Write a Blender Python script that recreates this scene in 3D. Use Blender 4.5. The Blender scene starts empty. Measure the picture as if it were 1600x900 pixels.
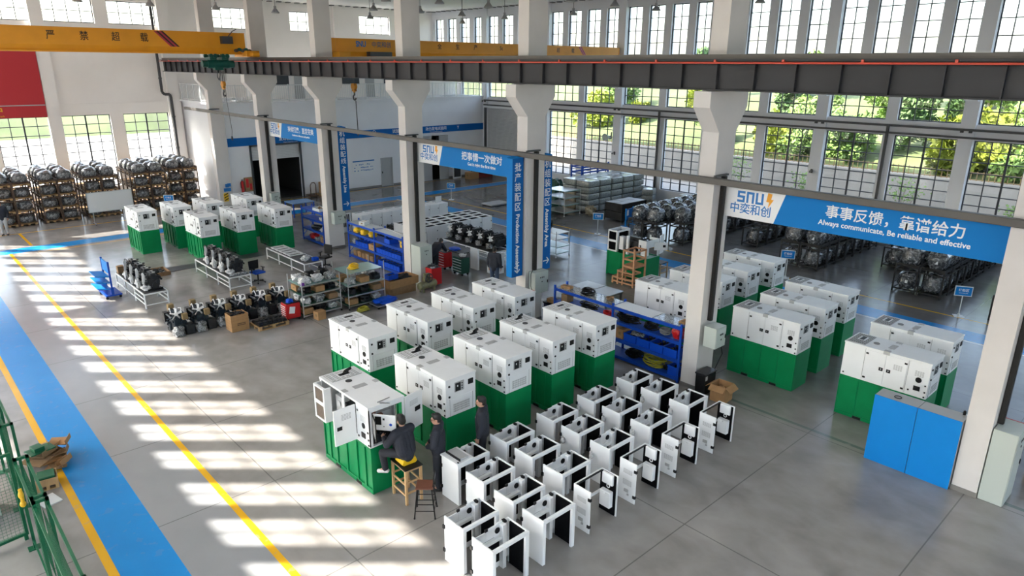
import bpy, bmesh, math, random
from mathutils import Vector, Matrix, Euler, noise
random.seed(7)
SC = bpy.context.scene
COL = SC.collection
# ---------------------------------------------------------------- camera
cam = bpy.data.objects.new('camera', bpy.data.cameras.new('camera'))
COL.objects.link(cam)
_p, _r, _y = math.radians(17.81), math.radians(0.4516), math.radians(42.86)
_f = Vector((math.sin(_y) * math.cos(_p), math.cos(_y) * math.cos(_p), -math.sin(_p)))
_x = Vector((math.cos(_y), -math.sin(_y), 0.0))
_u = _x.cross(_f)
_x2 = _x * math.cos(_r) + _u * math.sin(_r)
_u2 = _u * math.cos(_r) - _x * math.sin(_r)
M = Matrix((_x2, _u2, -_f)).transposed().to_4x4()
M.translation = (0, 0, 8.4)
cam.matrix_world = M
cam.data.sensor_width = 36.0
cam.data.lens = 1082.6 * 36.0 / 1600.0
cam.data.clip_end = 400
SC.camera = cam
# ---------------------------------------------------------------- light
SUN_DIR = Vector((1.0, -0.903, -1.0)).normalized()
sun = bpy.data.objects.new('sun', bpy.data.lights.new('sun', 'SUN'))
COL.objects.link(sun)
sun.data.energy = 13.0
sun.data.angle = 0.012
sun.data.color = (1.0, 0.90, 0.80)
sun.rotation_euler = SUN_DIR.to_track_quat('-Z', 'Y').to_euler()
W = bpy.data.worlds.new('sky')
SC.world = W
W.use_nodes = True
_n = W.node_tree.nodes
_l = W.node_tree.links
_bg = _n['Background']
_sky = _n.new('ShaderNodeTexSky')
_sky.sky_type = 'NISHITA'
_sky.sun_disc = False
_sky.sun_elevation = math.radians(36.6)
_sky.sun_rotation = math.atan2(-1.0, 0.903)
_sky.dust_density = 3.0
_hs = _n.new('ShaderNodeHueSaturation')
_hs.inputs['Saturation'].default_value = 0.75
_l.new(_sky.outputs[0], _hs.inputs['Color'])
_l.new(_hs.outputs[0], _bg.inputs[0])
_bg.inputs[1].default_value = 0.62
W.cycles.sampling_method = 'MANUAL'
W.cycles.sample_map_resolution = 512
SC.view_settings.view_transform = 'Standard'
SC.view_settings.look = 'None'
SC.view_settings.gamma = 1.0
SC.view_settings.use_curve_mapping = False
SC.view_settings.exposure = 1.10
SC.cycles.max_bounces = 10
SC.cycles.diffuse_bounces = 6
SC.cycles.glossy_bounces = 4
SC.cycles.transparent_max_bounces = 12
SC.cycles.sample_clamp_indirect = 8.0
SC.cycles.caustics_reflective = False
SC.cycles.caustics_refractive = False


def portal(name, loc, d, sx, sy):
    a = bpy.data.lights.new(name, 'AREA')
    a.shape = 'RECTANGLE'
    a.size, a.size_y = sx, sy
    a.cycles.is_portal = True
    o = bpy.data.objects.new(name, a)
    COL.objects.link(o)
    o.location = loc
    o.rotation_euler = Vector(d).to_track_quat('-Z', 'Z').to_euler()


XL, XR, YB, YF, ZC = -5.6, 36.81, 49.64, -10.6, 12.55
BAY = 6.68
portal('sky_portal_right', (XR + .6, (YB + YF) / 2, 6.2), (-1, 0, 0), 60, 12.2)
portal('sky_portal_left', (XL - .6, (YB + YF) / 2, 6.2), (1, 0, 0), 60, 12.2)
portal('sky_portal_back', ((XL + XR) / 2, YB + .6, 6.2), (0, -1, 0), 42, 12.2)
portal('sky_portal_front', ((XL + XR) / 2, YF - .6, 6.2), (0, 1, 0), 42, 12.2)


# ---------------------------------------------------------------- materials
def mat(name, col, rough=0.5, metal=0.0, var=0.0, vscale=4.0, bump=0.0, bscale=40.0, spec=0.5, coat=0.0, alpha=None):
    m = bpy.data.materials.new(name)
    m.use_nodes = True
    nt = m.node_tree
    b = nt.nodes['Principled BSDF']
    b.inputs['Base Color'].default_value = (*col, 1)
    b.inputs['Roughness'].default_value = rough
    b.inputs['Metallic'].default_value = metal
    b.inputs['Specular IOR Level'].default_value = spec
    b.inputs['Coat Weight'].default_value = coat
    tc = nt.nodes.new('ShaderNodeTexCoord')
    if var > 0:
        n = nt.nodes.new('ShaderNodeTexNoise')
        n.inputs['Scale'].default_value = vscale
        n.inputs['Detail'].default_value = 5
        nt.links.new(tc.outputs['Object'], n.inputs['Vector'])
        r = nt.nodes.new('ShaderNodeMapRange')
        r.inputs['From Min'].default_value = 0.3
        r.inputs['From Max'].default_value = 0.7
        r.inputs['To Min'].default_value = 1 - var
        r.inputs['To Max'].default_value = 1 + var
        nt.links.new(n.outputs['Fac'], r.inputs['Value'])
        mx = nt.nodes.new('ShaderNodeVectorMath')
        mx.operation = 'SCALE'
        mx.inputs[0].default_value = col
        nt.links.new(r.outputs[0], mx.inputs['Scale'])
        nt.links.new(mx.outputs[0], b.inputs['Base Color'])
    if bump > 0:
        n2 = nt.nodes.new('ShaderNodeTexNoise')
        n2.inputs['Scale'].default_value = bscale
        n2.inputs['Detail'].default_value = 3
        nt.links.new(tc.outputs['Object'], n2.inputs['Vector'])
        bp = nt.nodes.new('ShaderNodeBump')
        bp.inputs['Strength'].default_value = bump
        bp.inputs['Distance'].default_value = 0.02
        nt.links.new(n2.outputs['Fac'], bp.inputs['Height'])
        nt.links.new(bp.outputs[0], b.inputs['Normal'])
    return m


def film_mat(name, dark, light, lo, hi, scale, rough=0.22, bump=0.9):
    """crinkled plastic film over a dark engine"""
    m = mat(name, dark, rough, bump=bump, bscale=scale * 1.6, coat=0.5)
    nt = m.node_tree
    b = nt.nodes['Principled BSDF']
    tc = nt.nodes['Texture Coordinate']
    n = nt.nodes.new('ShaderNodeTexNoise')
    n.inputs['Scale'].default_value = scale
    n.inputs['Detail'].default_value = 4
    n.inputs['Distortion'].default_value = 2.5
    nt.links.new(tc.outputs['Object'], n.inputs['Vector'])
    r = nt.nodes.new('ShaderNodeValToRGB')
    r.color_ramp.elements[0].position = lo
    r.color_ramp.elements[0].color = (*dark, 1)
    r.color_ramp.elements[1].position = hi
    r.color_ramp.elements[1].color = (*light, 1)
    nt.links.new(n.outputs['Fac'], r.inputs['Fac'])
    nt.links.new(r.outputs[0], b.inputs['Base Color'])
    return m


def glass_mat():
    m = bpy.data.materials.new('window_glass')
    m.use_nodes = True
    nt = m.node_tree
    nt.nodes.remove(nt.nodes['Principled BSDF'])
    out = nt.nodes['Material Output']
    t = nt.nodes.new('ShaderNodeBsdfTransparent')
    t.inputs[0].default_value = (0.93, 0.95, 0.95, 1)
    g = nt.nodes.new('ShaderNodeBsdfGlossy')
    g.inputs['Roughness'].default_value = 0.02
    lw = nt.nodes.new('ShaderNodeLayerWeight')
    pw = nt.nodes.new('ShaderNodeMath')
    pw.operation = 'POWER'
    pw.inputs[1].default_value = 4.0
    nt.links.new(lw.outputs['Facing'], pw.inputs[0])
    fr = nt.nodes.new('ShaderNodeMath')
    fr.operation = 'MULTIPLY_ADD'
    fr.inputs[1].default_value = 0.6
    fr.inputs[2].default_value = 0.02
    nt.links.new(pw.outputs[0], fr.inputs[0])
    mx = nt.nodes.new('ShaderNodeMixShader')
    nt.links.new(fr.outputs[0], mx.inputs[0])
    nt.links.new(t.outputs[0], mx.inputs[1])
    nt.links.new(g.outputs[0], mx.inputs[2])
    nt.links.new(mx.outputs[0], out.inputs[0])
    return m


def floor_mat():
    m = bpy.data.materials.new('polished_concrete')
    m.use_nodes = True
    nt = m.node_tree
    L = nt.links
    b = nt.nodes['Principled BSDF']
    tc = nt.nodes.new('ShaderNodeTexCoord')
    sep = nt.nodes.new('ShaderNodeSeparateXYZ')
    L.new(tc.outputs['Object'], sep.inputs[0])
    X, Y = sep.outputs[0], sep.outputs[1]

    def math_(op, a, c, clamp=False):
        n = nt.nodes.new('ShaderNodeMath')
        n.operation = op
        n.use_clamp = clamp
        for i, v in enumerate((a, c)):
            if v is None:
                continue
            if hasattr(v, 'links'):
                L.new(v, n.inputs[i])
            else:
                n.inputs[i].default_value = v
        return n.outputs[0]

    def band(c, a0, a1):
        return math_('MULTIPLY', math_('GREATER_THAN', c, a0), math_('LESS_THAN', c, a1))

    def noise_(scale, det, dist=0.0, sx=1, sy=1):
        mp = nt.nodes.new('ShaderNodeMapping')
        mp.inputs['Scale'].default_value = (sx, sy, 1)
        L.new(tc.outputs['Object'], mp.inputs[0])
        n = nt.nodes.new('ShaderNodeTexNoise')
        n.inputs['Scale'].default_value = scale
        n.inputs['Detail'].default_value = det
        n.inputs['Distortion'].default_value = dist
        L.new(mp.outputs[0], n.inputs['Vector'])
        return n.outputs['Fac']

    def mixc(fac, a, c):
        n = nt.nodes.new('ShaderNodeMix')
        n.data_type = 'RGBA'
        for sock, v in ((n.inputs[0], fac), (n.inputs[6], a), (n.inputs[7], c)):
            if hasattr(v, 'links'):
                L.new(v, sock)
            elif isinstance(v, tuple):
                sock.default_value = (*v, 1)
            else:
                sock.default_value = v
        return n.outputs[2]

    big = noise_(0.35, 6, 0.6)
    fine = noise_(1.6, 7, 0.25, 1.0, 0.7)
    r1 = nt.nodes.new('ShaderNodeValToRGB')
    r1.color_ramp.elements[0].position = 0.33
    r1.color_ramp.elements[0].color = (0.228, 0.216, 0.206, 1)
    r1.color_ramp.elements[1].position = 0.66
    r1.color_ramp.elements[1].color = (0.365, 0.35, 0.337, 1)
    L.new(math_('ADD', math_('MULTIPLY', big, 0.42), math_('MULTIPLY', fine, 0.58)), r1.inputs[0])
    col = r1.outputs[0]
    # same concrete, colour darkened to stand in for weaker light in the right bay
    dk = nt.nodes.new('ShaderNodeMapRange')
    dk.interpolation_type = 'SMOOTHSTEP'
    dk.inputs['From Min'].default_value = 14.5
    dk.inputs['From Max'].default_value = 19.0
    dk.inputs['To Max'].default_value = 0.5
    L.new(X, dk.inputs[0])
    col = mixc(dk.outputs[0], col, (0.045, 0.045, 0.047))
    # smoother grey coating beside the walkway in the near bay
    coat = band(X, 2.67, 4.0)
    col = mixc(math_('MULTIPLY', coat, 0.75), col, (0.30, 0.315, 0.34))
    # joints
    def joint(c, off, pitch):
        a = math_('PINGPONG', math_('SUBTRACT', c, off), pitch / 2)
        return math_('LESS_THAN', a, 0.012)
    jt = math_('MAXIMUM', joint(Y, 2.69, 3.335), joint(X, 4.98, 5.2))
    col = mixc(math_('MULTIPLY', jt, 0.55), col, (0.06, 0.06, 0.06))
    # wear for the paint
    wear = noise_(5.0, 6, 0.5)
    wr = nt.nodes.new('ShaderNodeMapRange')
    wr.inputs['From Min'].default_value = 0.25
    wr.inputs['From Max'].default_value = 0.38
    L.new(wear, wr.inputs[0])
    w_ = wr.outputs[0]
    pv = noise_(0.8, 4)
    blue = mixc(pv, (0.012, 0.225, 0.60), (0.018, 0.29, 0.72))
    far_gap = math_('LESS_THAN', Y, 38.1)
    b1 = math_('MULTIPLY', band(X, 1.77, 2.67), far_gap)
    b2 = math_('MULTIPLY', band(Y, 38.05, 39.05), math_('GREATER_THAN', X, 1.77))
    b3 = math_('MULTIPLY', band(X, 25.1, 26.1), far_gap)
    bl = math_('MAXIMUM', math_('MAXIMUM', b1, b2), b3)
    col = mixc(math_('MULTIPLY', bl, math_('MAXIMUM', w_, 0.9)), col, blue)
    yel = mixc(pv, (0.72, 0.36, 0.015), (0.80, 0.46, 0.02))
    y1 = math_('MULTIPLY', band(X, 1.62, 1.765), far_gap)
    y2 = math_('MULTIPLY', band(X, 3.93, 4.06), far_gap)
    y3 = math_('MULTIPLY', band(X, 27.30, 27.40), far_gap)
    y4 = band(Y, 42.5, 42.6)
    y5 = math_('MULTIPLY', band(Y, 37.62, 37.70), math_('GREATER_THAN', X, 5.0))
    y6 = math_('MULTIPLY', band(Y, 39.35, 42.5), band(X, 4.95, 5.07))
    yl = y1
    for q in (y2, y3, y4, y5, y6):
        yl = math_('MAXIMUM', yl, q)
    col = mixc(math_('MULTIPLY', yl, math_('MAXIMUM', w_, 0.75)), col, yel)
    teal = math_('MULTIPLY', band(X, 15.54, 15.65), math_('LESS_THAN', Y, 9.0))
    col = mixc(math_('MULTIPLY', teal, math_('MULTIPLY', w_, 0.6)), col, (0.06, 0.12, 0.105))
    wl = math_('MAXIMUM', math_('MULTIPLY', band(X, 24.97, 25.06), far_gap), math_('MULTIPLY', band(Y, 39.05, 39.14), math_('GREATER_THAN', X, 16)))
    col = mixc(math_('MULTIPLY', wl, w_), col, (0.62, 0.62, 0.6))
    L.new(col, b.inputs['Base Color'])
    rr = nt.nodes.new('ShaderNodeMapRange')
    rr.inputs['To Min'].default_value = 0.15
    rr.inputs['To Max'].default_value = 0.25
    L.new(math_('ADD', math_('MULTIPLY', fine, 0.6), math_('MULTIPLY', big, 0.4)), rr.inputs[0])
    L.new(math_('ADD', rr.outputs[0], math_('MULTIPLY', bl, 0.01)), b.inputs['Roughness'])
    sp = nt.nodes.new('ShaderNodeMapRange')
    sp.inputs['To Min'].default_value = 0.5
    sp.inputs['To Max'].default_value = 0.22
    L.new(math_('MAXIMUM', bl, yl), sp.inputs[0])
    L.new(sp.outputs[0], b.inputs['Specular IOR Level'])
    bp = nt.nodes.new('ShaderNodeBump')
    bp.inputs['Strength'].default_value = 0.04
    bp.inputs['Distance'].default_value = 0.01
    L.new(fine, bp.inputs['Height'])
    L.new(bp.outputs[0], b.inputs['Normal'])
    return m


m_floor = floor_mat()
m_glass = glass_mat()
m_wall = mat('white_wall_paint', (0.90, 0.875, 0.855), 0.75, var=0.03, vscale=0.6)
m_wallb = mat('cool_white_wall_paint', (0.82, 0.835, 0.87), 0.75, var=0.03, vscale=0.6)
m_colm = mat('column_plaster', (0.64, 0.615, 0.60), 0.7, var=0.04, vscale=1.2)
m_ceil = mat('ceiling_paint', (0.80, 0.80, 0.79), 0.8)
m_sash = mat('dark_window_metal', (0.035, 0.042, 0.055), 0.5)
m_plinth = mat('grey_plinth', (0.20, 0.19, 0.18), 0.6)
m_white = mat('white_powder_coat', (0.82, 0.84, 0.86), 0.42, var=0.02, vscale=3, spec=0.3)
m_green = mat('green_enamel', (0.003, 0.215, 0.070), 0.38, var=0.08, vscale=2.5, spec=0.18)
m_blk = mat('black_plastic', (0.007, 0.007, 0.008), 0.45, spec=0.3)
m_foam = mat('black_foam', (0.004, 0.004, 0.005), 0.95, bump=0.2, bscale=60, spec=0.1)
m_dgrey = mat('dark_grey_steel', (0.060, 0.062, 0.068), 0.45, metal=0.2)
m_beam = mat('grey_steel_beam', (0.034, 0.035, 0.040), 0.55, var=0.12, vscale=1.0, spec=0.3)
m_duct = mat('dark_duct_steel', (0.026, 0.024, 0.023), 0.5, spec=0.3)
m_rail = mat('brown_grey_steel', (0.085, 0.078, 0.072), 0.45, var=0.15, vscale=1.0)
m_grey = mat('light_grey_panel', (0.42, 0.43, 0.44), 0.45)
m_mid = mat('mid_grey_plastic', (0.20, 0.20, 0.205), 0.5)
m_steel = mat('zinc_steel', (0.50, 0.51, 0.52), 0.32, metal=0.9)
m_yel = mat('crane_yellow', (0.74, 0.31, 0.010), 0.42, var=0.06, vscale=1.5)
m_yplas = mat('yellow_plastic', (0.80, 0.50, 0.01), 0.4)
m_red = mat('red_enamel', (0.52, 0.012, 0.015), 0.35)
m_banner = mat('red_banner_cloth', (0.50, 0.030, 0.040), 0.7)
m_blue = mat('blue_rack_paint', (0.008, 0.065, 0.42), 0.45, var=0.08, spec=0.25)
m_bbin = mat('blue_bin_plastic', (0.006, 0.075, 0.55), 0.42, spec=0.25)
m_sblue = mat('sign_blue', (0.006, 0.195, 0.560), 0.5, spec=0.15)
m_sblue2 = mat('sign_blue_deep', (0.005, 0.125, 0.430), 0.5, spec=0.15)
m_panelblue = mat('light_blue_panel', (0.005, 0.215, 0.62), 0.5, var=0.02, spec=0.2)
m_letter = mat('white_lettering', (0.82, 0.84, 0.86), 0.5)
m_lblue = mat('blue_lettering', (0.010, 0.170, 0.50), 0.5)
m_ldark = mat('dark_lettering', (0.03, 0.015, 0.008), 0.5)
m_lyel = mat('gold_lettering', (0.80, 0.45, 0.02), 0.5)
m_orange = mat('orange_bolt', (0.85, 0.36, 0.01), 0.45)
m_card = mat('brown_cardboard', (0.40, 0.225, 0.10), 0.85, var=0.08, vscale=8)
m_cardd = mat('dull_cardboard', (0.27, 0.165, 0.085), 0.85, var=0.12, vscale=8)
m_wood = mat('pale_timber', (0.52, 0.33, 0.16), 0.6, var=0.12, vscale=6)
m_pal = mat('pallet_wood', (0.44, 0.28, 0.13), 0.75, var=0.15, vscale=6)
m_redw = mat('reddish_timber', (0.56, 0.29, 0.15), 0.6, var=0.12, vscale=6)
m_seat = mat('brown_seat_wood', (0.16, 0.055, 0.03), 0.5, var=0.15)
m_cage = mat('black_cage_steel', (0.018, 0.016, 0.016), 0.55)
m_cageb = mat('brown_cage_steel', (0.075, 0.040, 0.025), 0.6)
m_film = film_mat('film_over_engine', (0.042, 0.046, 0.053), (0.46, 0.48, 0.51), 0.45, 0.78, 4.5, 0.26, 0.8)  # pale streaks mix film haze with glints painted into the colour
m_filmb = film_mat('pale_film_over_engine', (0.055, 0.058, 0.065), (0.52, 0.53, 0.55), 0.44, 0.78, 4.0, 0.30, 0.6)  # film haze and painted wrinkle glints, slightly paler
m_filmw = film_mat('white_plastic_film', (0.35, 0.36, 0.37), (0.75, 0.76, 0.77), 0.35, 0.65, 9.0, 0.3)
m_clear = film_mat('grey_plastic_film', (0.10, 0.105, 0.11), (0.50, 0.52, 0.54), 0.4, 0.68, 9.0, 0.25)
m_foil = film_mat('silver_bale_foil', (0.15, 0.17, 0.165), (0.34, 0.37, 0.36), 0.3, 0.7, 6.0, 0.35, 0.6)
m_foilb = film_mat('brown_bale_foil', (0.22, 0.18, 0.11), (0.36, 0.31, 0.21), 0.3, 0.7, 6.0, 0.4, 0.6)
m_eng = mat('engine_black', (0.012, 0.014, 0.018), 0.4, var=0.3, vscale=20, bump=0.4, bscale=60)
m_engb = mat('engine_blue_black', (0.010, 0.020, 0.032), 0.38, var=0.3, vscale=20)
m_silver = mat('cast_aluminium', (0.48, 0.48, 0.47), 0.4, metal=0.6)
m_fan = mat('white_fan_plastic', (0.72, 0.73, 0.74), 0.45)
m_boxb = mat('khaki_carton', (0.24, 0.165, 0.075), 0.8, var=0.12, vscale=10)
m_skin = mat('skin', (0.52, 0.29, 0.20), 0.5)
m_hair = mat('black_hair', (0.010, 0.009, 0.009), 0.5, bump=0.4, bscale=120)
m_jack = mat('navy_jacket', (0.017, 0.020, 0.032), 0.8, var=0.15, vscale=8, bump=0.25, bscale=25)
m_trou = mat('dark_trousers', (0.016, 0.018, 0.026), 0.85, bump=0.25, bscale=25)
m_jean = mat('blue_jeans', (0.045, 0.070, 0.12), 0.85, var=0.15)
m_shoe = mat('white_shoe', (0.62, 0.62, 0.62), 0.6)
m_shoeb = mat('black_shoe', (0.012, 0.012, 0.012), 0.5)
m_hoist = mat('hoist_green', (0.004, 0.075, 0.058), 0.35)
m_hook = mat('hook_orange', (0.55, 0.23, 0.02), 0.45)
m_fence = mat('fence_green', (0.004, 0.110, 0.048), 0.35, var=0.1)
m_cab = mat('pale_green_grey_enamel', (0.47, 0.52, 0.49), 0.42)
m_dgreen = mat('dark_green_enamel', (0.008, 0.070, 0.045), 0.4)
m_olive = mat('olive_enamel', (0.20, 0.19, 0.10), 0.45, var=0.2, vscale=12)
m_aqua = mat('aqua_glass_sheet', (0.22, 0.36, 0.34), 0.12)
m_sheet = mat('grey_sheet_metal', (0.52, 0.54, 0.55), 0.22, metal=0.3)
m_pvc = mat('pale_white_sheet', (0.70, 0.72, 0.73), 0.3)
m_mesh = mat('brown_radiator_mesh', (0.115, 0.085, 0.065), 0.6, bump=0.5, bscale=200)
m_bark = mat('bark', (0.20, 0.16, 0.12), 0.9)
m_leaf = mat('leaf_green', (0.13, 0.22, 0.045), 0.7, var=0.35, vscale=1.5)
m_leafy = mat('leaf_yellow_green', (0.27, 0.32, 0.035), 0.7, var=0.3, vscale=1.5)
m_leafd = mat('leaf_deep_green', (0.075, 0.14, 0.04), 0.7, var=0.35, vscale=1.5)
m_hill = mat('hillside_earth_and_grass', (0.095, 0.125, 0.045), 0.95, var=0.4, vscale=0.12)
m_yard = mat('yard_concrete', (0.33, 0.315, 0.29), 0.85, var=0.1, vscale=0.3)
m_retw = mat('retaining_wall_render', (0.31, 0.295, 0.27), 0.9, var=0.10, vscale=0.5)
m_shut = mat('grey_shutter', (0.62, 0.63, 0.64), 0.45)
m_dark = mat('dim_workshop_interior', (0.05, 0.05, 0.05), 0.8)  # dark colour stands in for the shade inside the workshop
m_lampm = mat('lamp_aluminium', (0.35, 0.35, 0.36), 0.4, metal=0.3)
m_pipe = mat('dark_drain_pipe', (0.05, 0.05, 0.055), 0.5)
m_purple = mat('purple_bag', (0.22, 0.05, 0.42), 0.6)
m_yellg = mat('yellow_green_cable', (0.36, 0.34, 0.03), 0.6)


# ---------------------------------------------------------------- mesh builder
class MB:
    def __init__(s):
        s.v, s.f, s.m = [], [], []
        s.x = None

    def add(s, vs, fs, m=0):
        b = len(s.v)
        if s.x is not None:
            vs = [s.x @ Vector(q) for q in vs]
        s.v += [tuple(q) for q in vs]
        s.f += [tuple(i + b for i in q) for q in fs]
        s.m += [m] * len(fs)
        return s

    def box(s, x0, y0, z0, x1, y1, z1, m=0):
        return s.add([(x0, y0, z0), (x1, y0, z0), (x1, y1, z0), (x0, y1, z0), (x0, y0, z1), (x1, y0, z1), (x1, y1, z1), (x0, y1, z1)],
                     [(0, 3, 2, 1), (4, 5, 6, 7), (0, 1, 5, 4), (1, 2, 6, 5), (2, 3, 7, 6), (3, 0, 4, 7)], m)

    def bar(s, p0, p1, w, h=None, m=0, up=(0, 0, 1)):
        h = w if h is None else h
        p0, p1 = Vector(p0), Vector(p1)
        d = (p1 - p0).normalized()
        u = Vector(up)
        if abs(d.dot(u)) > 0.98:
            u = Vector((0, 1, 0))
        a = d.cross(u).normalized() * (w / 2)
        c = a.cross(d).normalized() * (h / 2)
        vs = [p + i * a + j * c for p in (p0, p1) for i, j in ((-1, -1), (1, -1), (1, 1), (-1, 1))]
        return s.add(vs, [(0, 1, 2, 3), (7, 6, 5, 4), (0, 4, 5, 1), (1, 5, 6, 2), (2, 6, 7, 3), (3, 7, 4, 0)], m)

    def tube(s, p0, p1, r, n=8, m=0, r2=None, cap=True):
        r2 = r if r2 is None else r2
        p0, p1 = Vector(p0), Vector(p1)
        d = (p1 - p0).normalized()
        a = d.orthogonal().normalized()
        c = d.cross(a)
        vs = []
        for p, q in ((p0, r), (p1, r2)):
            for i in range(n):
                t = 2 * math.pi * i / n
                vs.append(p + (a * math.cos(t) + c * math.sin(t)) * q)
        fs = [(i, (i + 1) % n, n + (i + 1) % n, n + i) for i in range(n)]
        if cap:
            fs += [tuple(reversed(range(n))), tuple(range(n, 2 * n))]
        return s.add(vs, fs, m)

    def path(s, pts, r, n=6, m=0):
        for a, b in zip(pts[:-1], pts[1:]):
            s.tube(a, b, r, n, m)
        return s

    def ell(s, c, r, nu=12, nv=8, m=0, pw=1.0):
        c = Vector(c)
        r = (r, r, r) if not hasattr(r, '__len__') else r
        sg = lambda t: math.copysign(abs(t) ** pw, t)
        vs = [(c.x, c.y, c.z - r[2])]
        for j in range(1, nv):
            ph = -math.pi / 2 + math.pi * j / nv
            for i in range(nu):
                t = 2 * math.pi * i / nu
                vs.append((c.x + r[0] * sg(math.cos(ph)) * sg(math.cos(t)), c.y + r[1] * sg(math.cos(ph)) * sg(math.sin(t)), c.z + r[2] * sg(math.sin(ph))))
        vs.append((c.x, c.y, c.z + r[2]))
        fs = [(0, 1 + (i + 1) % nu, 1 + i) for i in range(nu)]
        for j in range(nv - 2):
            o = 1 + j * nu
            fs += [(o + i, o + (i + 1) % nu, o + nu + (i + 1) % nu, o + nu + i) for i in range(nu)]
        o = 1 + (nv - 2) * nu
        k = len(vs) - 1
        fs += [(o + i, o + (i + 1) % nu, k) for i in range(nu)]
        return s.add(vs, fs, m)

    def prism(s, pts, ax, a, b, m=0):
        """polygon pts (counter-clockwise in the two remaining axes) extruded along ax from a to b"""
        n = len(pts)
        def P(u, v, w):
            return (w, u, v) if ax == 0 else (u, w, v) if ax == 1 else (u, v, w)
        vs = [P(u, v, a) for u, v in pts] + [P(u, v, b) for u, v in pts]
        fs = [(i, (i + 1) % n, n + (i + 1) % n, n + i) for i in range(n)] + [tuple(reversed(range(n))), tuple(range(n, 2 * n))]
        if ax == 1:
            fs = [tuple(reversed(q)) for q in fs]
        return s.add(vs, fs, m)

    def torus(s, c, R, r, n=20, k=8, ax=2, m=0):
        vs = []
        for i in range(n):
            t = 2 * math.pi * i / n
            for j in range(k):
                q = 2 * math.pi * j / k
                u, v, w = (R + r * math.cos(q)) * math.cos(t), (R + r * math.cos(q)) * math.sin(t), r * math.sin(q)
                p = (u, v, w) if ax == 2 else (u, w, v) if ax == 1 else (w, u, v)
                vs.append((c[0] + p[0], c[1] + p[1], c[2] + p[2]))
        fs = [(i * k + j, ((i + 1) % n) * k + j, ((i + 1) % n) * k + (j + 1) % k, i * k + (j + 1) % k) for i in range(n) for j in range(k)]
        return s.add(vs, fs, m)

    def make(s, name, mats, parent=None, smooth=None, bevel=0.0, loc=None):
        me = bpy.data.meshes.new(name)
        me.from_pydata(s.v, [], s.f)
        for q in (mats if isinstance(mats, (list, tuple)) else [mats]):
            me.materials.append(q)
        me.polygons.foreach_set('material_index', s.m)
        if bevel > 0:
            bm = bmesh.new()
            bm.from_mesh(me)
            es = [e for e in bm.edges if len(e.link_faces) == 2 and e.calc_face_angle(0) > 0.7]
            bmesh.ops.bevel(bm, geom=es, offset=bevel, segments=1, affect='EDGES', profile=0.7)
            bm.to_mesh(me)
            bm.free()
        if smooth:
            me.polygons.foreach_set('use_smooth', [True] * len(me.polygons))
            me.set_sharp_from_angle(angle=math.radians(smooth))
        me.update()
        o = bpy.data.objects.new(name, me)
        COL.objects.link(o)
        if parent:
            o.parent = parent
        if loc:
            o.location = loc
        return o


def tag(o, label=None, cat=None, group=None, kind=None):
    for k, v in (('label', label), ('category', cat), ('group', group), ('kind', kind)):
        if v:
            o[k] = v
    return o


def thing(name, label, cat, loc=(0, 0, 0), rz=0.0, group=None):
    o = bpy.data.objects.new(name, None)
    o.empty_display_size = 0.1
    COL.objects.link(o)
    o.location = loc
    o.rotation_euler = (0, 0, rz)
    return tag(o, label, cat, group)


def dup(o, loc=None, rz=None, label=None, group=None, parent=None):
    c = o.copy()
    COL.objects.link(c)
    c.parent = parent
    if loc is not None:
        c.location = loc
    if rz is not None:
        c.rotation_euler = (0, 0, rz)
    if label:
        c['label'] = label
    if group:
        c['group'] = group
    for ch in list(o.children):
        dup(ch, parent=c)
    return c


class Stamp:
    """first use moves the prototype itself, later uses copy it"""
    def __init__(s, proto):
        s.p, s.used = proto, False

    def put(s, loc, rz=0.0, label=None, group=None):
        if not s.used:
            s.used = True
            o = s.p
            o.location = loc
            o.rotation_euler = (0, 0, rz)
            if label:
                o['label'] = label
            if group:
                o['group'] = group
            return o
        return dup(s.p, loc, rz, label, group)


def struct(o):
    o['kind'] = 'structure'
    return o


def text(name, s, size, m, parent, loc, rot, align='LEFT', sx=1.0, bold=0.0, spacing=1.0, ext=0.002, line=1.0):
    """lettering as a mesh; rot is a 3x3 matrix taking (right, up, out) of the text to the world"""
    c = bpy.data.curves.new(name, 'FONT')
    c.body = s
    c.size = size
    c.extrude = ext
    c.align_x = align
    c.align_y = 'CENTER'
    c.offset = bold
    c.space_character = spacing
    c.space_line = line
    c.resolution_u = 3
    t = bpy.data.objects.new(name, c)
    COL.objects.link(t)
    bpy.context.view_layer.update()
    dg = bpy.context.evaluated_depsgraph_get()
    me = bpy.data.meshes.new_from_object(t.evaluated_get(dg))
    bpy.data.objects.remove(t)
    bpy.data.curves.remove(c)
    me.name = name
    me.materials.clear()
    me.materials.append(m)
    for v in me.vertices:
        v.co.x *= sx
    o = bpy.data.objects.new(name, me)
    COL.objects.link(o)
    if parent:
        o.parent = parent
    mw = rot.to_4x4()
    mw.translation = loc
    o.matrix_local = mw
    return o


# text frames: columns are right, up, out
FACE_NY = Matrix(((1, 0, 0), (0, 0, -1), (0, 1, 0)))      # reads from -Y, right = +X
FACE_NX = Matrix(((0, 0, -1), (-1, 0, 0), (0, 1, 0)))     # reads from -X, right = -Y
ORD = ['first', 'second', 'third', 'fourth', 'fifth', 'sixth', 'seventh', 'eighth', 'ninth', 'tenth', 'eleventh', 'twelfth']
# ================================================================ SETTING
mb = MB()
mb.box(XL - .4, YF - .4, -.3, XR + .4, YB + .4, 0)
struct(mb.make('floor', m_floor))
mb = MB()
mb.box(XL - .4, YF - .4, ZC, XR + .4, YB + .4, ZC + .3)
for i in range(30):
    x = 16.5 + i * .68
    mb.box(x, YB - .35, ZC - .07, x + .26, YB, ZC - .01, 1)
for i in range(70):
    y = YB - i * .68 - .5
    mb.box(XR - .3, y, ZC - .07, XR, y + .26, ZC - .01, 1)
struct(mb.make('ceiling', [m_ceil, m_mid]))


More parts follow.
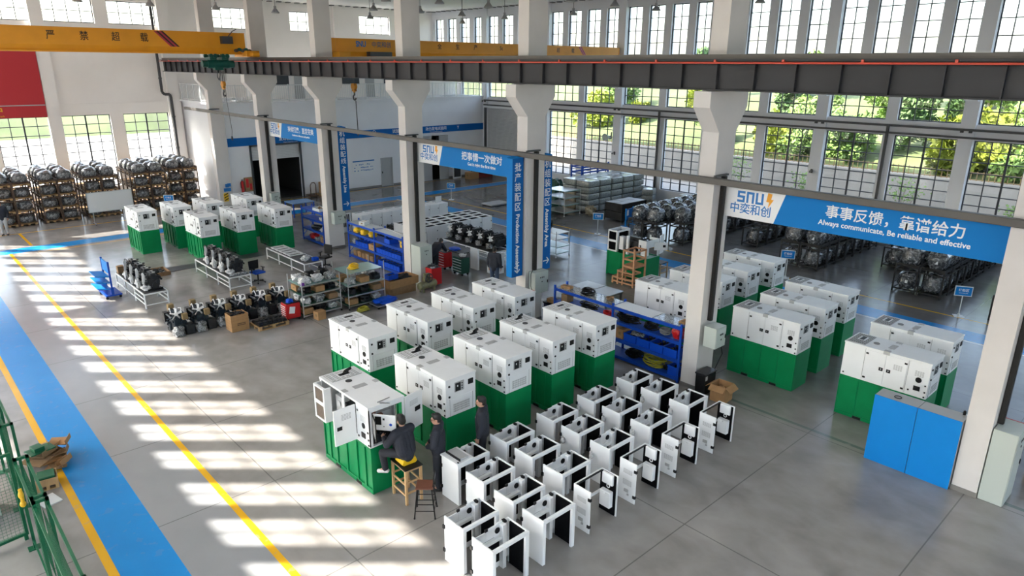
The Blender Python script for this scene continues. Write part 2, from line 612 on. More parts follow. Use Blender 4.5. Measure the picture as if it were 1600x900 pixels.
def wall(name, axis, pos, th, u0, u1, z0, z1, holes, m):
    """wall slab perpendicular to axis (0: X, 1: Y), interior face at pos, thickness th (signed outward), with rectangular openings"""
    us = sorted({u0, u1} | {h[0] for h in holes} | {h[1] for h in holes})
    zs = sorted({z0, z1} | {h[2] for h in holes} | {h[3] for h in holes})
    us = [u for u in us if u0 <= u <= u1]
    zs = [z for z in zs if z0 <= z <= z1]
    mb = MB()
    a, b = sorted((pos, pos + th))
    prev = None
    runs = []
    for i in range(len(us) - 1):
        uc = (us[i] + us[i + 1]) / 2
        segs, st = [], None
        for j in range(len(zs) - 1):
            zc = (zs[j] + zs[j + 1]) / 2
            solid = not any(h[0] < uc < h[1] and h[2] < zc < h[3] for h in holes)
            if solid and st is None:
                st = zs[j]
            if not solid and st is not None:
                segs.append((st, zs[j]))
                st = None
        if st is not None:
            segs.append((st, zs[-1]))
        if runs and runs[-1][2] == segs:
            runs[-1][1] = us[i + 1]
        else:
            runs.append([us[i], us[i + 1], segs])
    for r0, r1, segs in runs:
        for s0, s1 in segs:
            if axis == 0:
                mb.box(a, r0, s0, b, r1, s1)
            else:
                mb.box(r0, a, s0, r1, b, s1)
    return mb, struct


WN = [0]


def window(axis, pos, u0, u1, z0, z1, nu, nz, heavy=(), t=0.05, pane=True, out=1):
    WN[0] += 1
    mb = MB()
    def bx(a0, a1, c0, c1, d):
        if axis == 0:
            mb.box(pos - d / 2, a0, c0, pos + d / 2, a1, c1)
        else:
            mb.box(a0, pos - d / 2, c0, a1, pos + d / 2, c1)
    bx(u0, u0 + t, z0, z1, .07)
    bx(u1 - t, u1, z0, z1, .07)
    bx(u0 + t, u1 - t, z0, z0 + t, .07)
    bx(u0 + t, u1 - t, z1 - t, z1, .07)
    for i in range(1, nu):
        u = u0 + (u1 - u0) * i / nu
        w = .085 if i in heavy else .042
        bx(u - w / 2, u + w / 2, z0 + t, z1 - t, .05)
    for j in range(1, nz):
        z = z0 + (z1 - z0) * j / nz
        bx(u0 + t, u1 - t, z - .021, z + .021, .046)
    o = struct(mb.make('window_%d' % WN[0], m_sash))
    if pane:
        g = MB()
        if axis == 0:
            g.box(pos - .004, u0 + .01, z0 + .01, pos + .004, u1 - .01, z1 - .01)
        else:
            g.box(u0 + .01, pos - .004, z0 + .01, u1 - .01, pos + .004, z1 - .01)
        g.make('window_pane', m_glass, o)
    return o


# ---- right wall
holes, wins = [], []
for k in range(-3, 7):
    y0 = 9.80 + BAY * k
    for a, b in ((0, 1.08), (1.6, 2.75), (3.26, 4.42), (4.93, 6.06)):
        if YF + .3 < y0 + a and y0 + b < YB - .2:
            wins.append((y0 + a, y0 + b, 9.06, 11.93, 2, 4, ()))
    for a, b in ((0, 2.76), (3.28, 6.06)):
        if YF + .3 < y0 + a and y0 + b < YB - .2:
            wins.append((y0 + a, y0 + b, 6.03, 7.72, 4, 3, ()))
            if y0 + a < 36.3:
                wins.append((y0 + a, y0 + b, .95, 5.33, 4, 9, (2,)))
wr = wins
mbw, _ = wall('wall_right', 0, XR, .34, YF - .3, YB + .3, 0, ZC, [w[:4] for w in wins], m_wall)
# piers and sills stand proud of the wall
for k in range(-3, 7):
    y = 9.49 + BAY * k
    if YF < y < 43:
        mbw.box(XR - .16, y - .3, 0, XR, y + .3, ZC - .02)
        mbw.prism([(y - .27, 7.05), (y + .27, 7.05), (y + .27, 7.75), (y - .27, 7.75)], 0, XR - .5, XR - .16)
struct(mbw.make('wall_right', m_wallb))
for w in wins:
    window(0, XR + .17, *w[:6], heavy=w[6])
# ---- back wall
wins = []
for k in range(-3, 4):
    x0 = 9.05 + BAY * k
    for a, b in ((0, 2.7), (3.45, 6.15)):
        if x0 + b < XR - .3 and x0 + a > XL + .3 and x0 < 15:
            wins.append((x0 + a, x0 + b, 10.62, 11.95, 4, 2, ()))
            if x0 + b < 15.5:
                wins.append((x0 + a, x0 + b, .9, 5.31, 4, 8, (2,)))
wins += [(18.72, 21.42, 10.62, 11.95, 4, 2, ()), (24.22, 26.92, 10.62, 11.95, 4, 2, ()), (29.88, 32.6, 10.62, 11.95, 4, 2, ()), (22.8, 24.1, .9, 2.6, 2, 3, ())]
mbw, _ = wall('wall_back', 1, YB, .34, XL - .3, XR + .3, 0, ZC, [w[:4] for w in wins], m_wall)
for k in range(-2, 1):
    x = 8.4 + BAY * k
    mbw.box(x, YB - .3, 0, x + .67, YB, ZC - .02)
mbw.box(15.25, YB - .3, 0, 15.95, YB, ZC - .02)
mbw.box(21.8, YB - .25, 6.1, 22.4, YB, ZC - .02)
mbw.box(27.6, YB - .25, 6.1, 28.2, YB, ZC - .02)
for z0, z1, d in ((5.9, 6.0, .1), (7.9, 7.97, .1), (5.35, 5.9, .05), (7.32, 7.9, .05)):
    mbw.box(XL, YB - d, z0, 15.25, YB, z1)
struct(mbw.make('wall_back', m_wall))
for w in wins:
    window(1, YB + .17, *w[:6], heavy=w[6])
# ---- left wall (behind the camera's left shoulder: its windows throw the sun patches)
wins = []
for k in range(-3, 7):
    y0 = 9.80 + BAY * k - .27
    for a, b in ((0, 1.08), (1.6, 2.75), (3.26, 4.42), (4.93, 6.06)):
        if YF + .3 < y0 + a and y0 + b < YB - .2:
            wins.append((y0 + a, y0 + b, 9.06, 11.93, 2, 4, ()))
    for a, b in ((.4, 1.8), (3.7, 5.1)):
        if YF + .3 < y0 + a and y0 + b < YB - .2:
            wins.append((y0 + a, y0 + b, 6.25, 6.95, 2, 1, ()))
            wins.append((y0 + a - .4, y0 + b + .96, .95, 5.3, 4, 8, (2,)))  # unseen low windows, widened to bring in more light from the left
mbw, _ = wall('wall_left', 0, XL, -.2, YF - .3, YB + .3, 0, ZC, [w[:4] for w in wins], m_wall)
struct(mbw.make('wall_left', m_wall))
for w in wins:
    window(0, XL - .1, *w[:6], heavy=w[6])
# ---- front wall (behind the camera)
wins = []
for k in range(-3, 4):
    x0 = 9.05 + BAY * k
    for a, b in ((0, 2.7), (3.45, 6.15)):
        if x0 + b < XR - .3 and x0 + a > XL + .3:
            wins.append((x0 + a, x0 + b, 10.3, 11.95, 4, 2, ()))
            wins.append((x0 + a, x0 + b, .95, 5.31, 4, 8, (2,)))
mbw, _ = wall('wall_front', 1, YF, -.3, XL - .3, XR + .3, 0, ZC, [w[:4] for w in wins], m_wall)
struct(mbw.make('wall_front', m_wall))
for w in wins:
    window(1, YF - .15, *w[:6], heavy=w[6])

# ---- track rails of the sliding window wall, drain pipe
mb = MB()
mb.box(XR - .22, -8, 5.74, XR - .16, 42.9, 5.84)
mb.box(XR - .24, -8, 5.40, XR - .16, 42.9, 5.49)
for k in range(-2, 7):
    y = 9.49 + BAY * k
    if y < 43:
        for d in (-.22, .12):
            mb.box(XR - .27, y + d, 5.66, XR - .15, y + d + .12, 5.78)
for y in (12.83, 26.19):
    mb.box(XR - .24, y - .06, .9, XR - .15, y + .06, 5.84)
struct(mb.make('trim_1', m_dgrey))
mb = MB()
mb.path([(14.86, YB - .42, ZC - .002), (14.86, YB - .42, 6.6), (15.0, YB - .42, 6.45), (15.3, YB - .42, 6.45), (15.36, YB - .42, 6.3), (15.36, YB - .42, 0)], .085, 10)
for z in (11, 9, 7.4, 5.0, 3.0):
    mb.tube((14.86 if z > 6.5 else 15.36, YB - .42, z), (14.86 if z > 6.5 else 15.36, YB - .42, z + .1), .105, 10)
tag(mb.make('drain_pipe', m_pipe, smooth=40), 'dark drain pipe running down the back wall beside the mezzanine corner', 'pipe')

# ---- columns
CY = [-10.67, -3.97, 2.72, 9.43, 16.13, 22.82, 29.5, 36.2, 42.9]
for y in CY:
    mb = MB()
    if y > YF + 1:
        prof = [(15.36, 0), (16.15, 0), (16.15, 6.88), (16.56, 7.47), (16.56, 7.85), (16.16, 7.85), (16.16, ZC), (15.36, ZC), (15.36, 7.85), (14.85, 7.85), (14.85, 7.48), (15.36, 6.88)]
        mb.prism(prof, 1, y - .23, y + .23)
        struct(mb.make('column', m_colm))
        b = MB()
        b.box(15.345, y - .245, 0, 16.165, y + .245, .11)
        struct(b.make('baseboard_column', m_plinth))

# ---- mezzanine block at the far end
mz = [(17.68, 20.95, 0, 3.5), (27.05, 27.97, 0, 1.98), (30.7, 33.0, 0, 3.32)]
mbw, _ = wall('wall_mezzanine', 1, 43.05, .2, 16.3, XR, 0, 6.0, mz, m_wallb)
mbw.box(16.1, 43.25, 0, 16.3, YB, 6.0)
mbw.box(15.9, 42.95, 5.99, XR, YB, 6.12)
struct(mbw.make('wall_mezzanine', m_wallb))
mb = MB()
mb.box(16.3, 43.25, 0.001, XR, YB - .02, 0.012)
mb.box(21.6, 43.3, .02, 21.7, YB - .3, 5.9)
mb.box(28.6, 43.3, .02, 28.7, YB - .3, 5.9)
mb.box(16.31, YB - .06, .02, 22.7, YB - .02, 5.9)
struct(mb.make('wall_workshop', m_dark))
mb = MB()
mb.box(16.3, 43.0, 0, 17.6, 43.05, .12)
mb.box(21.1, 43.0, 0, 27.0, 43.05, .12)
mb.box(28.0, 43.0, 0, 30.6, 43.05, .12)
mb.box(33.1, 43.0, 0, XR, 43.05, .12)
struct(mb.make('baseboard_mezzanine', m_plinth))
# roller shutter door in the mezzanine face
mb = MB()
mb.box(17.6, 42.95, 0, 17.7, 43.05, 3.55, 1)
mb.box(20.92, 42.95, 0, 21.02, 43.05, 3.55, 1)
mb.box(17.6, 42.95, 3.46, 21.02, 43.05, 3.56, 1)
for i in range(9):
    mb.box(17.7, 43.09, 2.6 + i * .1, 20.92, 43.13, 2.69 + i * .1)
struct(mb.make('door_1', [m_shut, m_dgrey]))
mb = MB()
mb.box(27.05, 43.07, 0, 27.97, 43.12, 1.98)
for q in (27.02, 27.95):
    mb.box(q, 43.0, 0, q + .05, 43.06, 2.02)
mb.box(27.02, 43.0, 1.98, 28.0, 43.06, 2.03)
d2 = struct(mb.make('door_2', m_grey))
mb = MB()
mb.ell((27.13, 43.02, 1.0), (.03, .05, .08))
mb.make('door_handle', m_blk, d2)
mb = MB()
mb.box(30.6, 42.96, 0, 31.5, 43.03, 3.3)
mb.box(32.22, 42.96, 0, 33.05, 43.03, 3.3)
for i in range(7):
    mb.box(30.6 + .02, 42.94, .3 + i * .42, 31.48, 42.965, .32 + i * .42)
struct(mb.make('door_3', m_grey))
# roller shutter on the right wall beyond the last pier
mb = MB()
n = 52
for i in range(n):
    z = .05 + i * (5.2 / n)
    mb.prism([(-.0, z), (-.05, z + .02), (-.05, z + .075), (0, z + .1)][::-1], 1, 36.9, 42.6)
    for j in range(len(mb.v) - 8, len(mb.v)):
        mb.v[j] = (XR - .02 + mb.v[j][0], mb.v[j][1], mb.v[j][2])
mb.box(XR - .25, 42.6, 0, XR - .02, 42.8, 5.5, 1)
mb.box(XR - .25, 36.7, 0, XR - .02, 36.9, 5.5, 1)
mb.box(XR - .4, 36.7, 5.25, XR - .02, 42.8, 5.4, 2)
struct(mb.make('door_4', [m_shut, m_dgrey, m_white]))
# balcony railing: one run along the face, one on the side
def railing(label, pts):
    t = thing('balcony_railing', label, 'railing')
    r = MB()
    b = MB()
    for (x0, y0), (x1, y1) in zip(pts[:-1], pts[1:]):
        L = math.hypot(x1 - x0, y1 - y0)
        for z in (6.2, 7.12):
            r.bar((x0, y0, z), (x1, y1, z), .05, .04)
        n = int(L / .14)
        for i in range(n + 1):
            x, y = x0 + (x1 - x0) * i / n, y0 + (y1 - y0) * i / n
            if i % 8 == 0:
                r.box(x - .03, y - .03, 6.1, x + .03, y + .03, 7.17)
            else:
                b.box(x - .011, y - .011, 6.2, x + .011, y + .011, 7.1)
    r.make('rail', m_pvc, t)
    o = b.make('baluster_row', m_pvc, t)
    o['kind'] = 'stuff'
railing('pale metal balcony railing along the mezzanine edge above the blue band', [(16.0, 43.05), (36.3, 43.05)])
railing('pale metal balcony railing on the short side of the mezzanine by the pipe', [(15.96, 43.25), (15.96, 49.2)])
# glazed office front up on the mezzanine
mb = MB()
mb.box(19.0, 46.0, 6.12, 36.3, 46.1, 8.5)
for x in (20.5, 23.2, 25.9, 29.5):
    mb.box(x, 45.96, 7.0, x + 1.5, 46.0, 8.2, 1)
for x in (22.4, 27.9, 32.0):
    mb.box(x, 45.95, 6.12, x + .75, 46.0, 8.1, 2)
struct(mb.make('wall_office', [m_wall, m_sash, m_grey]))

# ---- steel fixed to the columns
t = thing('crane_runway', 'long dark grey steel crane runway beam carried on the column brackets', 'crane beam')
mb = MB()
mb.box(14.97, -10.2, 7.87, 15.19, 48.9, 7.90)
mb.box(14.97, -10.2, 8.50, 15.19, 48.9, 8.53)
mb.box(15.07, -10.2, 7.90, 15.09, 48.9, 8.50)
mb.box(14.86, -10.2, 8.53, 15.3, 48.9, 8.58)
mb.make('girder', m_beam, t)
mb = MB()
mb.box(15.02, -10.2, 8.58, 15.10, 48.9, 8.68)
mb.make('rail', m_rail, t)
mb = MB()
y = -9.9
while y < 48.7:
    mb.box(14.975, y, 7.90, 15.07, y + .02, 8.50)
    y += BAY / 7
o = mb.make('stiffener_plates', m_beam, t)
o['kind'] = 'stuff'
mb = MB()
mb.tube((14.84, -10.2, 8.49), (14.84, 48.9, 8.49), .022, 6)
y = -9.0
while y < 48.5:
    mb.box(14.83, y, 8.47, 14.9, y + .05, 8.56)
    y += 1.65
mb.make('conductor_bar', mat('conductor_red', (0.55, 0.06, 0.03), 0.4), t)
t2 = thing('crane_runway', 'crane runway beam on the far side of the columns over the right bay', 'crane beam')
mb = MB()
mb.box(16.36, -10.2, 7.86, 16.54, 48.9, 7.89)
mb.box(16.44, -10.2, 7.89, 16.46, 48.9, 8.45)
mb.box(16.36, -10.2, 8.45, 16.54, 48.9, 8.48)
mb.make('girder', m_beam, t2)
mb = MB()
mb.box(16.42, -10.2, 8.48, 16.5, 48.9, 8.56)
mb.make('rail', m_rail, t2)
t3 = thing('crane_runway', 'crane runway beam along the window wall seen just behind the near beam', 'crane beam')
mb = MB()
mb.box(36.2, -10.2, 7.86, 36.4, 48.9, 7.89)
mb.box(36.29, -10.2, 7.89, 36.31, 48.9, 8.45)
mb.box(36.2, -10.2, 8.45, 36.4, 48.9, 8.48)
mb.box(36.26, -10.2, 8.48, 36.34, 48.9, 8.56)
mb.make('girder', m_beam, t3)

t = thing('banner_rail', 'brown grey steel tube running along the columns above the banners', 'rail')
mb = MB()
mb.box(15.18, -9.5, 5.645, 15.34, 46.5, 5.80)
mb.make('tube', m_rail, t, bevel=.01)
for y in CY[2:]:
    mb = MB()
    mb.box(15.30, y - .30, 5.805, 15.9, y - .235, 5.85)
    mb.make('bracket', m_dgrey, t)
for i, y in enumerate(CY[2:]):
    zt = [1.62, 1.95, 1.88, 1.60, 1.85, 1.85, 1.85][i]
    mb = MB()
    mb.box(15.66, y - .33, zt, 15.79, y - .235, 5.80)
    mb.box(15.685, y - .34, zt, 15.765, y - .33, 5.80)
    if i < 6:
        tag(mb.make('cable_duct', m_duct), 'dark cable duct running up the %s column counted from the right edge' % ORD[i], 'duct', 'cable ducts on the columns')

# ---- outdoors
mb = MB()
mb.box(XR + .34, -60, -.4, 48, 150, -.02)
mb.box(-60, YB + .34, -.4, XR + .34, 150, -.02)
mb.box(-60, -60, -.4, XL - .3, YB + .34, -.02)
mb.box(XL - .3, -60, -.4, XR + .34, YF - .4, -.02)
struct(mb.make('ground', m_yard))
mb = MB()
mb.box(46, -30, -.02, 46.5, 75, 2.22)
mb.box(45.95, -30, 2.22, 46.55, 75, 2.32, 1)
struct(mb.make('wall_yard', [m_retw, m_yard]))
mb = MB()
N = 26
vs, fs = [], []
for i in range(N + 1):
    for j in range(61):
        x = 46.5 + i * 2.2
        y = -40 + j * 2.2
        vs.append((x, y, 2.1 + (1 - math.exp(-i / 9)) * 6.6 + noise.noise((x * .08, y * .08, 0)) * 0.7 * min(1, i / 3)))
fs = [(i * 61 + j, (i + 1) * 61 + j, (i + 1) * 61 + j + 1, i * 61 + j + 1) for i in range(N) for j in range(60)]
mb.add(vs, fs)
vs = []
for i in range(N + 1):
    for j in range(61):
        y = 96 + i * 2.2
        x = -60 + j * 2.2
        vs.append((x, y, -.05 + (1 - math.exp(-i / 9)) * 9 + noise.noise((x * .08, y * .08, 5)) * 1.0 * min(1, i / 3)))
fs = [(i * 61 + j, i * 61 + j + 1, (i + 1) * 61 + j + 1, (i + 1) * 61 + j) for i in range(N) for j in range(60)]
mb.add(vs, fs)
struct(mb.make('hills', m_hill, smooth=80))
t = thing('fence_railing', 'low pale picket railing on top of the yard retaining wall', 'fence')
mb = MB()
mb.box(46.22, -10, 2.75, 46.26, 60, 2.79)
mb.box(46.22, -10, 2.36, 46.26, 60, 2.40)
mb.make('rail', m_boxb, t)
mb = MB()
for i in range(230):
    mb.box(46.225, -10 + i * .3, 2.3, 46.255, -9.96 + i * .3, 2.85)
mb.make('picket_row', m_boxb, t)['kind'] = 'stuff'


def tree_proto(nm, seed, h, r, leafm, n=3200, trunk=.12):
    rnd = random.Random(seed)
    t = thing(nm, 'x', 'tree')
    mb = MB()
    mb.tube((0, 0, -.3), (0, 0, h * .55), trunk, 8, r2=trunk * .6)
    for i in range(7):
        a = rnd.uniform(0, 6.28)
        mb.tube((0, 0, h * rnd.uniform(.3, .5)), (math.cos(a) * r * .6, math.sin(a) * r * .6, h * rnd.uniform(.6, .9)), trunk * .45, 6, r2=trunk * .15)
    mb.make('trunk', m_bark, t)
    mb = MB()
    blobs = [(rnd.uniform(-.6, .6) * r, rnd.uniform(-.6, .6) * r, h * rnd.uniform(.35, .95), r * rnd.uniform(.35, .6)) for _ in range(14)]
    for i in range(n):
        bx, by, bz, br = rnd.choice(blobs)
        d = Vector((rnd.gauss(0, 1), rnd.gauss(0, 1), rnd.gauss(0, 1))).normalized() * br * rnd.uniform(.6, 1.05)
        c = Vector((bx, by, bz)) + d
        u = Vector((rnd.gauss(0, 1), rnd.gauss(0, 1), rnd.gauss(0, 1))).normalized()
        w = u.orthogonal().normalized()
        s = rnd.uniform(.10, .22)
        mb.add([c - u * s - w * s * .5, c + u * s - w * s * .5, c + u * s + w * s * .5, c - u * s + w * s * .5], [(0, 1, 2, 3)])
    mb.make('crown', leafm, t)
    return t


protos = [(Stamp(tree_proto('bushy_tree', 3, 3.8, 2.0, m_leafy)), 'yellow green'), (Stamp(tree_proto('bushy_tree', 5, 4.2, 2.2, m_leaf)), 'mid green'), (Stamp(tree_proto('bushy_tree', 8, 5.5, 2.2, m_leafd, 3400)), 'deep green')]
spots = [(48.0, 8.5, 1, 1.0), (48.4, 11.2, 0, 1.1), (48.0, 13.0, 0, 1.0), (50.5, 16.2, 2, .9), (48.2, 19.2, 1, .85), (48.6, 21.8, 1, 1.0), (48.4, 24.0, 0, .9), (49.0, 29.5, 0, .7), (51.5, 5.0, 2, 1.1), (48.3, 6.0, 1, 1.0),
         (53, 10, 1, 1.3), (54, 14.5, 2, 1.0), (56, 19, 1, 1.3), (54, 24, 1, 1.2), (56, 28, 2, 1.1), (53.5, 33, 1, 1.2), (57, 36, 0, 1.2), (52, 39.5, 0, 1.0), (50, 43.0, 0, 1.0), (55, 44, 1, 1.3), (60, 8, 2, 1.5), (62, 15, 1, 1.6), (62, 22, 1, 1.6), (62, 30, 1, 1.7), (61, 39, 2, 1.6), (60, 2, 1, 1.6)]
for i, (x, y, k, s) in enumerate(spots):
    st, nm = protos[k]
    d = i if x < 52 else i
    z = 2.1 + (1 - math.exp(-((x - 46.5) / 2.2) / 9)) * 6.6 - .7
    s *= .85 if x < 52 else .55
    o = st.put((x, y, z), i * 1.3, '%s bushy tree on the bank outside, %s' % (nm, ['opposite the right end of the windows', 'just left of the right end', 'low over the wall at right', 'tall behind the wall at right', 'between the right hand windows', 'over the wall near the middle', 'left of the middle panes', 'low at the far left panes', 'dark at the right edge', 'over the wall at the right edge', 'second row at right', 'second row right of middle', 'second row near the middle', 'second row left of middle', 'second row at left', 'second row farther left', 'second row by far left', 'low beside the far pier', 'by the last far pane', 'second row at far end', 'third row at right', 'third row right of middle', 'third row in the middle', 'third row left of middle', 'third row at far left', 'third row at right edge'][i]), 'trees on the bank beyond the yard wall')
    o.scale = (s, s, s)
def bare_tree(label, x, y, h):
    t = thing('bare_shrub', label, 'shrub', (x, y, 0))
    rnd = random.Random(int(x * 10 + y))
    mb = MB()
    for i in range(16):
        a = rnd.uniform(0, 6.28)
        p = Vector((0, 0, 0))
        d = Vector((math.cos(a) * .35, math.sin(a) * .35, 1)).normalized()
        for k in range(4):
            q = p + d * h / 4
            mb.tube(p, q, .012 * (1 - k * .2), 5)
            p = q
            d = (d + Vector((rnd.gauss(0, .25), rnd.gauss(0, .25), 0))).normalized()
    mb.make('stems', m_bark, t)
    mb = MB()
    for i in range(160):
        c = Vector((rnd.gauss(0, h * .2), rnd.gauss(0, h * .2), h * rnd.uniform(.45, 1.0)))
        u = Vector((rnd.gauss(0, 1), rnd.gauss(0, 1), rnd.gauss(0, 1))).normalized() * .06
        w = u.orthogonal()
        mb.add([c - u - w * .6, c + u - w * .6, c + u + w * .6, c - u + w * .6], [(0, 1, 2, 3)])
    mb.make('leaves', m_leaf, t)
bare_tree('thin young shrub in front of the yard wall at the right end panes', 44.2, 13.9, 2.3)
bare_tree('thin young shrub outside left of the big column', 43.6, 24.6, 2.6)
bare_tree('thin young shrub just right of the big column outside', 44.0, 19.9, 2.0)
bare_tree('small bare shrub at the far right pane outside', 44.0, 8.4, 1.5)
# ================================================================ GENERATOR SETS
GW, GL, GB, GT = 0.84, 1.97, 1.07, 1.97


def tank_mesh(fancy):
    """green base: tank with recessed bays between uprights on the long sides, fork pockets at the foot"""
    mb = MB()
    e = .03
    mb.box(e, .02, .04, GW - e, GL - .02, GB - .002)
    mb.box(0, 0, 0, GW, .03, GB - .001)
    mb.box(0, GL - .03, 0, GW, GL, GB - .001)
    for sx in (0, GW - e):
        mb.box(sx, .03, GB - .05, sx + e, GL - .03, GB - .001)
        # lower skirt broken by two fork pockets
        for a, b in ((.03, .45), (.66, 1.31), (1.52, GL - .03)):
            mb.box(sx, a, 0, sx + e, b, .10)
        for a, b in ((.45, .66), (1.31, 1.52)):
            mb.box(sx, a, .07, sx + e, b, .10)
        ups = (.28, .60, 1.02, 1.44, 1.74) if fancy else (.50, 1.00, 1.50)
        for y in ups:
            mb.box(sx, y - (.035 if fancy else .012), .10, sx + e, y + (.035 if fancy else .012), GB - .05)
        if not fancy:
            for a, b in ((.03, .488), (.512, .988), (1.012, 1.488), (1.512, GL - .03)):
                mb.box(sx + .004, a, .10, sx + e - .004, b, GB - .05)
    return mb


def canopy_mesh():
    mb = MB()
    mb.box(.004, .004, GB, GW - .004, GL - .004, GT - .045)
    # roof: two lids with a thin overhang
    mb.box(-.008, -.008, GT - .045, GW + .008, .985, GT)
    mb.box(-.008, .995, GT - .045, GW + .008, GL + .008, GT - .004)
    return mb


def make_genset(fancy, pipe, brown=False):
    t = thing('generator_set', 'x', 'generator')
    tank_mesh(fancy).make('base_tank', m_green, t, bevel=.006)
    for a in (.45, 1.31):
        mb = MB()
        mb.box(-.001, a + .01, .005, GW + .001, a + .2, .068)
        mb.make('fork_pocket', m_blk, t)
    canopy_mesh().make('canopy', m_white, t, bevel=.006)
    # long side (-X): end panel, two doors, service panel
    for nm, y0, y1, hinge in (('door', .98, 1.44, 1.405), ('door', .50, .97, .535)):
        mb = MB()
        mb.box(-.010, y0, GB + .04, .004, y1, GT - .075)
        d = mb.make(nm, m_white, t, bevel=.003)
        for z in (GB + .11, GT - .16):
            hb = MB()
            hb.box(-.022, hinge - .03, z - .02, -.010, hinge + .03, z + .02)
            hb.make('hinge', m_blk, d)
        lb = MB()
        ly = 1.055 if y0 > .9 else .885
        lb.box(-.020, ly - .045, 1.46, -.010, ly + .045, 1.54)
        lb.box(-.024, ly - .012, 1.49, -.020, ly + .012, 1.52, 1)
        lb.make('latch', [m_blk, m_steel], d)
    # slots
    mb = MB()
    for ya, yb in ((.60, .80), (.13, .33)):
        for i in range(5):
            z = 1.70 - i * .028
            for j in range(4):
                y = ya + (yb - ya) * j / 4
                mb.box(-.0135 if ya > .5 else -.002, y, z, -.0095 if ya > .5 else .004, y + (yb - ya) / 4 - .012, z + .013)
    mb.make('louvre_slots', m_grey, t)['kind'] = 'stuff'
    mb = MB()
    mb.tube((-.004, .22, 1.50), (.006, .22, 1.50), .062, 16)
    mb.torus((-.004, .22, 1.50), .058, .010, 16, 6, 0)
    mb.make('gauge_port', m_blk, t, smooth=40)
    mb = MB()
    mb.box(-.006, .16, 1.23, .004, .30, 1.34)
    mb.box(-.018, .185, 1.255, -.006, .275, 1.32)
    mb.make('socket_box', m_blk, t)
    mb = MB()
    for y, z in ((.06, 1.40), (.05, 1.24), (.05, 1.12), (.40, 1.20), (1.90, 1.15)):
        mb.box(-.012, y - .016, z - .016, .004, y + .016, z + .016)
    mb.make('bolt_caps', m_blk, t)['kind'] = 'stuff'
    mb = MB()
    mb.box(-.003, 1.46, GB + .04, .004, 1.465, GT - .06)
    mb.box(-.003, .475, GB + .04, .004, .48, GT - .06)
    mb.make('panel_seams', m_mid, t)['kind'] = 'stuff'
    # control end (-Y)
    mb = MB()
    mb.box(.24, -.012, 1.62, .50, .004, 1.85)
    cp = mb.make('control_window', m_grey, t, bevel=.004)
    mb = MB()
    mb.box(.255, -.016, 1.64, .40, -.011, 1.83)
    for i in range(3):
        mb.box(.425, -.015, 1.66 + i * .06, .455, -.011, 1.69 + i * .06)
    mb.make('control_screen', m_blk, cp)
    mb = MB()
    mb.box(.30, -.018, 1.74, .33, -.015, 1.78)
    mb.make('display', m_letter, cp)
    mb = MB()
    mb.box(.62, -.014, 1.70, .755, .004, 1.82)
    mb.box(.66, -.020, 1.73, .715, -.014, 1.79)
    mb.make('emergency_switch', m_blk, t)
    for z in (1.80, 1.55):
        mb = MB()
        mb.box(.075, -.014, z - .02, .115, .004, z + .02)
        mb.make('hinge', m_blk, t)
    mb = MB()
    mb.box(.10, -.009, GB + .02, .74, .004, 1.50)
    ep = mb.make('end_panel', m_white, t, bevel=.004)
    mb = MB()
    mb.box(.098, -.0105, GB + .02, .103, -.008, 1.50)
    mb.box(.737, -.0105, GB + .02, .742, -.008, 1.50)
    for i in range(14):
        for j in range(4):
            x = .20 + i * .033
            mb.box(x, -.0105, 1.155 + j * .052, x + .014, -.0085, 1.195 + j * .052)
    mb.make('louvre_slots', m_mid, ep)['kind'] = 'stuff'
    # roof: far-end grille, exhaust mouth, filler cap, lifting plates
    mb = MB()
    mb.box(.07, 1.52, GT - .002, GW - .07, 1.93, GT + .003, 1)
    for i in range(9):
        y = 1.525 + i * .0475
        mb.box(.075, y, GT + .003, GW - .075, y + .020, GT + .010)
    for i in range(7):
        x = .075 + i * .1115
        mb.box(x, 1.525, GT + .003, x + .016, 1.925, GT + .0105)
    mb.make('roof_grille', [m_white if not brown else m_grey, m_mesh], t)
    mb = MB()
    mb.box(.30, 1.62, GT + .004, .58, 1.80, GT + .014, 1)
    mb.box(.325, 1.66, GT + .012, .565, 1.76, GT + .018)
    mb.make('exhaust_opening', [m_blk, m_letter], t)
    if pipe:
        mb = MB()
        mb.path([(.46, 1.71, GT + .01), (.46, 1.71, GT + .05), (.50, 1.72, GT + .07), (.62, 1.76, GT + .075)], .034, 8)
        mb.tube((.40, 1.70, GT + .018), (.56, 1.74, GT + .03), .03, 8)
        mb.make('exhaust_elbow', m_blk, t, smooth=50)
    mb = MB()
    mb.tube((.36, 1.36, GT - .002), (.36, 1.36, GT + .006), .072, 18)
    mb.torus((.36, 1.36, GT + .006), .066, .008, 18, 6)
    mb.make('filler_cap', m_mid if brown else m_dgrey, t, smooth=40)
    for x0, x1 in ((-.01, .10), (.26, .56), (.74, .85)):
        mb = MB()
        mb.box(x0, .92, GT + .0, x1, 1.06, GT + .008)
        if x1 - x0 > .2:
            mb.box(x0 + .04, .95, GT + .008, x0 + .07, 1.03, GT + .016)
            mb.box(x1 - .07, .95, GT + .008, x1 - .04, 1.03, GT + .016)
        else:
            mb.box(x0, .92, GT - .08, x0 + .012 if x0 < 0 else x1, 1.06, GT, 0) if x0 < 0 else None
        mb.make('lifting_plate', m_grey, t)
    return t


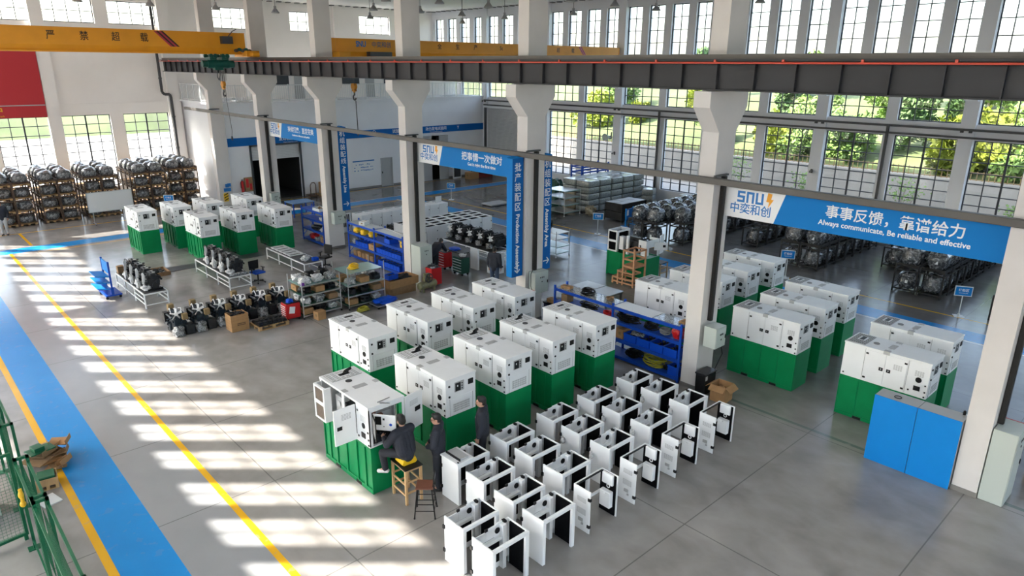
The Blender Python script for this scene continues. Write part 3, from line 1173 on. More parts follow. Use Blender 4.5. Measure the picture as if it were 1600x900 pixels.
gs_pipe = Stamp(make_genset(True, True))
gs_open = Stamp(make_genset(True, False))
gs_right = Stamp(make_genset(False, False, True))
F1 = 'Generator sets in the middle of the hall'
rows = [
    (gs_pipe, 8.14, 10.84, 'green based generator set next to the open one, men standing before it'),
    (gs_pipe, 9.88, 10.83, 'white and green generator set, second to the right of the open one'),
    (gs_pipe, 11.46, 10.86, 'white and green generator set third right of the open one, front row'),
    (gs_open, 13.07, 10.85, 'white and green generator set at right end of front row by the blue rack'),
    (gs_open, 8.17, 13.99, 'white and green generator set at the left end of the back row'),
    (gs_open, 9.95, 13.97, 'white and green generator set second from left in the back row'),
    (gs_open, 11.55, 14.02, 'white and green generator set third from left in the back row'),
    (gs_open, 13.09, 13.97, 'white and green generator set at right end of back row, below hanging sign'),
    (gs_right, 17.22, 7.36, 'white and green generator set next to the open cardboard box, nearest right of it'),
    (gs_right, 18.88, 7.43, 'white and green generator set second back, just right of the column'),
    (gs_right, 20.62, 7.52, 'white and green generator set third back, right of the column'),
    (gs_right, 16.95, 4.12, 'white and green generator set standing behind the blue cabinets'),
    (gs_right, 18.82, 4.22, 'white and green generator set farther back behind the blue cabinets'),
    (gs_right, 17.16, 10.78, 'white generator set behind the blue rack, half hidden by the big column'),
    (gs_right, 18.98, 10.74, 'white generator set behind the big column, its control end showing at right'),
    (gs_right, 20.62, 10.78, 'white generator set beyond the column, second from the far end'),
    (gs_right, 22.34, 10.74, 'white generator set beyond the column with a small blue sign behind it'),
]
for st, x, y, lb in rows:
    st.put((x, y, 0), 0, lb, 'closed generator sets right of the open one' if x < 15 else 'closed generator sets in the right bay')
for x, y, lb in [
    (8.48, 34.05, 'white and green generator set at the far left, in front of the whiteboard'),
    (10.03, 34.05, 'white and green generator set second from left at the far end, blue sign behind'),
    (11.53, 34.0, 'white and green generator set third along in the rear far row'),
    (13.48, 34.0, 'white and green generator set at the right end of the rear far row'),
    (10.12, 31.0, 'white and green generator set left of the near far row, behind the engine bench'),
    (11.74, 31.0, 'white and green generator set in the middle of the near far row'),
    (13.45, 30.75, 'white and green generator set right of the near far row by the column'),
]:
    gs_open.put((x, y, 0), 0, lb, 'closed generator sets at the far end of the left bay')

# ---- the open generator set being worked on
t = thing('generator_set', 'open white and green generator set with doors swung out, seated man working at it', 'generator', (6.25, 10.86, 0))
tank_mesh(True).make('base_tank', m_green, t, bevel=.006)
for a in (.45, 1.31):
    mb = MB()
    mb.box(-.001, a + .01, .005, GW + .001, a + .2, .068)
    mb.make('fork_pocket', m_blk, t)
mb = MB()   # shell: floor, far end, right side, posts, roof
mb.box(0, 0, GB, GW, GL, GB + .03)
mb.box(0, GL - .03, GB + .03, GW, GL, GT - .045)
mb.box(GW - .02, .35, GB + .03, GW, GL - .03, GT - .045)
for y0, y1 in ((0, .48), (.96, 1.04), (1.90, GL - .03)):
    mb.box(0, y0, GB + .03, .02, y1, GT - .045)
mb.box(0, 0, GT - .12, GW, .02, GT - .045)
mb.box(0, 0, GB + .03, .07, .02, GT - .12)
mb.box(GW - .05, 0, GB + .03, GW, .02, GT - .12)
mb.box(.02, .46, GB + .03, GW - .02, .48, GT - .1)
mb.box(-.008, -.008, GT - .045, GW + .008, .985, GT)
mb.box(-.008, .995, GT - .045, GW + .008, GL + .008, GT - .004)
mb.make('canopy', m_white, t)
mb = MB()
mb.box(.07, 1.52, GT - .002, GW - .07, 1.93, GT + .003, 1)
for i in range(9):
    y = 1.525 + i * .0475
    mb.box(.075, y, GT + .003, GW - .075, y + .020, GT + .010)
for i in range(7):
    x = .075 + i * .1115
    mb.box(x, 1.525, GT + .003, x + .016, 1.925, GT + .0105)
mb.make('roof_grille', [m_white, m_mesh], t)
mb = MB()
mb.box(.30, 1.62, GT + .004, .58, 1.80, GT + .014, 1)
mb.box(.325, 1.66, GT + .012, .565, 1.76, GT + .018)
mb.make('exhaust_opening', [m_blk, m_letter], t)
mb = MB()
mb.path([(.46, 1.71, GT + .01), (.46, 1.71, GT + .05), (.50, 1.72, GT + .07), (.64, 1.76, GT + .08)], .034, 8)
mb.tube((.40, 1.70, GT + .018), (.56, 1.74, GT + .03), .03, 8)
mb.make('exhaust_elbow', m_blk, t, smooth=50)
mb = MB()
mb.tube((.36, 1.36, GT - .002), (.36, 1.36, GT + .006), .072, 18)
mb.make('filler_cap', m_dgrey, t)
for x0, x1 in ((-.01, .10), (.26, .56), (.74, .85)):
    mb = MB()
    mb.box(x0, .92, GT, x1, 1.06, GT + .008)
    mb.make('lifting_plate', m_grey, t)
mb = MB()
for ya in (.13,):
    for i in range(5):
        for j in range(4):
            mb.box(-.003, ya + j * .05, 1.70 - i * .028, .002, ya + j * .05 + .038, 1.713 - i * .028)
mb.make('louvre_slots', m_grey, t)['kind'] = 'stuff'
mb = MB()
mb.tube((-.006, .22, 1.50), (.002, .22, 1.50), .062, 16)
mb.make('gauge_port', m_blk, t)
mb = MB()
mb.box(-.016, .16, 1.23, .002, .30, 1.34)
mb.make('socket_box', m_blk, t)
mb = MB()
for y, z in ((.06, 1.40), (.05, 1.24), (.05, 1.12), (.42, 1.20), (.42, 1.78)):
    mb.box(-.012, y - .018, z - .018, .004, y + .018, z + .018)
mb.make('bolt_caps', m_blk, t)['kind'] = 'stuff'
# swung-out door, hinged at the service panel, pointing away from the set
mb = MB()
mb.box(-.50, .485, GB + .02, -.012, .515, GT - .09)
d = mb.make('door', m_white, t, bevel=.004)
lb = MB()
lb.box(-.44, .478, 1.42, -.33, .486, 1.50)
lb.make('latch', m_blk, d)
lb = MB()
for i in range(5):
    for j in range(4):
        lb.box(-.33 + j * .055, .482, 1.62 + i * .028, -.285 + j * .055, .486, 1.632 + i * .028)
lb.make('louvre_slots', m_grey, d)['kind'] = 'stuff'
# radiator air panel hung outside the far end
mb = MB()
for a in ((-.17, 1.50, GB + .02, -.12, 1.55, GT - .09), (-.17, 1.90, GB + .02, -.12, 1.95, GT - .09), (-.17, 1.55, GB + .02, -.12, 1.90, GB + .06), (-.17, 1.55, 1.46, -.12, 1.90, 1.54), (-.17, 1.55, GT - .13, -.12, 1.90, GT - .09)):
    mb.box(*a)
mb.box(-.12, 1.50, GB + .02, .0, 1.53, GT - .09)
mb.box(-.12, 1.92, GB + .02, .0, 1.95, GT - .09)
d = mb.make('radiator_panel', m_white, t)
mb = MB()
mb.box(-.155, 1.55, GB + .06, -.14, 1.90, 1.46)
mb.box(-.155, 1.55, 1.54, -.14, 1.90, GT - .13)
mb.make('radiator_mesh', m_mesh, d)
# control panel door swung out at the control end, with its glass flap
c = thing('control_panel', None, None)
c.parent = t
c.location = (.09, -.03, 0)
c.rotation_euler = (0, 0, math.radians(-52))
mb = MB()
mb.box(0, -.03, 1.50, .46, 0, 1.84)
mb.make('panel_plate', m_white, c, bevel=.004)
mb = MB()
mb.box(.04, -.034, 1.62, .17, -.03, 1.80)
mb.box(.20, -.034, 1.73, .24, -.03, 1.77)
mb.box(.21, -.034, 1.58, .23, -.03, 1.60)
mb.tube((.36, -.034, 1.64), (.36, -.03, 1.64), .03, 10, 1)
mb.make('control_screen', [m_blk, m_bbin], c)
g = MB()
for a in ((0, 0, 1.42, .03, .02, 1.88), (.36, 0, 1.42, .39, .02, 1.88), (.03, 0, 1.42, .36, .02, 1.45), (.03, 0, 1.85, .36, .02, 1.88)):
    g.box(*a)
g.box(.03, .008, 1.45, .36, .012, 1.85, 1)
gf = g.make('glass_flap', [m_blk, m_mid], t)
gf.location = (.05, -.03, -.02)
gf.rotation_euler = (0, 0, math.radians(-112))
# right-hand end door swung wide
mb = MB()
mb.box(0, -.015, GB + .05, .52, .015, GT - .03)
d = mb.make('door', m_white, t, bevel=.004)
d.location = (GW + .005, -.02, 0)
d.rotation_euler = (0, 0, math.radians(14))
lb = MB()
lb.box(.28, -.024, 1.50, .44, -.015, 1.60)
lb.make('latch', m_blk, d)
lb = MB()
for i in range(4):
    for j in range(5):
        lb.box(.13 + j * .05, -.018, 1.68 + i * .03, .17 + j * .05, -.015, 1.69 + i * .03)
lb.make('louvre_slots', m_grey, d)['kind'] = 'stuff'
# machinery inside
mb = MB()
mb.box(.10, .55, GB + .03, .74, 1.45, GB + .16)
mb.box(.18, .62, GB + .16, .66, 1.30, 1.62)
mb.tube((.42, .50, 1.40), (.42, .66, 1.40), .22, 16)
for i in range(5):
    mb.tube((.14, .70 + i * .14, 1.35), (.14, .70 + i * .14, 1.62), .035, 8)
mb.box(.12, .06, GB + .03, .74, .44, GB + .22)
mb.box(.30, .10, GB + .22, .50, .40, 1.50)
for i in range(6):
    mb.path([(.2 + i * .08, .08, 1.32), (.22 + i * .08, .06, 1.20), (.25 + i * .07, .10, GB + .2)], .012, 5)
mb.make('engine_block', m_eng, t)
mb = MB()
mb.box(.08, 1.15, 1.20, .24, 1.45, 1.72)
mb.tube((.09, 1.30, 1.56), (.05, 1.30, 1.56), .07, 12)
mb.box(.30, .38, 1.56, .74, .44, 1.82)
mb.make('electric_box', m_grey, t)
mb = MB()
mb.box(.16, .30, 1.60, .34, .42, 1.70)
mb.box(.42, .32, 1.52, .52, .44, 1.56)
mb.make('breaker', mat('breaker_copper', (.30, .14, .10), .5), t)
tl = MB()
tl.bar((0, 0, 0), (.30, .03, 0), .02, .012)
tl.bar((.02, -.05, .0), (.16, -.20, .0), .03, .008)
tag(tl.make('steel_ruler', m_steel, loc=(6.52, 10.95, GT + .009)), 'steel rule and angle lying on the roof of the open set', 'tool')

# ================================================================ WHITE CANOPY SECTIONS STANDING ON THE FLOOR
FW, FD, FH = 0.82, 0.54, 0.91


def make_section():
    t = thing('canopy_section', 'x', 'sheet metal frame')
    mb = MB()
    mb.box(0, 0, 0, .03, FD, FH)
    p = mb.make('side_panel', m_white, t, bevel=.004)
    for z in (.22, .70):
        h = MB()
        h.box(-.025, FD - .03, z - .035, .005, FD + .018, z + .035)
        h.make('hinge', m_blk, p)
    mb = MB()   # front portal
    mb.box(.03, 0, FH - .07, FW, .055, FH)
    mb.box(.03, 0, 0, .07, .055, FH - .07)
    mb.box(FW - .08, 0, 0, FW, .055, FH - .07)
    mb.make('front_frame', m_white, t, bevel=.004)
    mb = MB()
    mb.box(FW - .02, .06, 0, FW, FD, FH)
    p = mb.make('side_panel', m_white, t, bevel=.004)
    f = MB()
    f.box(FW - .05, .07, .02, FW - .021, FD - .09, FH - .03)
    f.make('foam_lining', m_foam, p)
    mb = MB()   # rear wall with ledge and round port
    mb.box(.34, FD - .02, .66, .50, FD, FH - .02)
    mb.box(.03, FD - .02, .66, .34, FD, FH - .06)
    mb.box(.03, FD - .02, 0, FW - .02, FD, .12)
    mb.box(.50, FD - .02, .50, .66, FD, FH)
    mb.box(.66, FD - .02, 0, FW - .02, FD, FH)
    mb.box(.03, FD - .09, .60, .62, FD - .02, .66)
    mb.box(.60, FD - .12, 0, .68, FD - .02, FH - .02)
    mb.box(.30, FD - .03, .66, .31, FD - .02, FH - .06)
    mb.make('rear_panel', m_white, t, bevel=.003)
    mb = MB()
    mb.tube((.55, FD - .03, .77), (.55, FD - .02, .77), .055, 16)
    mb.torus((.55, FD - .03, .77), .05, .008, 16, 6, 1)
    mb.make('cable_port', m_blk, t)
    f = MB()
    f.box(.04, FD - .045, .14, .58, FD - .021, .598)
    f.make('foam_lining', m_foam, t)
    for a in ((.67, FD - .07, FH - .035, .73, FD + .004, FH + .008), (.28, FD - .022, FH - .06, .34, FD + .004, FH - .01)):
        c = MB()
        c.box(*a)
        c.make('corner_bracket', m_blk, t)
    return t


sec = Stamp(make_section())
cols = [('leftmost', 6.15), ('second', 7.31), ('third', 8.60), ('fourth', 10.0), ('fifth', 11.37), ('sixth', 12.84)]
for ci, (cn, x) in enumerate(cols):
    ys = [(7.03, 'nearest'), (7.79, 'second'), (8.62, 'third'), (9.39, 'rearmost')]
    for ri, (y, rn) in enumerate(ys):
        if ci == 0 and ri > 1:
            continue
        if ci > 1 and ri == 0:
            continue
        lb = 'open white sheet metal frame, %s row from the viewer, %s line from the left' % (rn, cn)
        if ci == 1 and ri == 3:
            lb = 'open white sheet metal frame with a lid panel on top, before the standing man'
        sec.put((x, y, 0), 0, lb, 'open white canopy frames on the floor')
lid = thing('lid_panel', 'flat white lid panel lying on the frame in front of the standing man', 'panel', (7.29, 9.37, FH + .014))
mb = MB()
mb.box(-.01, -.0, 0, .42, .56, .035)
mb.make('panel', m_white, lid, bevel=.004)
mb = MB()
mb.box(.10, .08, .036, .34, .50, .075)
mb.make('raised_cover', m_grey, lid, bevel=.008)
mb = MB()
mb.box(.10, .06, .036, .115, .52, .085)
mb.box(.03, .03, .036, .05, .06, .06)
mb.make('edge_strip', m_blk, lid)


def make_endframe():
    t = thing('control_end_section', 'x', 'sheet metal frame')
    d = .42
    mb = MB()
    mb.box(0, 0, 0, .022, d, FH)
    p = mb.make('side_panel', m_white, t, bevel=.004)
    for z in (.16, .74):
        h = MB()
        h.box(-.016, -.012, z - .03, .03, .05, z + .03)
        h.make('hinge', m_blk, p)
    s = MB()
    for z0, n in ((.62, 4), (.36, 5)):
        for i in range(n):
            for j in range(5):
                s.box(-.003, .10 + j * .045, z0 + i * .026, .001, .135 + j * .045, z0 + i * .026 + .012)
    s.make('louvre_slots', m_grey, p)['kind'] = 'stuff'
    s = MB()
    s.box(-.014, .16, .20, 0, .27, .27)
    s.box(-.02, .15, .14, 0, .19, .18)
    s.make('socket_box', m_grey, p)
    mb = MB()
    mb.box(.022, d - .04, FH - .05, FW, d, FH)
    mb.box(.022, d - .04, .40, FW - .03, d, .45)
    mb.box(.022, d - .03, 0, .06, d, FH - .05)
    mb.make('rear_frame', m_white, t, bevel=.003)
    f = MB()
    f.box(.024, d - .06, FH - .03, FW - .06, d - .042, FH + .004)
    f.make('seal_strip', m_blk, t)
    mb = MB()
    mb.box(FW - .022, 0, 0, FW, d, FH)
    p = mb.make('side_panel', m_white, t, bevel=.004)
    f = MB()
    f.box(FW - .05, .03, .02, FW - .023, d - .01, FH - .02)
    f.make('foam_lining', m_foam, p)
    b = MB()
    b.box(FW - .16, .07, .20, FW - .05, .33, .55)
    b.box(FW - .165, .18, .50, FW - .16, .21, .53, 1)
    b.make('electric_box', [m_white, m_blk], p, bevel=.012)
    b = MB()
    b.box(FW - .10, .07, .68, FW - .05, .33, FH)
    b.make('document_box', m_white, p, bevel=.006)
    b = MB()
    b.torus((FW - .055, .20, .62), .035, .010, 14, 6, 0)
    b.make('handle', m_letter, p)
    return t


ef = Stamp(make_endframe())
for nm, x in (('leftmost', 8.57), ('second', 9.95), ('third', 11.36), ('rightmost', 12.82)):
    ef.put((x, 7.06, 0), 0, 'white frame with black lined panel and white box inside, %s of four' % nm, 'control end frames in the front row')
# small wrapped canisters hooked behind the frames
mb = MB()
mb.ell((0, 0, 0), (.06, .05, .075), 10, 8)
mb.tube((0, 0, .05), (0, 0, .10), .02, 8)
can = Stamp(tag(mb.make('filter_canister', m_filmw, smooth=60), 'x', 'canister'))
for x, y, lb in ((10.0, 8.62, 'fourth line third row'), (11.37, 8.62, 'fifth line third row'), (12.84, 8.62, 'sixth line third row'), (12.84, 9.39, 'sixth line rearmost row'), (11.37, 9.39, 'fifth line rearmost row'), (10.0, 7.79, 'fourth line second row'), (11.37, 7.79, 'fifth line second row'), (12.84, 7.79, 'sixth line second row')):
    can.put((x - .064, y + FD - .12, .62), 0, 'small wrapped canister hooked behind the white frame, %s' % lb, 'wrapped canisters on the frames')
# ================================================================ CRANES
def hook_block(name, label, x, y, ztop, zhook, tail=None):
    t = thing(name, label, 'hook', (x, y, zhook))
    mb = MB()
    for dx in (-.05, .05):
        mb.box(dx - .015, -.10, 0, dx + .015, .10, .34)
    mb.tube((-.06, -.06, .22), (.06, -.06, .22), .13, 14)
    mb.tube((-.06, .06, .22), (.06, .06, .22), .13, 14)
    mb.tube((0, 0, -.05), (0, 0, .06), .05, 10)
    mb.make('block', m_hook, t, smooth=40)
    mb = MB()
    pts = [(0, 0, -.04)] + [(0, .11 * math.sin(a), -.16 - .11 * (1 - math.cos(a)) + 0) for a in [i * .45 for i in range(0, 11)]]
    mb.path(pts, .035, 8)
    mb.make('hook', m_dgrey, t, smooth=50)
    for dx, dy in ((-.06, -.14), (.06, .14), (-.06, .14)):
        mb = MB()
        mb.tube((dx, dy, .24), (dx, dy, ztop - zhook), .010, 5)
        mb.make('rope', m_dgrey, t)
    return t


def bridge_crane(label, y, x0, x1, z0, z1, words, size, stripe_x, m_stripe):
    t = thing('bridge_crane', label, 'crane', (0, y, 0))
    mb = MB()
    zc = z0 + (z1 - z0) * .30
    mb.box(x0, 0, zc, x1, .02, z1)
    mb.box(x0, .40, zc, x1, .42, z1)
    mb.box(x0, -.03, z1, x1, .45, z1 + .03)
    mb.prism([(0, zc), (.06, z0 + .06), (.36, z0 + .06), (.42, zc)], 0, x0, x1)
    mb.box(x0, -.02, z0, x1, .44, z0 + .06)
    mb.make('girder', m_yel, t)
    return t


# 10 t crane over the left bay
CYN = 35.2
t = bridge_crane('yellow bridge crane over the left bay with dark warning characters', CYN, XL + .4, 14.75, 8.80, 9.76, None, 0, 0, None)
for s_, x in (('10t', 4.55), ('严', 6.62), ('禁', 7.84), ('超', 9.05), ('载', 10.2)):
    text('lettering', s_, .40, m_ldark, t, (x, -.004, 9.44), FACE_NY, 'CENTER', .85, .004)
mb = MB()
for i, (a, q) in enumerate(((0, 1), (.10, 0), (.20, 1), (.30, 0))):
    mb.prism([(10.62 + a, 9.76), (11.28 + a, 9.10), (11.38 + a, 9.10), (10.72 + a, 9.76)], 1, -.006, 0, q)
mb.make('hazard_stripes', [m_ldark, mat('hazard_red', (0.40, 0.03, 0.06), 0.5)], t)
mb = MB()
mb.box(14.55, -.55, 8.70, 15.2, .95, 8.98)
mb.box(14.7, -.9, 8.72, 15.05, -.55, 8.9)
mb.box(14.7, .95, 8.72, 15.05, 1.3, 8.9)
mb.make('end_truck', m_yel, t, bevel=.02)
mb = MB()
mb.box(13.55, -.30, 9.28, 14.05, 0, 9.62)
mb.path([(13.9, -.15, 9.62), (14.1, -.2, 9.85), (14.3, -.2, 9.95)], .02, 6)
mb.make('control_box', m_dgrey, t)
mb = MB()
for i in range(5):
    mb.ell((14.2 + i * .16, -.2, 8.98 + .05 * (i % 2)), (.12, .1, .08), 8, 6, i % 2)
mb.make('cable_loops', [m_dgrey, m_hoist], t)
# electric hoist under the girder
h = thing('electric_hoist', 'dark green electric hoist slung under the left yellow crane', 'hoist', (13.35, CYN, 8.36))
mb = MB()
mb.tube((-.50, .1, 0), (.50, .1, 0), .20, 20)
mb.tube((-.74, .1, 0), (-.50, .1, 0), .16, 18)
mb.tube((.50, .1, 0), (.76, .1, 0), .17, 18)
for i in range(5):
    mb.torus((.53 + i * .05, .1, 0), .17, .012, 18, 6, 0)
mb.box(-.2, -.05, -.28, .2, .25, -.15)
mb.make('drum', m_hoist, h, smooth=40)
for dx in (-.28, .28):
    mb = MB()
    mb.box(dx - .16, -.18, .18, dx + .16, .42, .30)
    for sx in (-.1, .1):
        mb.tube((dx + sx, -.24, .36), (dx + sx, -.16, .36), .10, 14)
        mb.tube((dx + sx, .47, .36), (dx + sx, .55, .36), .10, 14)
    mb.make('trolley', m_hoist, h, smooth=40)
mb = MB()
mb.path([(-.1, .0, -.2), (-.13, -.02, -.6), (-.05, 0, -.75), (.02, .0, -.5), (.05, 0, -.2)], .022, 6)
mb.make('control_cable', m_dgrey, h)
hook_block('crane_hook', 'orange hook block with black hook hanging from the green hoist', 13.50, CYN + .1, 8.0, 7.22)
mb = MB()
mb.path([(13.74, CYN + .5, 8.6), (13.70, CYN + .4, 6.6), (13.64, CYN, 5.2), (13.60, CYN, 4.95)], .012, 5)
mb.ell((13.60, CYN, 4.85), (.05, .04, .12), 8, 6)
tag(mb.make('crane_pendant', m_dgrey), 'thin pendant control on a cable below the green hoist', 'control')
# 5 t crane over the right bay
t = bridge_crane('yellow bridge crane over the right bay with logo and lettering', 29.45, 16.30, 36.45, 8.72, 9.48, None, 0, 0, None)
m_logod = mat('faded_blue_lettering', (0.10, 0.13, 0.20), 0.5)
for s_, x, z in (('中奕和创', 18.85, 9.26), ('安', 20.85, 9.26), ('全', 22.25, 9.26), ('生', 23.4, 9.26), ('产', 24.6, 9.26), ('5t', 26.4, 9.26), ('超', 30.85, 9.24), ('载', 32.1, 9.24)):
    text('lettering', s_, .28, m_logod if len(s_) > 2 else m_ldark, t, (x, -.004, z), FACE_NY, 'CENTER', .95, .003)
text('lettering', 'SNU', .34, m_lblue, t, (17.75, -.004, 9.27), FACE_NY, 'CENTER', .8, .012)
mb = MB()
for i, a in enumerate((0, .16)):
    mb.prism([(32.6 + a, 9.48), (33.0 + a, 9.04), (33.1 + a, 9.04), (32.7 + a, 9.48)], 1, -.006, 0)
mb.make('hazard_stripes', mat('hazard_violet', (0.33, 0.03, 0.16), 0.5), t)
mb = MB()
mb.box(16.20, -.75, 8.57, 16.75, 1.1, 8.92)
mb.box(16.22, -.05, 8.9, 16.45, .45, 9.5)
mb.make('end_truck', m_yel, t, bevel=.02)
mb = MB()
mb.box(36.1, -.75, 8.57, 36.5, 1.1, 8.85)
mb.make('end_truck', m_yel, t, bevel=.02)
mb = MB()
mb.box(18.0, -.35, 8.75, 19.2, -.05, 8.95)
mb.make('motor', m_dgrey, t)
mb = MB()
for x in range(9):
    mb.prism([(20.0 + x * 1.7, 8.93), (20.9 + x * 1.7, 8.93), (20.9 + x * 1.7, 8.96), (20.5 + x * 1.7, 8.99)], 1, -.05, 0)
mb.make('cable_clips', m_yel, t)['kind'] = 'stuff'
hook_block('crane_hook', 'orange hook block hanging between two columns against the mezzanine', 17.0, 29.0, 8.7, 7.22)
mb = MB()
mb.path([(17.05, 29.0, 6.80), (17.07, 29.0, 5.4)], .022, 6)
mb.ell((17.07, 29.0, 5.32), (.05, .04, .10), 8, 6)
tag(mb.make('crane_pendant', m_dgrey), 'grey pendant cable hanging below the hook between two columns', 'control')

# ================================================================ HIGH-BAY LAMPS
t = thing('high_bay_lamp', 'x', 'ceiling lamp')
mb = MB()
mb.tube((0, 0, .34), (0, 0, 1.549), .012, 6)
mb.make('rod', m_dgrey, t)
mb = MB()
mb.tube((0, 0, .2), (0, 0, .36), .07, 12)
mb.tube((0, 0, .05), (0, 0, .22), .20, 18, r2=.08)
mb.tube((0, 0, 0), (0, 0, .05), .215, 18)
mb.make('shade', m_lampm, t, smooth=40)
lamp = Stamp(t)
LP = [(8.5, 38.3, 'above the left yellow crane'), (11.6, 38.4, 'by the drain pipe'), (14.75, 38.4, 'left of the first far column'), (17.9, 38.3, 'beside the second far column'), (24.0, 38.6, 'before the far square window'), (30.8, 38.2, 'at the far right corner'),
      (20.5, 32.6, 'near the top edge above the far window'), (23.1, 32.2, 'just right of the fourth column'), (26.0, 32.3, 'over the start of the right crane lettering'), (29.4, 32.5, 'over the middle of the right crane'),
      (18.0, 27.6, 'at the top edge left of the column'), (20.3, 26.8, 'at the top edge beside the fourth column'), (23.2, 26.8, 'at the top edge by the corner windows'), (29.6, 27.2, 'right of the fifth column'),
      (23.5, 21.8, 'at the top edge right of the fifth column'), (26.6, 21.9, 'before the second group of high windows'), (29.9, 22.0, 'before the middle high windows'), (29.3, 16.2, 'near the top edge beside the big column')]
for x, y, lb in LP:
    lamp.put((x, y, 11.0), 0, 'grey bell lamp hanging on a rod, ' + lb, 'high bay lamps')

# ================================================================ SIGNS
def logo(t, y, z, s, dn=1.0, x=-.013):
    """company mark on a banner whose face looks to -X"""
    h, w, b = .30 * s, .22 * s, .062 * s
    zb = z + .02 * s
    for k, segs in enumerate((((0, 0, w, b), (w - b, b, w, h / 2 + b / 2), (0, h / 2 - b / 2, w - b, h / 2 + b / 2), (0, h / 2 + b / 2, b, h), (b, h - b, w, h)),
                              ((0, 0, b, h), (b, h - b, w, h), (w - b, 0, w, h - b)), ((0, b, b, h), (0, 0, w, b), (w - b, b, w, h)))):
        mb = MB()
        y1 = y + .40 * s - k * (w + .045 * s)
        for a in segs:
            mb.box(x, y1 - a[2], zb + a[1], x + .008, y1 - a[0], zb + a[3])
        mb.make('logo_letter', m_lblue, t)
    text('lettering', '中奕和创', .30 * s, m_lblue, t, (x, y, z - .16 * s), FACE_NX, 'CENTER', 1.0, .004)
    mb = MB()
    q = y - .46 * s
    mb.prism([(q, z + .36 * s), (q - .12 * s, z + .34 * s), (q - .10 * s, z + .20 * s), (q - .17 * s, z + .20 * s), (q - .03 * s, z - .04 * s), (q - .05 * s, z + .12 * s), (q + .03 * s, z + .13 * s)][::-1], 0, x, x + .008)
    mb.make('bolt_mark', m_orange, t)


def banner(label, yl, yr, zh, big, small, cx, sz, sm, dm=1.0):
    t = thing('hanging_banner', label, 'banner', (15.86, 0, 0))
    z0, z1 = 4.79, 5.56
    mb = MB()
    mb.box(-.01, yr, z0, .02, yl, z1)
    mb.make('board', m_sblue, t)
    mb = MB()
    mb.prism([(yl, z0), (yl, z1), (yl - 1.62, z1), (yl - 1.38, z0)][::-1], 0, -.0125, -.009)
    mb.make('logo_field', m_letter, t)
    logo(t, yl - .74, (z0 + z1) / 2, .93)
    text('lettering', big, sz, m_letter, t, (-.012, cx, 5.27), FACE_NX, 'CENTER', 1.0, .004)
    text('lettering', small, sm, m_letter, t, (-.012, cx, 5.02), FACE_NX, 'CENTER', 1.0, .003)
    for q in (yl - .3, yr + .3):
        b = MB()
        b.box(-.003, q - .02, z1 - .005, .003, q + .02, 5.70)
        b.make('hanger', m_dgrey, t)
    return t


banner('near blue hanging banner with logo and the reliable and effective slogan', 9.17, 3.0, 0, '事事反馈，靠谱给力', 'Always communicate, Be reliable and effective', 5.17, .315, .165)
banner('blue hanging banner with the right the first time slogan', 22.55, 16.5, 0, '把事情一次做对', 'Get it right the first time', 18.72, .315, .150)
banner('far pale blue hanging banner between the two farthest columns', 35.95, 29.85, 0, '持续打磨，直至完美', 'Continuous refinement until perfect', 32.35, .30, .125)


def flag(label, x0, x1, y, cn, en, arrow):
    """vertical box sign projecting from a column, lettering on the face towards -Y"""
    t = thing('column_sign', label, 'sign', (0, y, 0))
    mb = MB()
    mb.box(x0, -.13, 1.74, x1, .13, 5.62)
    mb.make('sign_box', m_sblue2, t)
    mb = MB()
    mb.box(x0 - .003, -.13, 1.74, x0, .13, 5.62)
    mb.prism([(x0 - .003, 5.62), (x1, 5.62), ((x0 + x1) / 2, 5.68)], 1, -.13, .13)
    mb.make('lit_side_face', m_sblue, t)  # lighter blue imitates the light falling on this side
    xc = (x0 + x1) / 2
    z = 5.32
    for ch in cn:
        text('lettering', ch, .29, m_letter, t, (xc, -.134, z), FACE_NY, 'CENTER', 1.0, .002)
        z -= .315
    rot = Matrix(((0, 1, 0), (0, 0, -1), (-1, 0, 0)))      # runs downwards
    text('lettering', en, .215, m_letter, t, (xc, -.134, z + .1), rot, 'LEFT', 1.0, .006)
    mb = MB()
    if arrow == 'down':
        mb.bar((xc, -.136, 2.20), (xc, -.136, 1.86), .035, .006, up=(0, 1, 0))
        mb.bar((xc - .11, -.136, 1.97), (xc + .01, -.136, 1.855), .035, .006, up=(0, 1, 0))
        mb.bar((xc + .11, -.136, 1.97), (xc - .01, -.136, 1.855), .035, .006, up=(0, 1, 0))
    else:
        mb.bar((xc - .14, -.136, 2.05), (xc + .14, -.136, 2.05), .035, .006, up=(0, 1, 0))
        mb.bar((xc + .03, -.136, 2.16), (xc + .14, -.136, 2.04), .035, .006, up=(0, 1, 0))
        mb.bar((xc + .03, -.136, 1.94), (xc + .14, -.136, 2.06), .035, .006, up=(0, 1, 0))
    mb.make('arrow', m_letter, t)
    for z in (2.2, 3.7, 5.2):
        b = MB()
        bx = x1 if x1 < 15.4 else x0 - .06
        b.box(bx, -.02, z, bx + .06, .02, z + .04)
        b.make('bracket', m_dgrey, t)
    return t


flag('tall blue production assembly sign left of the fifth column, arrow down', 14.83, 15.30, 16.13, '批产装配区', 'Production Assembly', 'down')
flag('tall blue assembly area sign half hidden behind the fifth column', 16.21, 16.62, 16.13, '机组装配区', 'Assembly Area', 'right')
flag('tall blue assembly line sign on the far column with right arrow', 16.21, 16.64, 29.5, '机组装配线', 'Assembly Line', 'right')

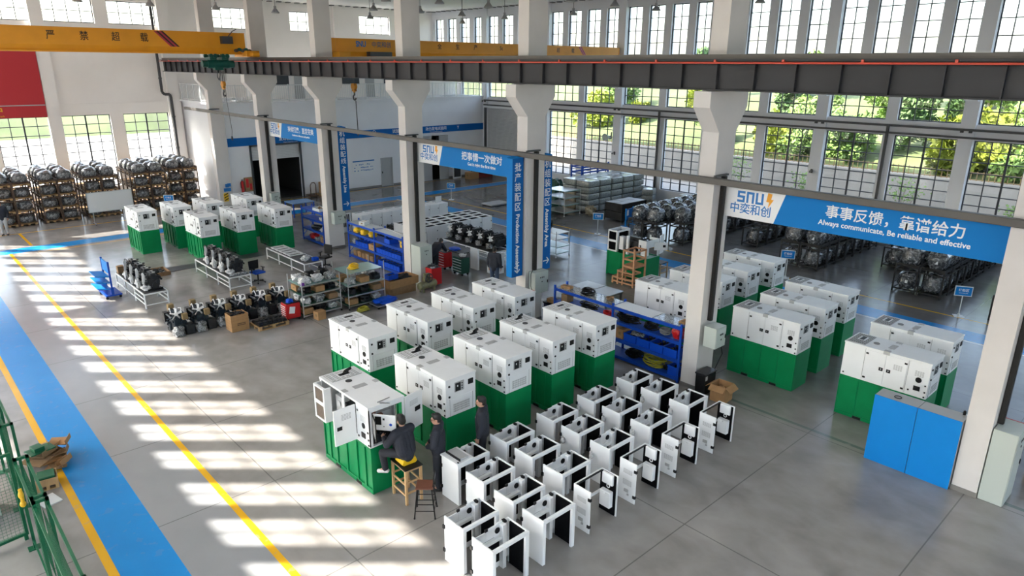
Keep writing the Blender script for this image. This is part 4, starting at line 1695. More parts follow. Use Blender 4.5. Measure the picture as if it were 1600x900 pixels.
# blue fascia on the mezzanine
t = thing('fascia_band', 'long blue lettered band across the mezzanine front', 'sign', (0, 43.05, 0))
mb = MB()
mb.box(16.3, -.03, 3.54, 36.7, -.001, 4.04)
mb.make('band', m_sblue2, t)
for s_, x, sz in (('试验中心', 29.3 - .6, .30), ('动力发电试验间', 33.0 - 1.0, .28), ('Y', 30.35, .30), ('Y', 34.1, .30), ('发动机检测间', 20.35, .26)):
    text('lettering', s_, sz, m_letter, t, (x, -.034, 3.82), FACE_NY, 'CENTER', 1.0, .004)
for s_, x in (('Test Center', 28.7), ('Power generation test room', 32.0), ('Engine inspection room', 20.35)):
    text('lettering', s_, .10, m_letter, t, (x, -.034, 3.61), FACE_NY, 'CENTER')
mb = MB()
for a in range(4):
    q = a * math.pi / 2
    p = Vector((26.6 + .22 * math.cos(q), -.036, 3.79 + .22 * math.sin(q)))
    p2 = Vector((26.6 + .22 * math.cos(q + math.pi / 2), -.036, 3.79 + .22 * math.sin(q + math.pi / 2)))
    mb.bar(p, p2, .03, .006, up=(0, 1, 0))
mb.make('emblem', m_letter, t)
# wall boards
t = thing('notice_board', 'white notice board with blue header beside the grey door', 'board', (24.73, 43.05, 0))
mb = MB()
mb.box(0, -.03, 1.10, 1.77, -.002, 2.0)
mb.make('board', m_letter, t)
mb = MB()
mb.box(.02, -.034, 1.90, 1.75, -.03, 1.98)
mb.make('header', m_lblue, t)
mb = MB()
rr = random.Random(4)
for i in range(12):
    for j in range(3):
        if rr.random() < .75:
            mb.box(.12 + i * .13, -.034, 1.25 + j * .2 + rr.uniform(0, .05), .21 + i * .13, -.03, 1.30 + j * .2 + rr.uniform(0, .05))
mb.make('printed_boxes', m_lblue, t)['kind'] = 'stuff'
t = thing('hose_cabinet', 'red and grey fire hose cabinet on the wall beside the shutter', 'cabinet', (16.85, 43.02, 0))
mb = MB()
mb.box(.2, -.16, .75, .68, 0, 1.62)
mb.make('cabinet', m_cardd, t)
mb = MB()
mb.box(.25, -.166, 1.0, .42, -.16, 1.55)
mb.box(.47, -.166, .85, .62, -.16, 1.25)
mb.make('door', m_red, t)
t = thing('fire_extinguisher', 'red fire extinguisher hanging left of the hose cabinet', 'extinguisher', (16.9, 42.95, .75))
mb = MB()
mb.tube((0, 0, 0), (0, 0, .62), .085, 14)
mb.ell((0, 0, .62), (.085, .085, .08), 12, 8)
mb.make('cylinder', m_red, t, smooth=40)
mb = MB()
mb.tube((0, 0, .68), (0, 0, .78), .03, 8)
mb.path([(0, -.03, .76), (-.12, -.05, .6), (-.12, -.06, .25)], .015, 6)
mb.make('valve_hose', m_blk, t)
t = thing('safety_notice', 'small blue safety notices stuck on the corner column', 'notice', (15.62, 42.60, 0))
for i, (dx, dz) in enumerate(((0, 0), (.22, .0), (.11, .25), (.24, .28))):
    b = MB()
    b.box(dx, -.02, .95 + dz, dx + .19, .06, 1.15 + dz)
    b.make('notice', m_lblue, t)
t = thing('hazard_marking', 'yellow and black hazard plate low on the corner column', 'sign', (15.58, 42.62, 0))
mb = MB()
mb.box(0, -.01, .35, .26, .05, .85)
mb.make('plate', m_yplas, t)
mb = MB()
for i in range(3):
    mb.prism([(.0, .38 + i * .16), (.26, .50 + i * .16), (.26, .56 + i * .16), (.0, .44 + i * .16)], 1, -.014, -.01)
mb.make('stripes', m_blk, t)
# red banner on the back wall
t = thing('wall_banner', 'large red cloth banner on the back wall at far left', 'banner', (0, YB - .32, 0))
mb = MB()
mb.box(1.4, -.03, 6.02, 8.37, 0, 9.3)
mb.box(1.4, -.03, 5.31, 8.37, 0, 5.96)
mb.make('cloth', m_banner, t)
mb = MB()
mb.box(1.4, -.03, 5.96, 8.37, 0, 6.02)
mb.make('strip', m_grey, t)
text('lettering', '中', .40, m_lyel, t, (6.27, -.034, 5.72), FACE_NY, 'RIGHT', 1.0, .012)
text('lettering', 'work', .15, m_lyel, t, (6.30, -.034, 5.42), FACE_NY, 'RIGHT')
# loudspeaker and cameras on the right-hand piers
t = thing('loudspeaker_horn', 'grey horn loudspeaker on the window pier above the bales', 'loudspeaker', (XR - .6, 29.9, 3.95))
mb = MB()
mb.tube((-.25, 0, 0), (.1, 0, 0), .22, 18, r2=.09)
mb.tube((.1, 0, 0), (.3, 0, 0), .09, 14)
mb.torus((-.25, 0, 0), .22, .02, 18, 6, 0)
mb.make('horn', m_cab, t, smooth=50)
mb = MB()
mb.box(.2, -.03, -.15, .44, .03, -.09)
mb.box(.38, -.03, -.15, .44, .03, .3)
mb.make('bracket', m_dgrey, t)
for y, z, lb in ((29.55, 2.9, 'below the horn loudspeaker'), (16.23, 3.2, 'on the pier right of the big column')):
    t = thing('security_camera', 'small grey security camera ' + lb, 'camera', (XR - .42, y, z))
    mb = MB()
    mb.tube((-.12, -.06, 0), (.14, .03, .02), .06, 10)
    mb.make('body', m_mid, t, smooth=40)
    mb = MB()
    mb.box(.12, .0, -.02, .26, .04, .02)
    mb.box(.22, -.03, -.1, .26, .08, .1)
    mb.make('bracket', m_dgrey, t)

# ================================================================ ELECTRIC BOXES ON THE COLUMNS
def ebox(nm, label, x0, y0, z0, x1, y1, z1, door=True, plinth=False):
    t = thing(nm, label, 'electric cabinet', (x0, y0, 0))
    w, d = x1 - x0, y1 - y0
    mb = MB()
    mb.box(0, .012, z0, w, d, z1)
    mb.make('case', m_cab, t, bevel=.008)
    mb = MB()
    mb.box(.015, 0, z0 + .015, w - .015, .011, z1 - .03)
    dr = mb.make('door', m_cab, t, bevel=.004)
    mb = MB()
    for i in range(3):
        mb.box(w * (.36 + .12 * i), -.012, z1 - .22, w * (.36 + .12 * i) + .03, .0, z1 - .17)
    mb.box(w * .47, -.012, z1 - .36, w * .47 + .035, 0, z1 - .32)
    mb.make('meter', m_dgrey, dr)['kind'] = 'stuff'
    mb = MB()
    mb.box(w * .88, -.02, (z0 + z1) / 2 - .05, w * .93, 0, (z0 + z1) / 2 + .05)
    mb.make('handle', m_blk, dr)
    return t


ebox('electric_cabinet', 'tall pale green electric cabinet standing against the rightmost column', 15.38, 2.03, 0, 16.10, 2.47, 1.60)
mb = MB()
mb.box(.70, -.004, 1.55, .725, .44, 1.605)
o = mb.make('edge_tape', m_red, bpy.data.objects['electric_cabinet'])
ebox('electric_box', 'pale wall box with cable on the big column near the bin', 15.36, 8.70, 1.33, 15.84, 9.08, 1.90)
mb = MB()
mb.path([(15.75, 8.76, 1.325), (15.78, 8.72, 1.1), (15.80, 8.9, .6), (15.78, 9.1, .02)], .014, 5)
tag(mb.make('power_cable', m_blk), 'black cable dropping from the box on the big column', 'cable')
ebox('electric_box', 'pale box with red and blue sockets on the column under the hanging sign', 15.50, 15.56, 1.12, 16.12, 15.88, 1.86)
mb = MB()
mb.box(-.07, -.05, .02, .02, .06, .12)
mb.box(-.07, -.05, -.10, .02, .06, .02, 1)
mb.path([(-.05, 0, .1), (-.12, 0, .3), (-.10, .02, .7), (-.02, .02, .82)], .012, 5, 2)
tag(mb.make('socket_outlet', [m_red, m_bbin, m_blk], loc=(15.46, 15.62, 1.15)), 'red and blue industrial sockets beside the box under the sign', 'socket')
ebox('electric_cabinet', 'tall pale green cabinet standing before the middle column near the red trolley', 15.28, 21.78, 0, 15.86, 22.42, 1.58)
ebox('electric_box', 'pale grey wall box on the far column by the office chair', 15.50, 28.92, 1.24, 16.10, 29.24, 1.80)
ebox('electric_box', 'small pale box on the farthest column behind the far generator sets', 15.50, 35.62, 1.24, 16.0, 35.9, 1.80)
# ================================================================ ENGINES
def rnd_clutter(mb, rr, n, lo, hi, s0, s1, m=0):
    for _ in range(n):
        c = [rr.uniform(lo[i], hi[i]) for i in range(3)]
        s = [rr.uniform(s0, s1) for _ in range(3)]
        if rr.random() < .5:
            mb.box(c[0] - s[0], c[1] - s[1], c[2] - s[2], c[0] + s[0], c[1] + s[1], c[2] + s[2], m)
        else:
            ax = rr.randrange(3)
            d = [0, 0, 0]
            d[ax] = s[0] * 1.3
            mb.tube([c[i] - d[i] for i in range(3)], [c[i] + d[i] for i in range(3)], s[1], 9, m)


def engine_core(seed, w=.5, l=.75, h=.62):
    """diesel engine: sump, block, head, manifolds, pulleys, hoses; length along Y, fan end at -Y"""
    rr = random.Random(seed)
    mb = MB()
    mb.box(-w * .22, -l * .40, .06, w * .22, l * .36, h * .30)
    mb.box(-w * .28, -l * .42, h * .28, w * .28, l * .40, h * .72)
    mb.box(-w * .20, -l * .38, h * .72, w * .20, l * .36, h * .88)
    mb.box(-w * .14, -l * .34, h * .88, w * .14, l * .30, h)
    mb.tube((0, l * .38, h * .45), (0, l * .50, h * .45), h * .36, 18)
    mb.tube((0, -l * .50, h * .32), (0, -l * .42, h * .32), h * .17, 14)
    mb.tube((w * .18, -l * .48, h * .55), (w * .18, -l * .42, h * .55), h * .11, 12)
    for i in range(4):
        y = -l * .28 + i * l * .18
        mb.path([(w * .2, y, h * .8), (w * .38, y, h * .78), (w * .42, y + .03, h * .60)], .022, 7)
        mb.path([(-w * .2, y, h * .82), (-w * .34, y, h * .80)], .018, 7)
    mb.tube((w * .42, -l * .34, h * .60), (w * .42, l * .34, h * .60), .036, 10)
    mb.tube((-w * .36, -l * .34, h * .80), (-w * .36, l * .30, h * .80), .034, 10)
    mb.tube((-w * .38, l * .05, h * .40), (-w * .38, l * .30, h * .40), .065, 12)
    mb.tube((-w * .42, -l * .20, h * .20), (-w * .42, -l * .20, h * .52), .05, 12)
    for i in range(6):
        a = (rr.uniform(-w * .3, w * .3), rr.uniform(-l * .4, l * .3), h * rr.uniform(.8, 1.0))
        b = (rr.uniform(-w * .45, w * .45), a[1] + rr.uniform(-.15, .15), h * rr.uniform(.5, .9))
        mid = ((a[0] + b[0]) / 2, (a[1] + b[1]) / 2, max(a[2], b[2]) + .06)
        mb.path([a, mid, b], .014, 5)
    rnd_clutter(mb, rr, 26, (-w * .42, -l * .4, h * .3), (w * .42, l * .38, h * .95), .014, .045)
    return mb


def fan_part(t, y, z, R, n=5, x=0.0, m=None):
    mb = MB()
    mb.tube((x, y - .03, z), (x, y + .03, z), R * .30, 12)
    for k in range(n):
        a = 2 * math.pi * k / n + .3
        c, s = math.cos(a), math.sin(a)
        p = []
        for rad, wd, tw in ((R * .25, R * .12, .02), (R, R * .15, .035)):
            for q in (-1, 1):
                p.append((x + rad * c - q * wd * s, y + q * tw, z + rad * s + q * wd * c))
        o = [(v[0], v[1] + .012, v[2]) for v in p]
        mb.add(p + o, [(0, 1, 3, 2), (4, 6, 7, 5), (0, 4, 5, 1), (2, 3, 7, 6), (0, 2, 6, 4), (1, 5, 7, 3)])
    return mb.make('fan', m or m_fan, t)


def lump(r, seed, amp=.25, nu=18, nv=12, pw=.75, c=(0, 0, 0), mb=None, flat=True, fr=2.2):
    """soft irregular lump (film bundle, bag, sack): radii r, flat underside"""
    mb = mb or MB()
    k = len(mb.v)
    mb.ell(c, r, nu, nv, 0, pw)
    for i in range(k, len(mb.v)):
        v = Vector(mb.v[i]) - Vector(c)
        q = Vector((v.x / r[0], v.y / r[1], v.z / r[2]))
        f = 1 + amp * noise.noise(q * fr + Vector((seed * 3.1, seed * 1.7, seed))) + amp * .5 * noise.noise(q * fr * 2.7 + Vector((seed, 0, seed * 2)))
        v = v * f
        if flat and v.z < -r[2] * .8:
            v.z = -r[2] * .8
        mb.v[i] = tuple(v + Vector(c))
    return mb


# --- row of engines on the floor, fans towards the viewer
def make_row_engine(seed):
    t = thing('diesel_engine', 'x', 'engine')
    engine_core(seed, .62, .84, .72).make('engine_block', m_engb, t, smooth=35)
    fan_part(t, -.36, .70, .19, 5, -.10)
    mb = MB()
    mb.box(.03, -.56, .52, .20, -.42, .72)
    mb.make('carton_cover', m_boxb, t, bevel=.01)
    mb = MB()
    mb.box(-.12, .30, .62, .06, .48, .84)
    mb.make('carton_cover', m_boxb, t, bevel=.01)
    mb = MB()
    mb.box(.10, -.58, .0, .36, -.30, .34)
    mb.make('radiator_box', m_eng, t, bevel=.01)
    mb = MB()
    mb.box(-.22, -.28, .0, -.14, .34, .10)
    mb.box(.14, -.28, .0, .22, .34, .10)
    mb.box(-.3, .22, .30, -.16, .44, .62)
    mb.make('mounting_feet', m_blk, t)
    lump((.17, .16, .17), seed, .45, c=(-.12, -.50, .14)).make('film_bundle', m_clear, t, smooth=60)
    mb = MB()
    for i in range(3):
        mb.path([(-.25 + i * .16, -.35, .78), (-.2 + i * .17, -.1, .86 - .03 * i), (-.15 + i * .15, .2, .72)], .014, 5)
    mb.make('cable_tie_strip', m_fan, t)
    return t


e_row = Stamp(make_row_engine(2))
for i in range(6):
    e_row.put((6.42 + i * .70, 23.05, 0), 0, 'black engine with white fan and carton covers on the floor, %s from the left' % ORD[i], 'engines lined up on the floor')
# --- engines on the two tube benches
def make_bench_engine(seed):
    t = thing('diesel_engine', 'x', 'engine')
    engine_core(seed, .60, .74, .62).make('engine_block', m_eng, t, smooth=35)
    mb = MB()
    mb.tube((-.30, -.06, .36), (-.20, -.06, .36), .085, 14)
    mb.make('alternator', m_silver, t, smooth=40)
    for y in (-.12, .12):
        mb = MB()
        mb.tube((.05, y, .58), (.05, y, .64), .05, 12)
        mb.make('intake_cap', m_silver, t, smooth=40)
    mb = MB()
    mb.prism([(-.36, .26), (-.29, .26), (-.25, .56), (-.29, .68), (-.35, .66)], 1, -.15, -.12)
    mb.make('white_guard', m_fan, t, bevel=.01)
    lump((.18, .14, .10), seed, .5, c=(-.24, -.14, .10)).make('film_bundle', m_filmw, t, smooth=60)
    mb = MB()
    mb.box(-.26, -.3, 0, .26, -.22, .07)
    mb.box(-.26, .22, 0, .26, .3, .07)
    mb.make('mounting_feet', m_blk, t)
    return t


def tube_bench(label, x0, y0, x1, y1, h, ny, low=True):
    t = thing('tube_bench', label, 'bench', (x0, y0, 0))
    w, l = x1 - x0, y1 - y0
    r = .028
    for i in range(ny + 1):
        y = l * i / ny
        for x in (0, w):
            mb = MB()
            mb.tube((x, y, 0), (x, y, h), r, 8)
            mb.make('leg', m_pvc, t, smooth=40)
    mb = MB()
    for x in (0, w):
        mb.tube((x, 0, h), (x, l, h), r, 8)
        mb.tube((x, 0, .16), (x, l, .16), r * .8, 8)
        if low:
            mb.tube((x, 0, .33), (x, l / ny, .33), r * .7, 8)
    for i in range(ny + 1):
        y = l * i / ny
        mb.tube((0, y, h), (w, y, h), r, 8)
    mb.tube((0, 0, .12), (w, 0, .12), r * .8, 8)
    mb.make('frame', m_pvc, t, smooth=40)
    mb = MB()
    mb.box(.03, .03, h - .02, w - .03, l - .03, h + .03)
    mb.make('deck', m_dgrey, t)
    return t


tube_bench('white tube bench at far left carrying a row of black engines', 6.30, 26.02, 7.08, 29.65, .52, 3)
tube_bench('white tube bench in the middle carrying a row of black engines', 9.33, 26.05, 10.17, 29.66, .52, 3)
e_b = Stamp(make_bench_engine(11))
for i in range(4):
    e_b.put((6.76, 26.55 + i * .76, .552), 0, 'black engine on the far left white bench, %s from the near end' % ORD[i], 'engines on the left bench')
for i in range(4):
    e_b.put((9.83, 26.62 + i * .78, .552), 0, 'black engine on the middle white bench, %s from the near end' % ORD[i], 'engines on the middle bench')
for x, y, s, lb in ((6.38, 28.45, .16, 'far left bench at its far end'), (6.38, 27.69, .17, 'far left bench, middle'), (6.38, 26.93, .18, 'far left bench, second from near end'), (9.44, 28.57, .16, 'middle bench at its far end'), (9.44, 27.79, .18, 'middle bench, middle'), (9.44, 27.01, .2, 'middle bench, second from near end')):
    o = lump((s * .40, s * .8, s * 1.1), x + y, .4, c=(0, 0, s * .88)).make('plastic_wrap', m_filmw, smooth=60, loc=(x, y, .552))
    tag(o, 'crumpled white plastic on the ' + lb, 'plastic', 'plastic wraps on the benches')
o = lump((.34, .08, .06), 4, .4, c=(0, 0, .048)).make('plastic_wrap', m_clear, smooth=60, loc=(9.75, 26.16, .552))
tag(o, 'long clear plastic sheet over the near end of the middle bench', 'plastic')
t = thing('carton_box', 'small grey carton standing on the far end of the left bench', 'box', (6.45, 29.48, .552))
mb = MB()
mb.box(-.12, -.12, 0, .12, .12, .28)
mb.make('carton', m_cardd, t, bevel=.008)
# third bench: empty frames, no engines
tube_bench('white tube bench with white frames laid on top beside the office chair', 12.42, 26.0, 13.22, 29.62, .50, 3, False)
t0 = thing('white_tray', 'x', 'tray')
mb = MB()
for a in ((0, 0, .62, .05), (0, .25, .62, .30), (0, .05, .05, .25), (.57, .05, .62, .25)):
    mb.box(a[0], a[1], 0, a[2], a[3], .05)
mb.make('frame', m_pvc, t0, bevel=.006)
mb = MB()
mb.box(.05, .05, .0, .57, .25, .012)
mb.make('insert', m_foam, t0)
tr = Stamp(t0)
for i in range(5):
    tr.put((12.5, 27.45 + i * .40, .532), 0, 'white tray with black insert on the right bench, %s from the chair end' % ORD[i], 'white trays on the right bench')
o = lump((.16, .14, .12), 9, .5, c=(0, 0, .096)).make('plastic_wrap', m_filmw, smooth=60, loc=(12.72, 26.48, .532))
tag(o, 'crumpled white bag on the near end of the right bench', 'bag')
mb = MB()
mb.box(-.12, -.09, 0, .12, .09, .012)
mb.box(-.12, -.09, .012, .12, -.08, .13)
mb.box(-.12, .08, .012, .12, .09, .13)
mb.box(-.12, -.08, .012, -.11, .08, .13)
mb.box(.11, -.08, .012, .12, .08, .13)
tag(mb.make('parts_bin', m_bbin, loc=(13.03, 26.22, .532)), 'small blue bin on the near corner of the right bench', 'bin')
# mat, carton of parts on the floor
mb = MB()
mb.box(8.4, 30.3, 0.001, 12.6, 31.05, .012)
tag(mb.make('floor_mat', m_dgrey), 'dark grey mat on the floor in front of the far generator sets', 'mat')
t = thing('parts_tray', 'flat open carton of black parts lying on the mat end', 'box', (7.75, 29.9, 0))
mb = MB()
mb.box(-.02, -.02, 0, .62, .92, .03)
for a in ((-.02, -.02, .62, .0), (-.02, .90, .62, .92), (-.02, 0, 0, .90), (.60, 0, .62, .90)):
    mb.box(a[0], a[1], .03, a[2], a[3], .16)
mb.make('carton', m_cardd, t)
mb = MB()
rnd_clutter(mb, random.Random(3), 40, (.08, .08, .07), (.5, .8, .12), .02, .05)
mb.make('parts', m_eng, t)['kind'] = 'stuff'


# --- blue four-tier trolley
t = thing('panel_trolley', 'blue wheeled trolley with perforated back panel and sloping shelves', 'trolley', (5.50, 28.0, 0))
mb = MB()
mb.box(0, 0, .11, .55, 1.05, .16)
mb.box(.20, .02, .16, .30, .10, .42)
mb.box(.20, .95, .16, .30, 1.03, .42)
mb.make('base', m_blue, t)
for y in (.05, 1.0):
    mb = MB()
    mb.box(.22, y - .025, .16, .28, y + .025, 1.42)
    mb.make('post', m_blue, t)
mb = MB()
mb.box(.235, .08, .95, .265, .97, 1.38)
mb.make('back_panel', m_panelblue, t)
for z in (.38, .62, .86):
    mb = MB()
    mb.add([(-.22, .04, z + .06), (.24, .04, z - .03), (.24, 1.01, z - .03), (-.22, 1.01, z + .06), (-.22, .04, z + .09), (.24, .04, z), (.24, 1.01, z), (-.22, 1.01, z + .09)], [(0, 3, 2, 1), (4, 5, 6, 7), (0, 1, 5, 4), (1, 2, 6, 5), (2, 3, 7, 6), (3, 0, 4, 7)])
    mb.make('shelf', m_panelblue, t)
for x in (.05, .5):
    for y in (.07, .98):
        mb = MB()
        mb.tube((x, y - .02, .05), (x, y + .02, .05), .05, 12)
        mb.box(x - .02, y - .03, .06, x + .02, y + .03, .11)
        mb.make('castor', m_blk, t)

# --- wooden crate, pallet of black parts, red tool chest beside the engine row
def open_box(t, w, d, h, m, th=.015, name='carton', flaps=0.0):
    mb = MB()
    mb.box(0, 0, 0, w, d, th)
    for a in ((0, 0, w, th), (0, d - th, w, d), (0, th, th, d - th), (w - th, th, w, d - th)):
        mb.box(a[0], a[1], th, a[2], a[3], h)
    o = mb.make(name, m, t)
    if flaps:
        for (p0, p1, n) in (((0, 0), (w, 0), (0, -1)), ((w, 0), (w, d), (1, 0)), ((0, d), (w, d), (0, 1)), ((0, 0), (0, d), (-1, 0))):
            f = MB()
            a, b = Vector((*p0, h)), Vector((*p1, h))
            q = Vector((n[0] * flaps * .75, n[1] * flaps * .75, -flaps * .55))
            nrm = (b - a).cross(q).normalized() * .006
            vs = [a, b, b + q, a + q]
            f.add([v - nrm for v in vs] + [v + nrm for v in vs], [(0, 3, 2, 1), (4, 5, 6, 7), (0, 1, 5, 4), (1, 2, 6, 5), (2, 3, 7, 6), (3, 0, 4, 7)])
            f.make('flap', m, t)
    return o


t = thing('plywood_crate', 'open brown crate of cables with printed side in front of the engines', 'crate', (7.66, 21.68, 0))
open_box(t, .58, .50, .56, m_card, .02, 'crate')
mb = MB()
for i in range(5):
    mb.box(-.004, .0, .08 + i * .1, .0, .50, .083 + i * .1)
    mb.box(.0, -.004, .08 + i * .1, .58, .0, .083 + i * .1)
mb.make('joints', m_boxb, t)['kind'] = 'stuff'
mb = MB()
for i in range(2):
    for j in range(6):
        mb.box(.20 + j * .045, -.006, .20 + i * .05, .235 + j * .045, -.001, .225 + i * .05)
mb.make('print', m_ldark, t)['kind'] = 'stuff'
mb = MB()
rr = random.Random(8)
for i in range(14):
    p = [(rr.uniform(.06, .52), rr.uniform(.06, .44), .46 + rr.uniform(0, .16)) for _ in range(4)]
    mb.path(p, .013, 5)
mb.make('cables', m_eng, t)['kind'] = 'stuff'


def pallet(t, w, d, h, m, name='pallet'):
    mb = MB()
    for i in range(3):
        y = (d - .09) * i / 2
        mb.box(0, y, 0, w, y + .09, .025)
        for x in (0, w / 2 - .05, w - .1):
            mb.box(x, y, .025, x + .1, y + .09, h - .022)
    n = 6
    for i in range(n):
        x = (w - .11) * i / (n - 1)
        mb.box(x, 0, h - .022, x + .11, d, h)
    return mb.make(name, m, t)


t = thing('loaded_pallet', 'low wooden pallet loaded with black ribbed castings by the red tool chest', 'pallet', (8.36, 21.20, 0))
pallet(t, 1.05, .72, .13, m_pal)
for i in range(6):
    mb = MB()
    mb.box(.04 + i * .165, .06, .13, .18 + i * .165, .66, .20)
    mb.box(.06 + i * .165, .1, .20, .16 + i * .165, .26, .25)
    mb.box(.06 + i * .165, .38, .20, .16 + i * .165, .54, .25)
    mb.make('casting', m_eng, t)
def tool_chest(nm, label, x, y, w, d, h, m, rz=0, n=5):
    t = thing(nm, label, 'tool chest', (x, y, 0), rz)
    mb = MB()
    mb.box(0, .02, .10, w, d, h)
    mb.make('case', m, t, bevel=.008)
    for i in range(n):
        z0 = .13 + (h - .17) * i / n
        f = MB()
        f.box(.02, 0, z0, w - .02, .02, z0 + (h - .17) / n - .02)
        f.box(.04, -.018, z0 + (h - .17) / n - .05, w - .04, 0, z0 + (h - .17) / n - .03, 1)
        f.make('drawer', [m, m_letter], t)
    mb = MB()
    mb.box(.03, .05, h, w - .03, d - .03, h + .012)
    mb.make('top_mat', m_blk, t)
    for px in (.06, w - .06):
        for py in (.07, d - .06):
            mb = MB()
            mb.tube((px - .02, py, .05), (px + .02, py, .05), .05, 10)
            mb.box(px - .015, py - .02, .05, px + .015, py + .02, .10)
            mb.make('castor', m_blk, t)
    return t


t = tool_chest('tool_chest', 'red wheeled tool chest with a paper sheet at the end of the engine row', 9.34, 21.98, .40, .52, .62, m_red, math.radians(-90), 6)
t.location = (9.42, 21.80, 0)
mb = MB()
mb.box(.10, -.03, .30, .30, -.022, .54)
o = mb.make('paper_sheet', m_letter, t)
mb = MB()
mb.box(.04, .46, .24, .26, .53, .5)
o.location = (.30, .0, 0)
mb = MB()
mb.box(0, 0, 0, .2, .004, .24)
p = mb.make('paper_sheet', m_letter, t)
o.hide_render = True
bpy.data.objects.remove(o)
p.location = (.412, .10, .30)
p.rotation_euler = (0, math.radians(10), math.radians(90))
o = lump((.11, .12, .06), 3, .5, c=(0, 0, .048)).make('blue_cloth', m_bbin, smooth=60, loc=(9.66, 21.6, .635))
tag(o, 'crumpled blue bag on top of the red tool chest', 'bag')

# --- bay behind the middle columns: engines on a low bench, white cabinets
def make_far_engine(seed):
    t = thing('diesel_engine', 'x', 'engine')
    engine_core(seed, .56, .80, .66).make('engine_block', m_eng, t, smooth=35)
    fan_part(t, -.52, .56, .20, 6, .02)
    lump((.15, .12, .13), seed, .5, c=(-.04, -.52, .15)).make('film_bundle', m_clear, t, smooth=60)
    mb = MB()
    mb.box(-.26, -.3, 0, .26, -.22, .07)
    mb.box(-.26, .22, 0, .26, .3, .07)
    mb.make('mounting_feet', m_blk, t)
    return t


tube_bench('low white tube bench behind the red chest carrying fan fronted engines', 19.62, 22.5, 20.6, 26.1, .42, 4)
e_f = Stamp(make_far_engine(5))
for i in range(5):
    e_f.put((20.45, 22.98 + i * .74, .452), math.radians(-90), 'black engine with white fan on the low bench, %s from near end' % ORD[i], 'engines on the low bench')


def make_cab(w, d, h, top):
    """tall white canopy housing; open top shows black lining when top is False"""
    t = thing('canopy_housing', 'x', 'sheet metal housing')
    mb = MB()
    th = .03
    mb.box(0, 0, 0, w, th, h)
    mb.box(0, d - th, 0, w, d, h)
    mb.box(0, th, 0, th, d - th, h)
    mb.box(w - th, th, 0, w, d - th, h)
    mb.box(th, d * .5 - .03, h - .05, w - th, d * .5 + .03, h)
    if top:
        mb.box(th, th, h - .02, w - th, d * .72, h - .001)
    mb.make('shell', m_white, t, bevel=.005)
    f = MB()
    f.box(th, th, h * .94, w - th, d - th, h * .95)
    f.make('foam_lining', m_foam, t)
    for z in (.25, h - .25):
        b = MB()
        b.box(w * .88, -.012, z - .03, w * .94, 0, z + .03)
        b.make('latch', m_blk, t)
    return t


hz = Stamp(make_cab(.68, .98, .92, False))
for r, y in enumerate((26.82, 27.86)):
    for i in range(7):
        if r == 0 and i > 6:
            continue
        x = 18.55 + i * .70 + (.12 if r else 0)
        if i < 4:
            lb = 'open topped white housing in the far block, %s row, %s from the column end' % (('near', 'rear')[r], ORD[i])
        else:
            lb = 'open topped white housing in the far block, %s row, %s from the right end' % (('near', 'rear')[r], ORD[6 - i])
        hz.put((x, y, 0), 0, lb, 'open topped white housings in the far block')
hc = Stamp(make_cab(.60, .98, .92, True))
for i in range(9):
    x = 17.4 + i * .63
    hc.put((x + .9, 31.25, 0), 0, 'closed white housing with small vents in the rear row, %s from the left' % ORD[i], 'closed white housings in the rear row')
# stray white panels and frames near the standing far man
ebx = thing('lined_housing_side', 'white panel with black lining standing left of the far man', 'panel', (18.36, 21.95, 0))
mb = MB()
mb.box(0, 0, 0, .08, .5, .92)
mb.make('panel', m_white, ebx)
mb = MB()
mb.box(.08, .04, .03, .10, .48, .89)
mb.make('lining', m_foam, ebx)
ebx = thing('housing_corner', 'white housing corner standing right behind the far man', 'panel', (18.45, 20.95, 0))
mb = MB()
mb.box(0, 0, 0, .52, .05, .9)
mb.box(0, .05, 0, .05, .5, .9)
mb.make('panel', m_white, ebx)
mb = MB()
mb.box(.40, -.012, .25, .46, 0, .31)
mb.make('latch', m_blk, ebx)

for i in range(3):
    e_f.put((17.35 + i * .78, 29.35, .0), 0, 'black engine on the floor behind the long blue rack, %s from the column' % ORD[i], 'engines behind the long rack')
t = thing('slotted_panel', 'white panel with black slots standing left of the rear housings', 'panel', (17.1, 31.9, 0))
mb = MB()
mb.box(0, 0, 0, .95, .05, 1.0)
mb.box(.0, .05, 0, .05, .45, 1.0)
mb.make('panel', m_white, t, bevel=.005)
for i in range(4):
    mb = MB()
    mb.box(.50 + i * .10, -.012, .30, .55 + i * .10, 0, .95)
    mb.make('slot', m_foam, t)
t = thing('upright_sheet', 'small white sheet standing on the right end of the rear row', 'sheet', (23.3, 31.55, .925))
mb = MB()
mb.box(0, 0, 0, .42, .02, .36)
mb.make('sheet', m_pvc, t)
# ================================================================ FILM WRAPPED ENGINES IN CAGES
def wrapped(seed, m, r=(.40, .40, .42)):
    mb = lump(r, seed, .15, 30, 20, .74, c=(0, 0, r[2] * .8), fr=1.5)
    for i in range(len(mb.v)):       # film creases
        v = Vector(mb.v[i])
        n_ = noise.noise(v * 9 + Vector((seed, seed, 0)))
        s = 1 + .035 * n_
        mb.v[i] = (v.x * s, v.y * s, max(0.0, v.z * (1 + .04 * n_)))
    return mb


def make_wrapped(seed, m):
    t = thing('wrapped_engine', 'x', 'wrapped engine')
    wrapped(seed, m).make('film_cover', m, t, smooth=75)
    mb = MB()
    mb.box(-.415, -.08, .26, -.40, .03, .38)
    mb.make('tag_label', m_letter, t)
    return t


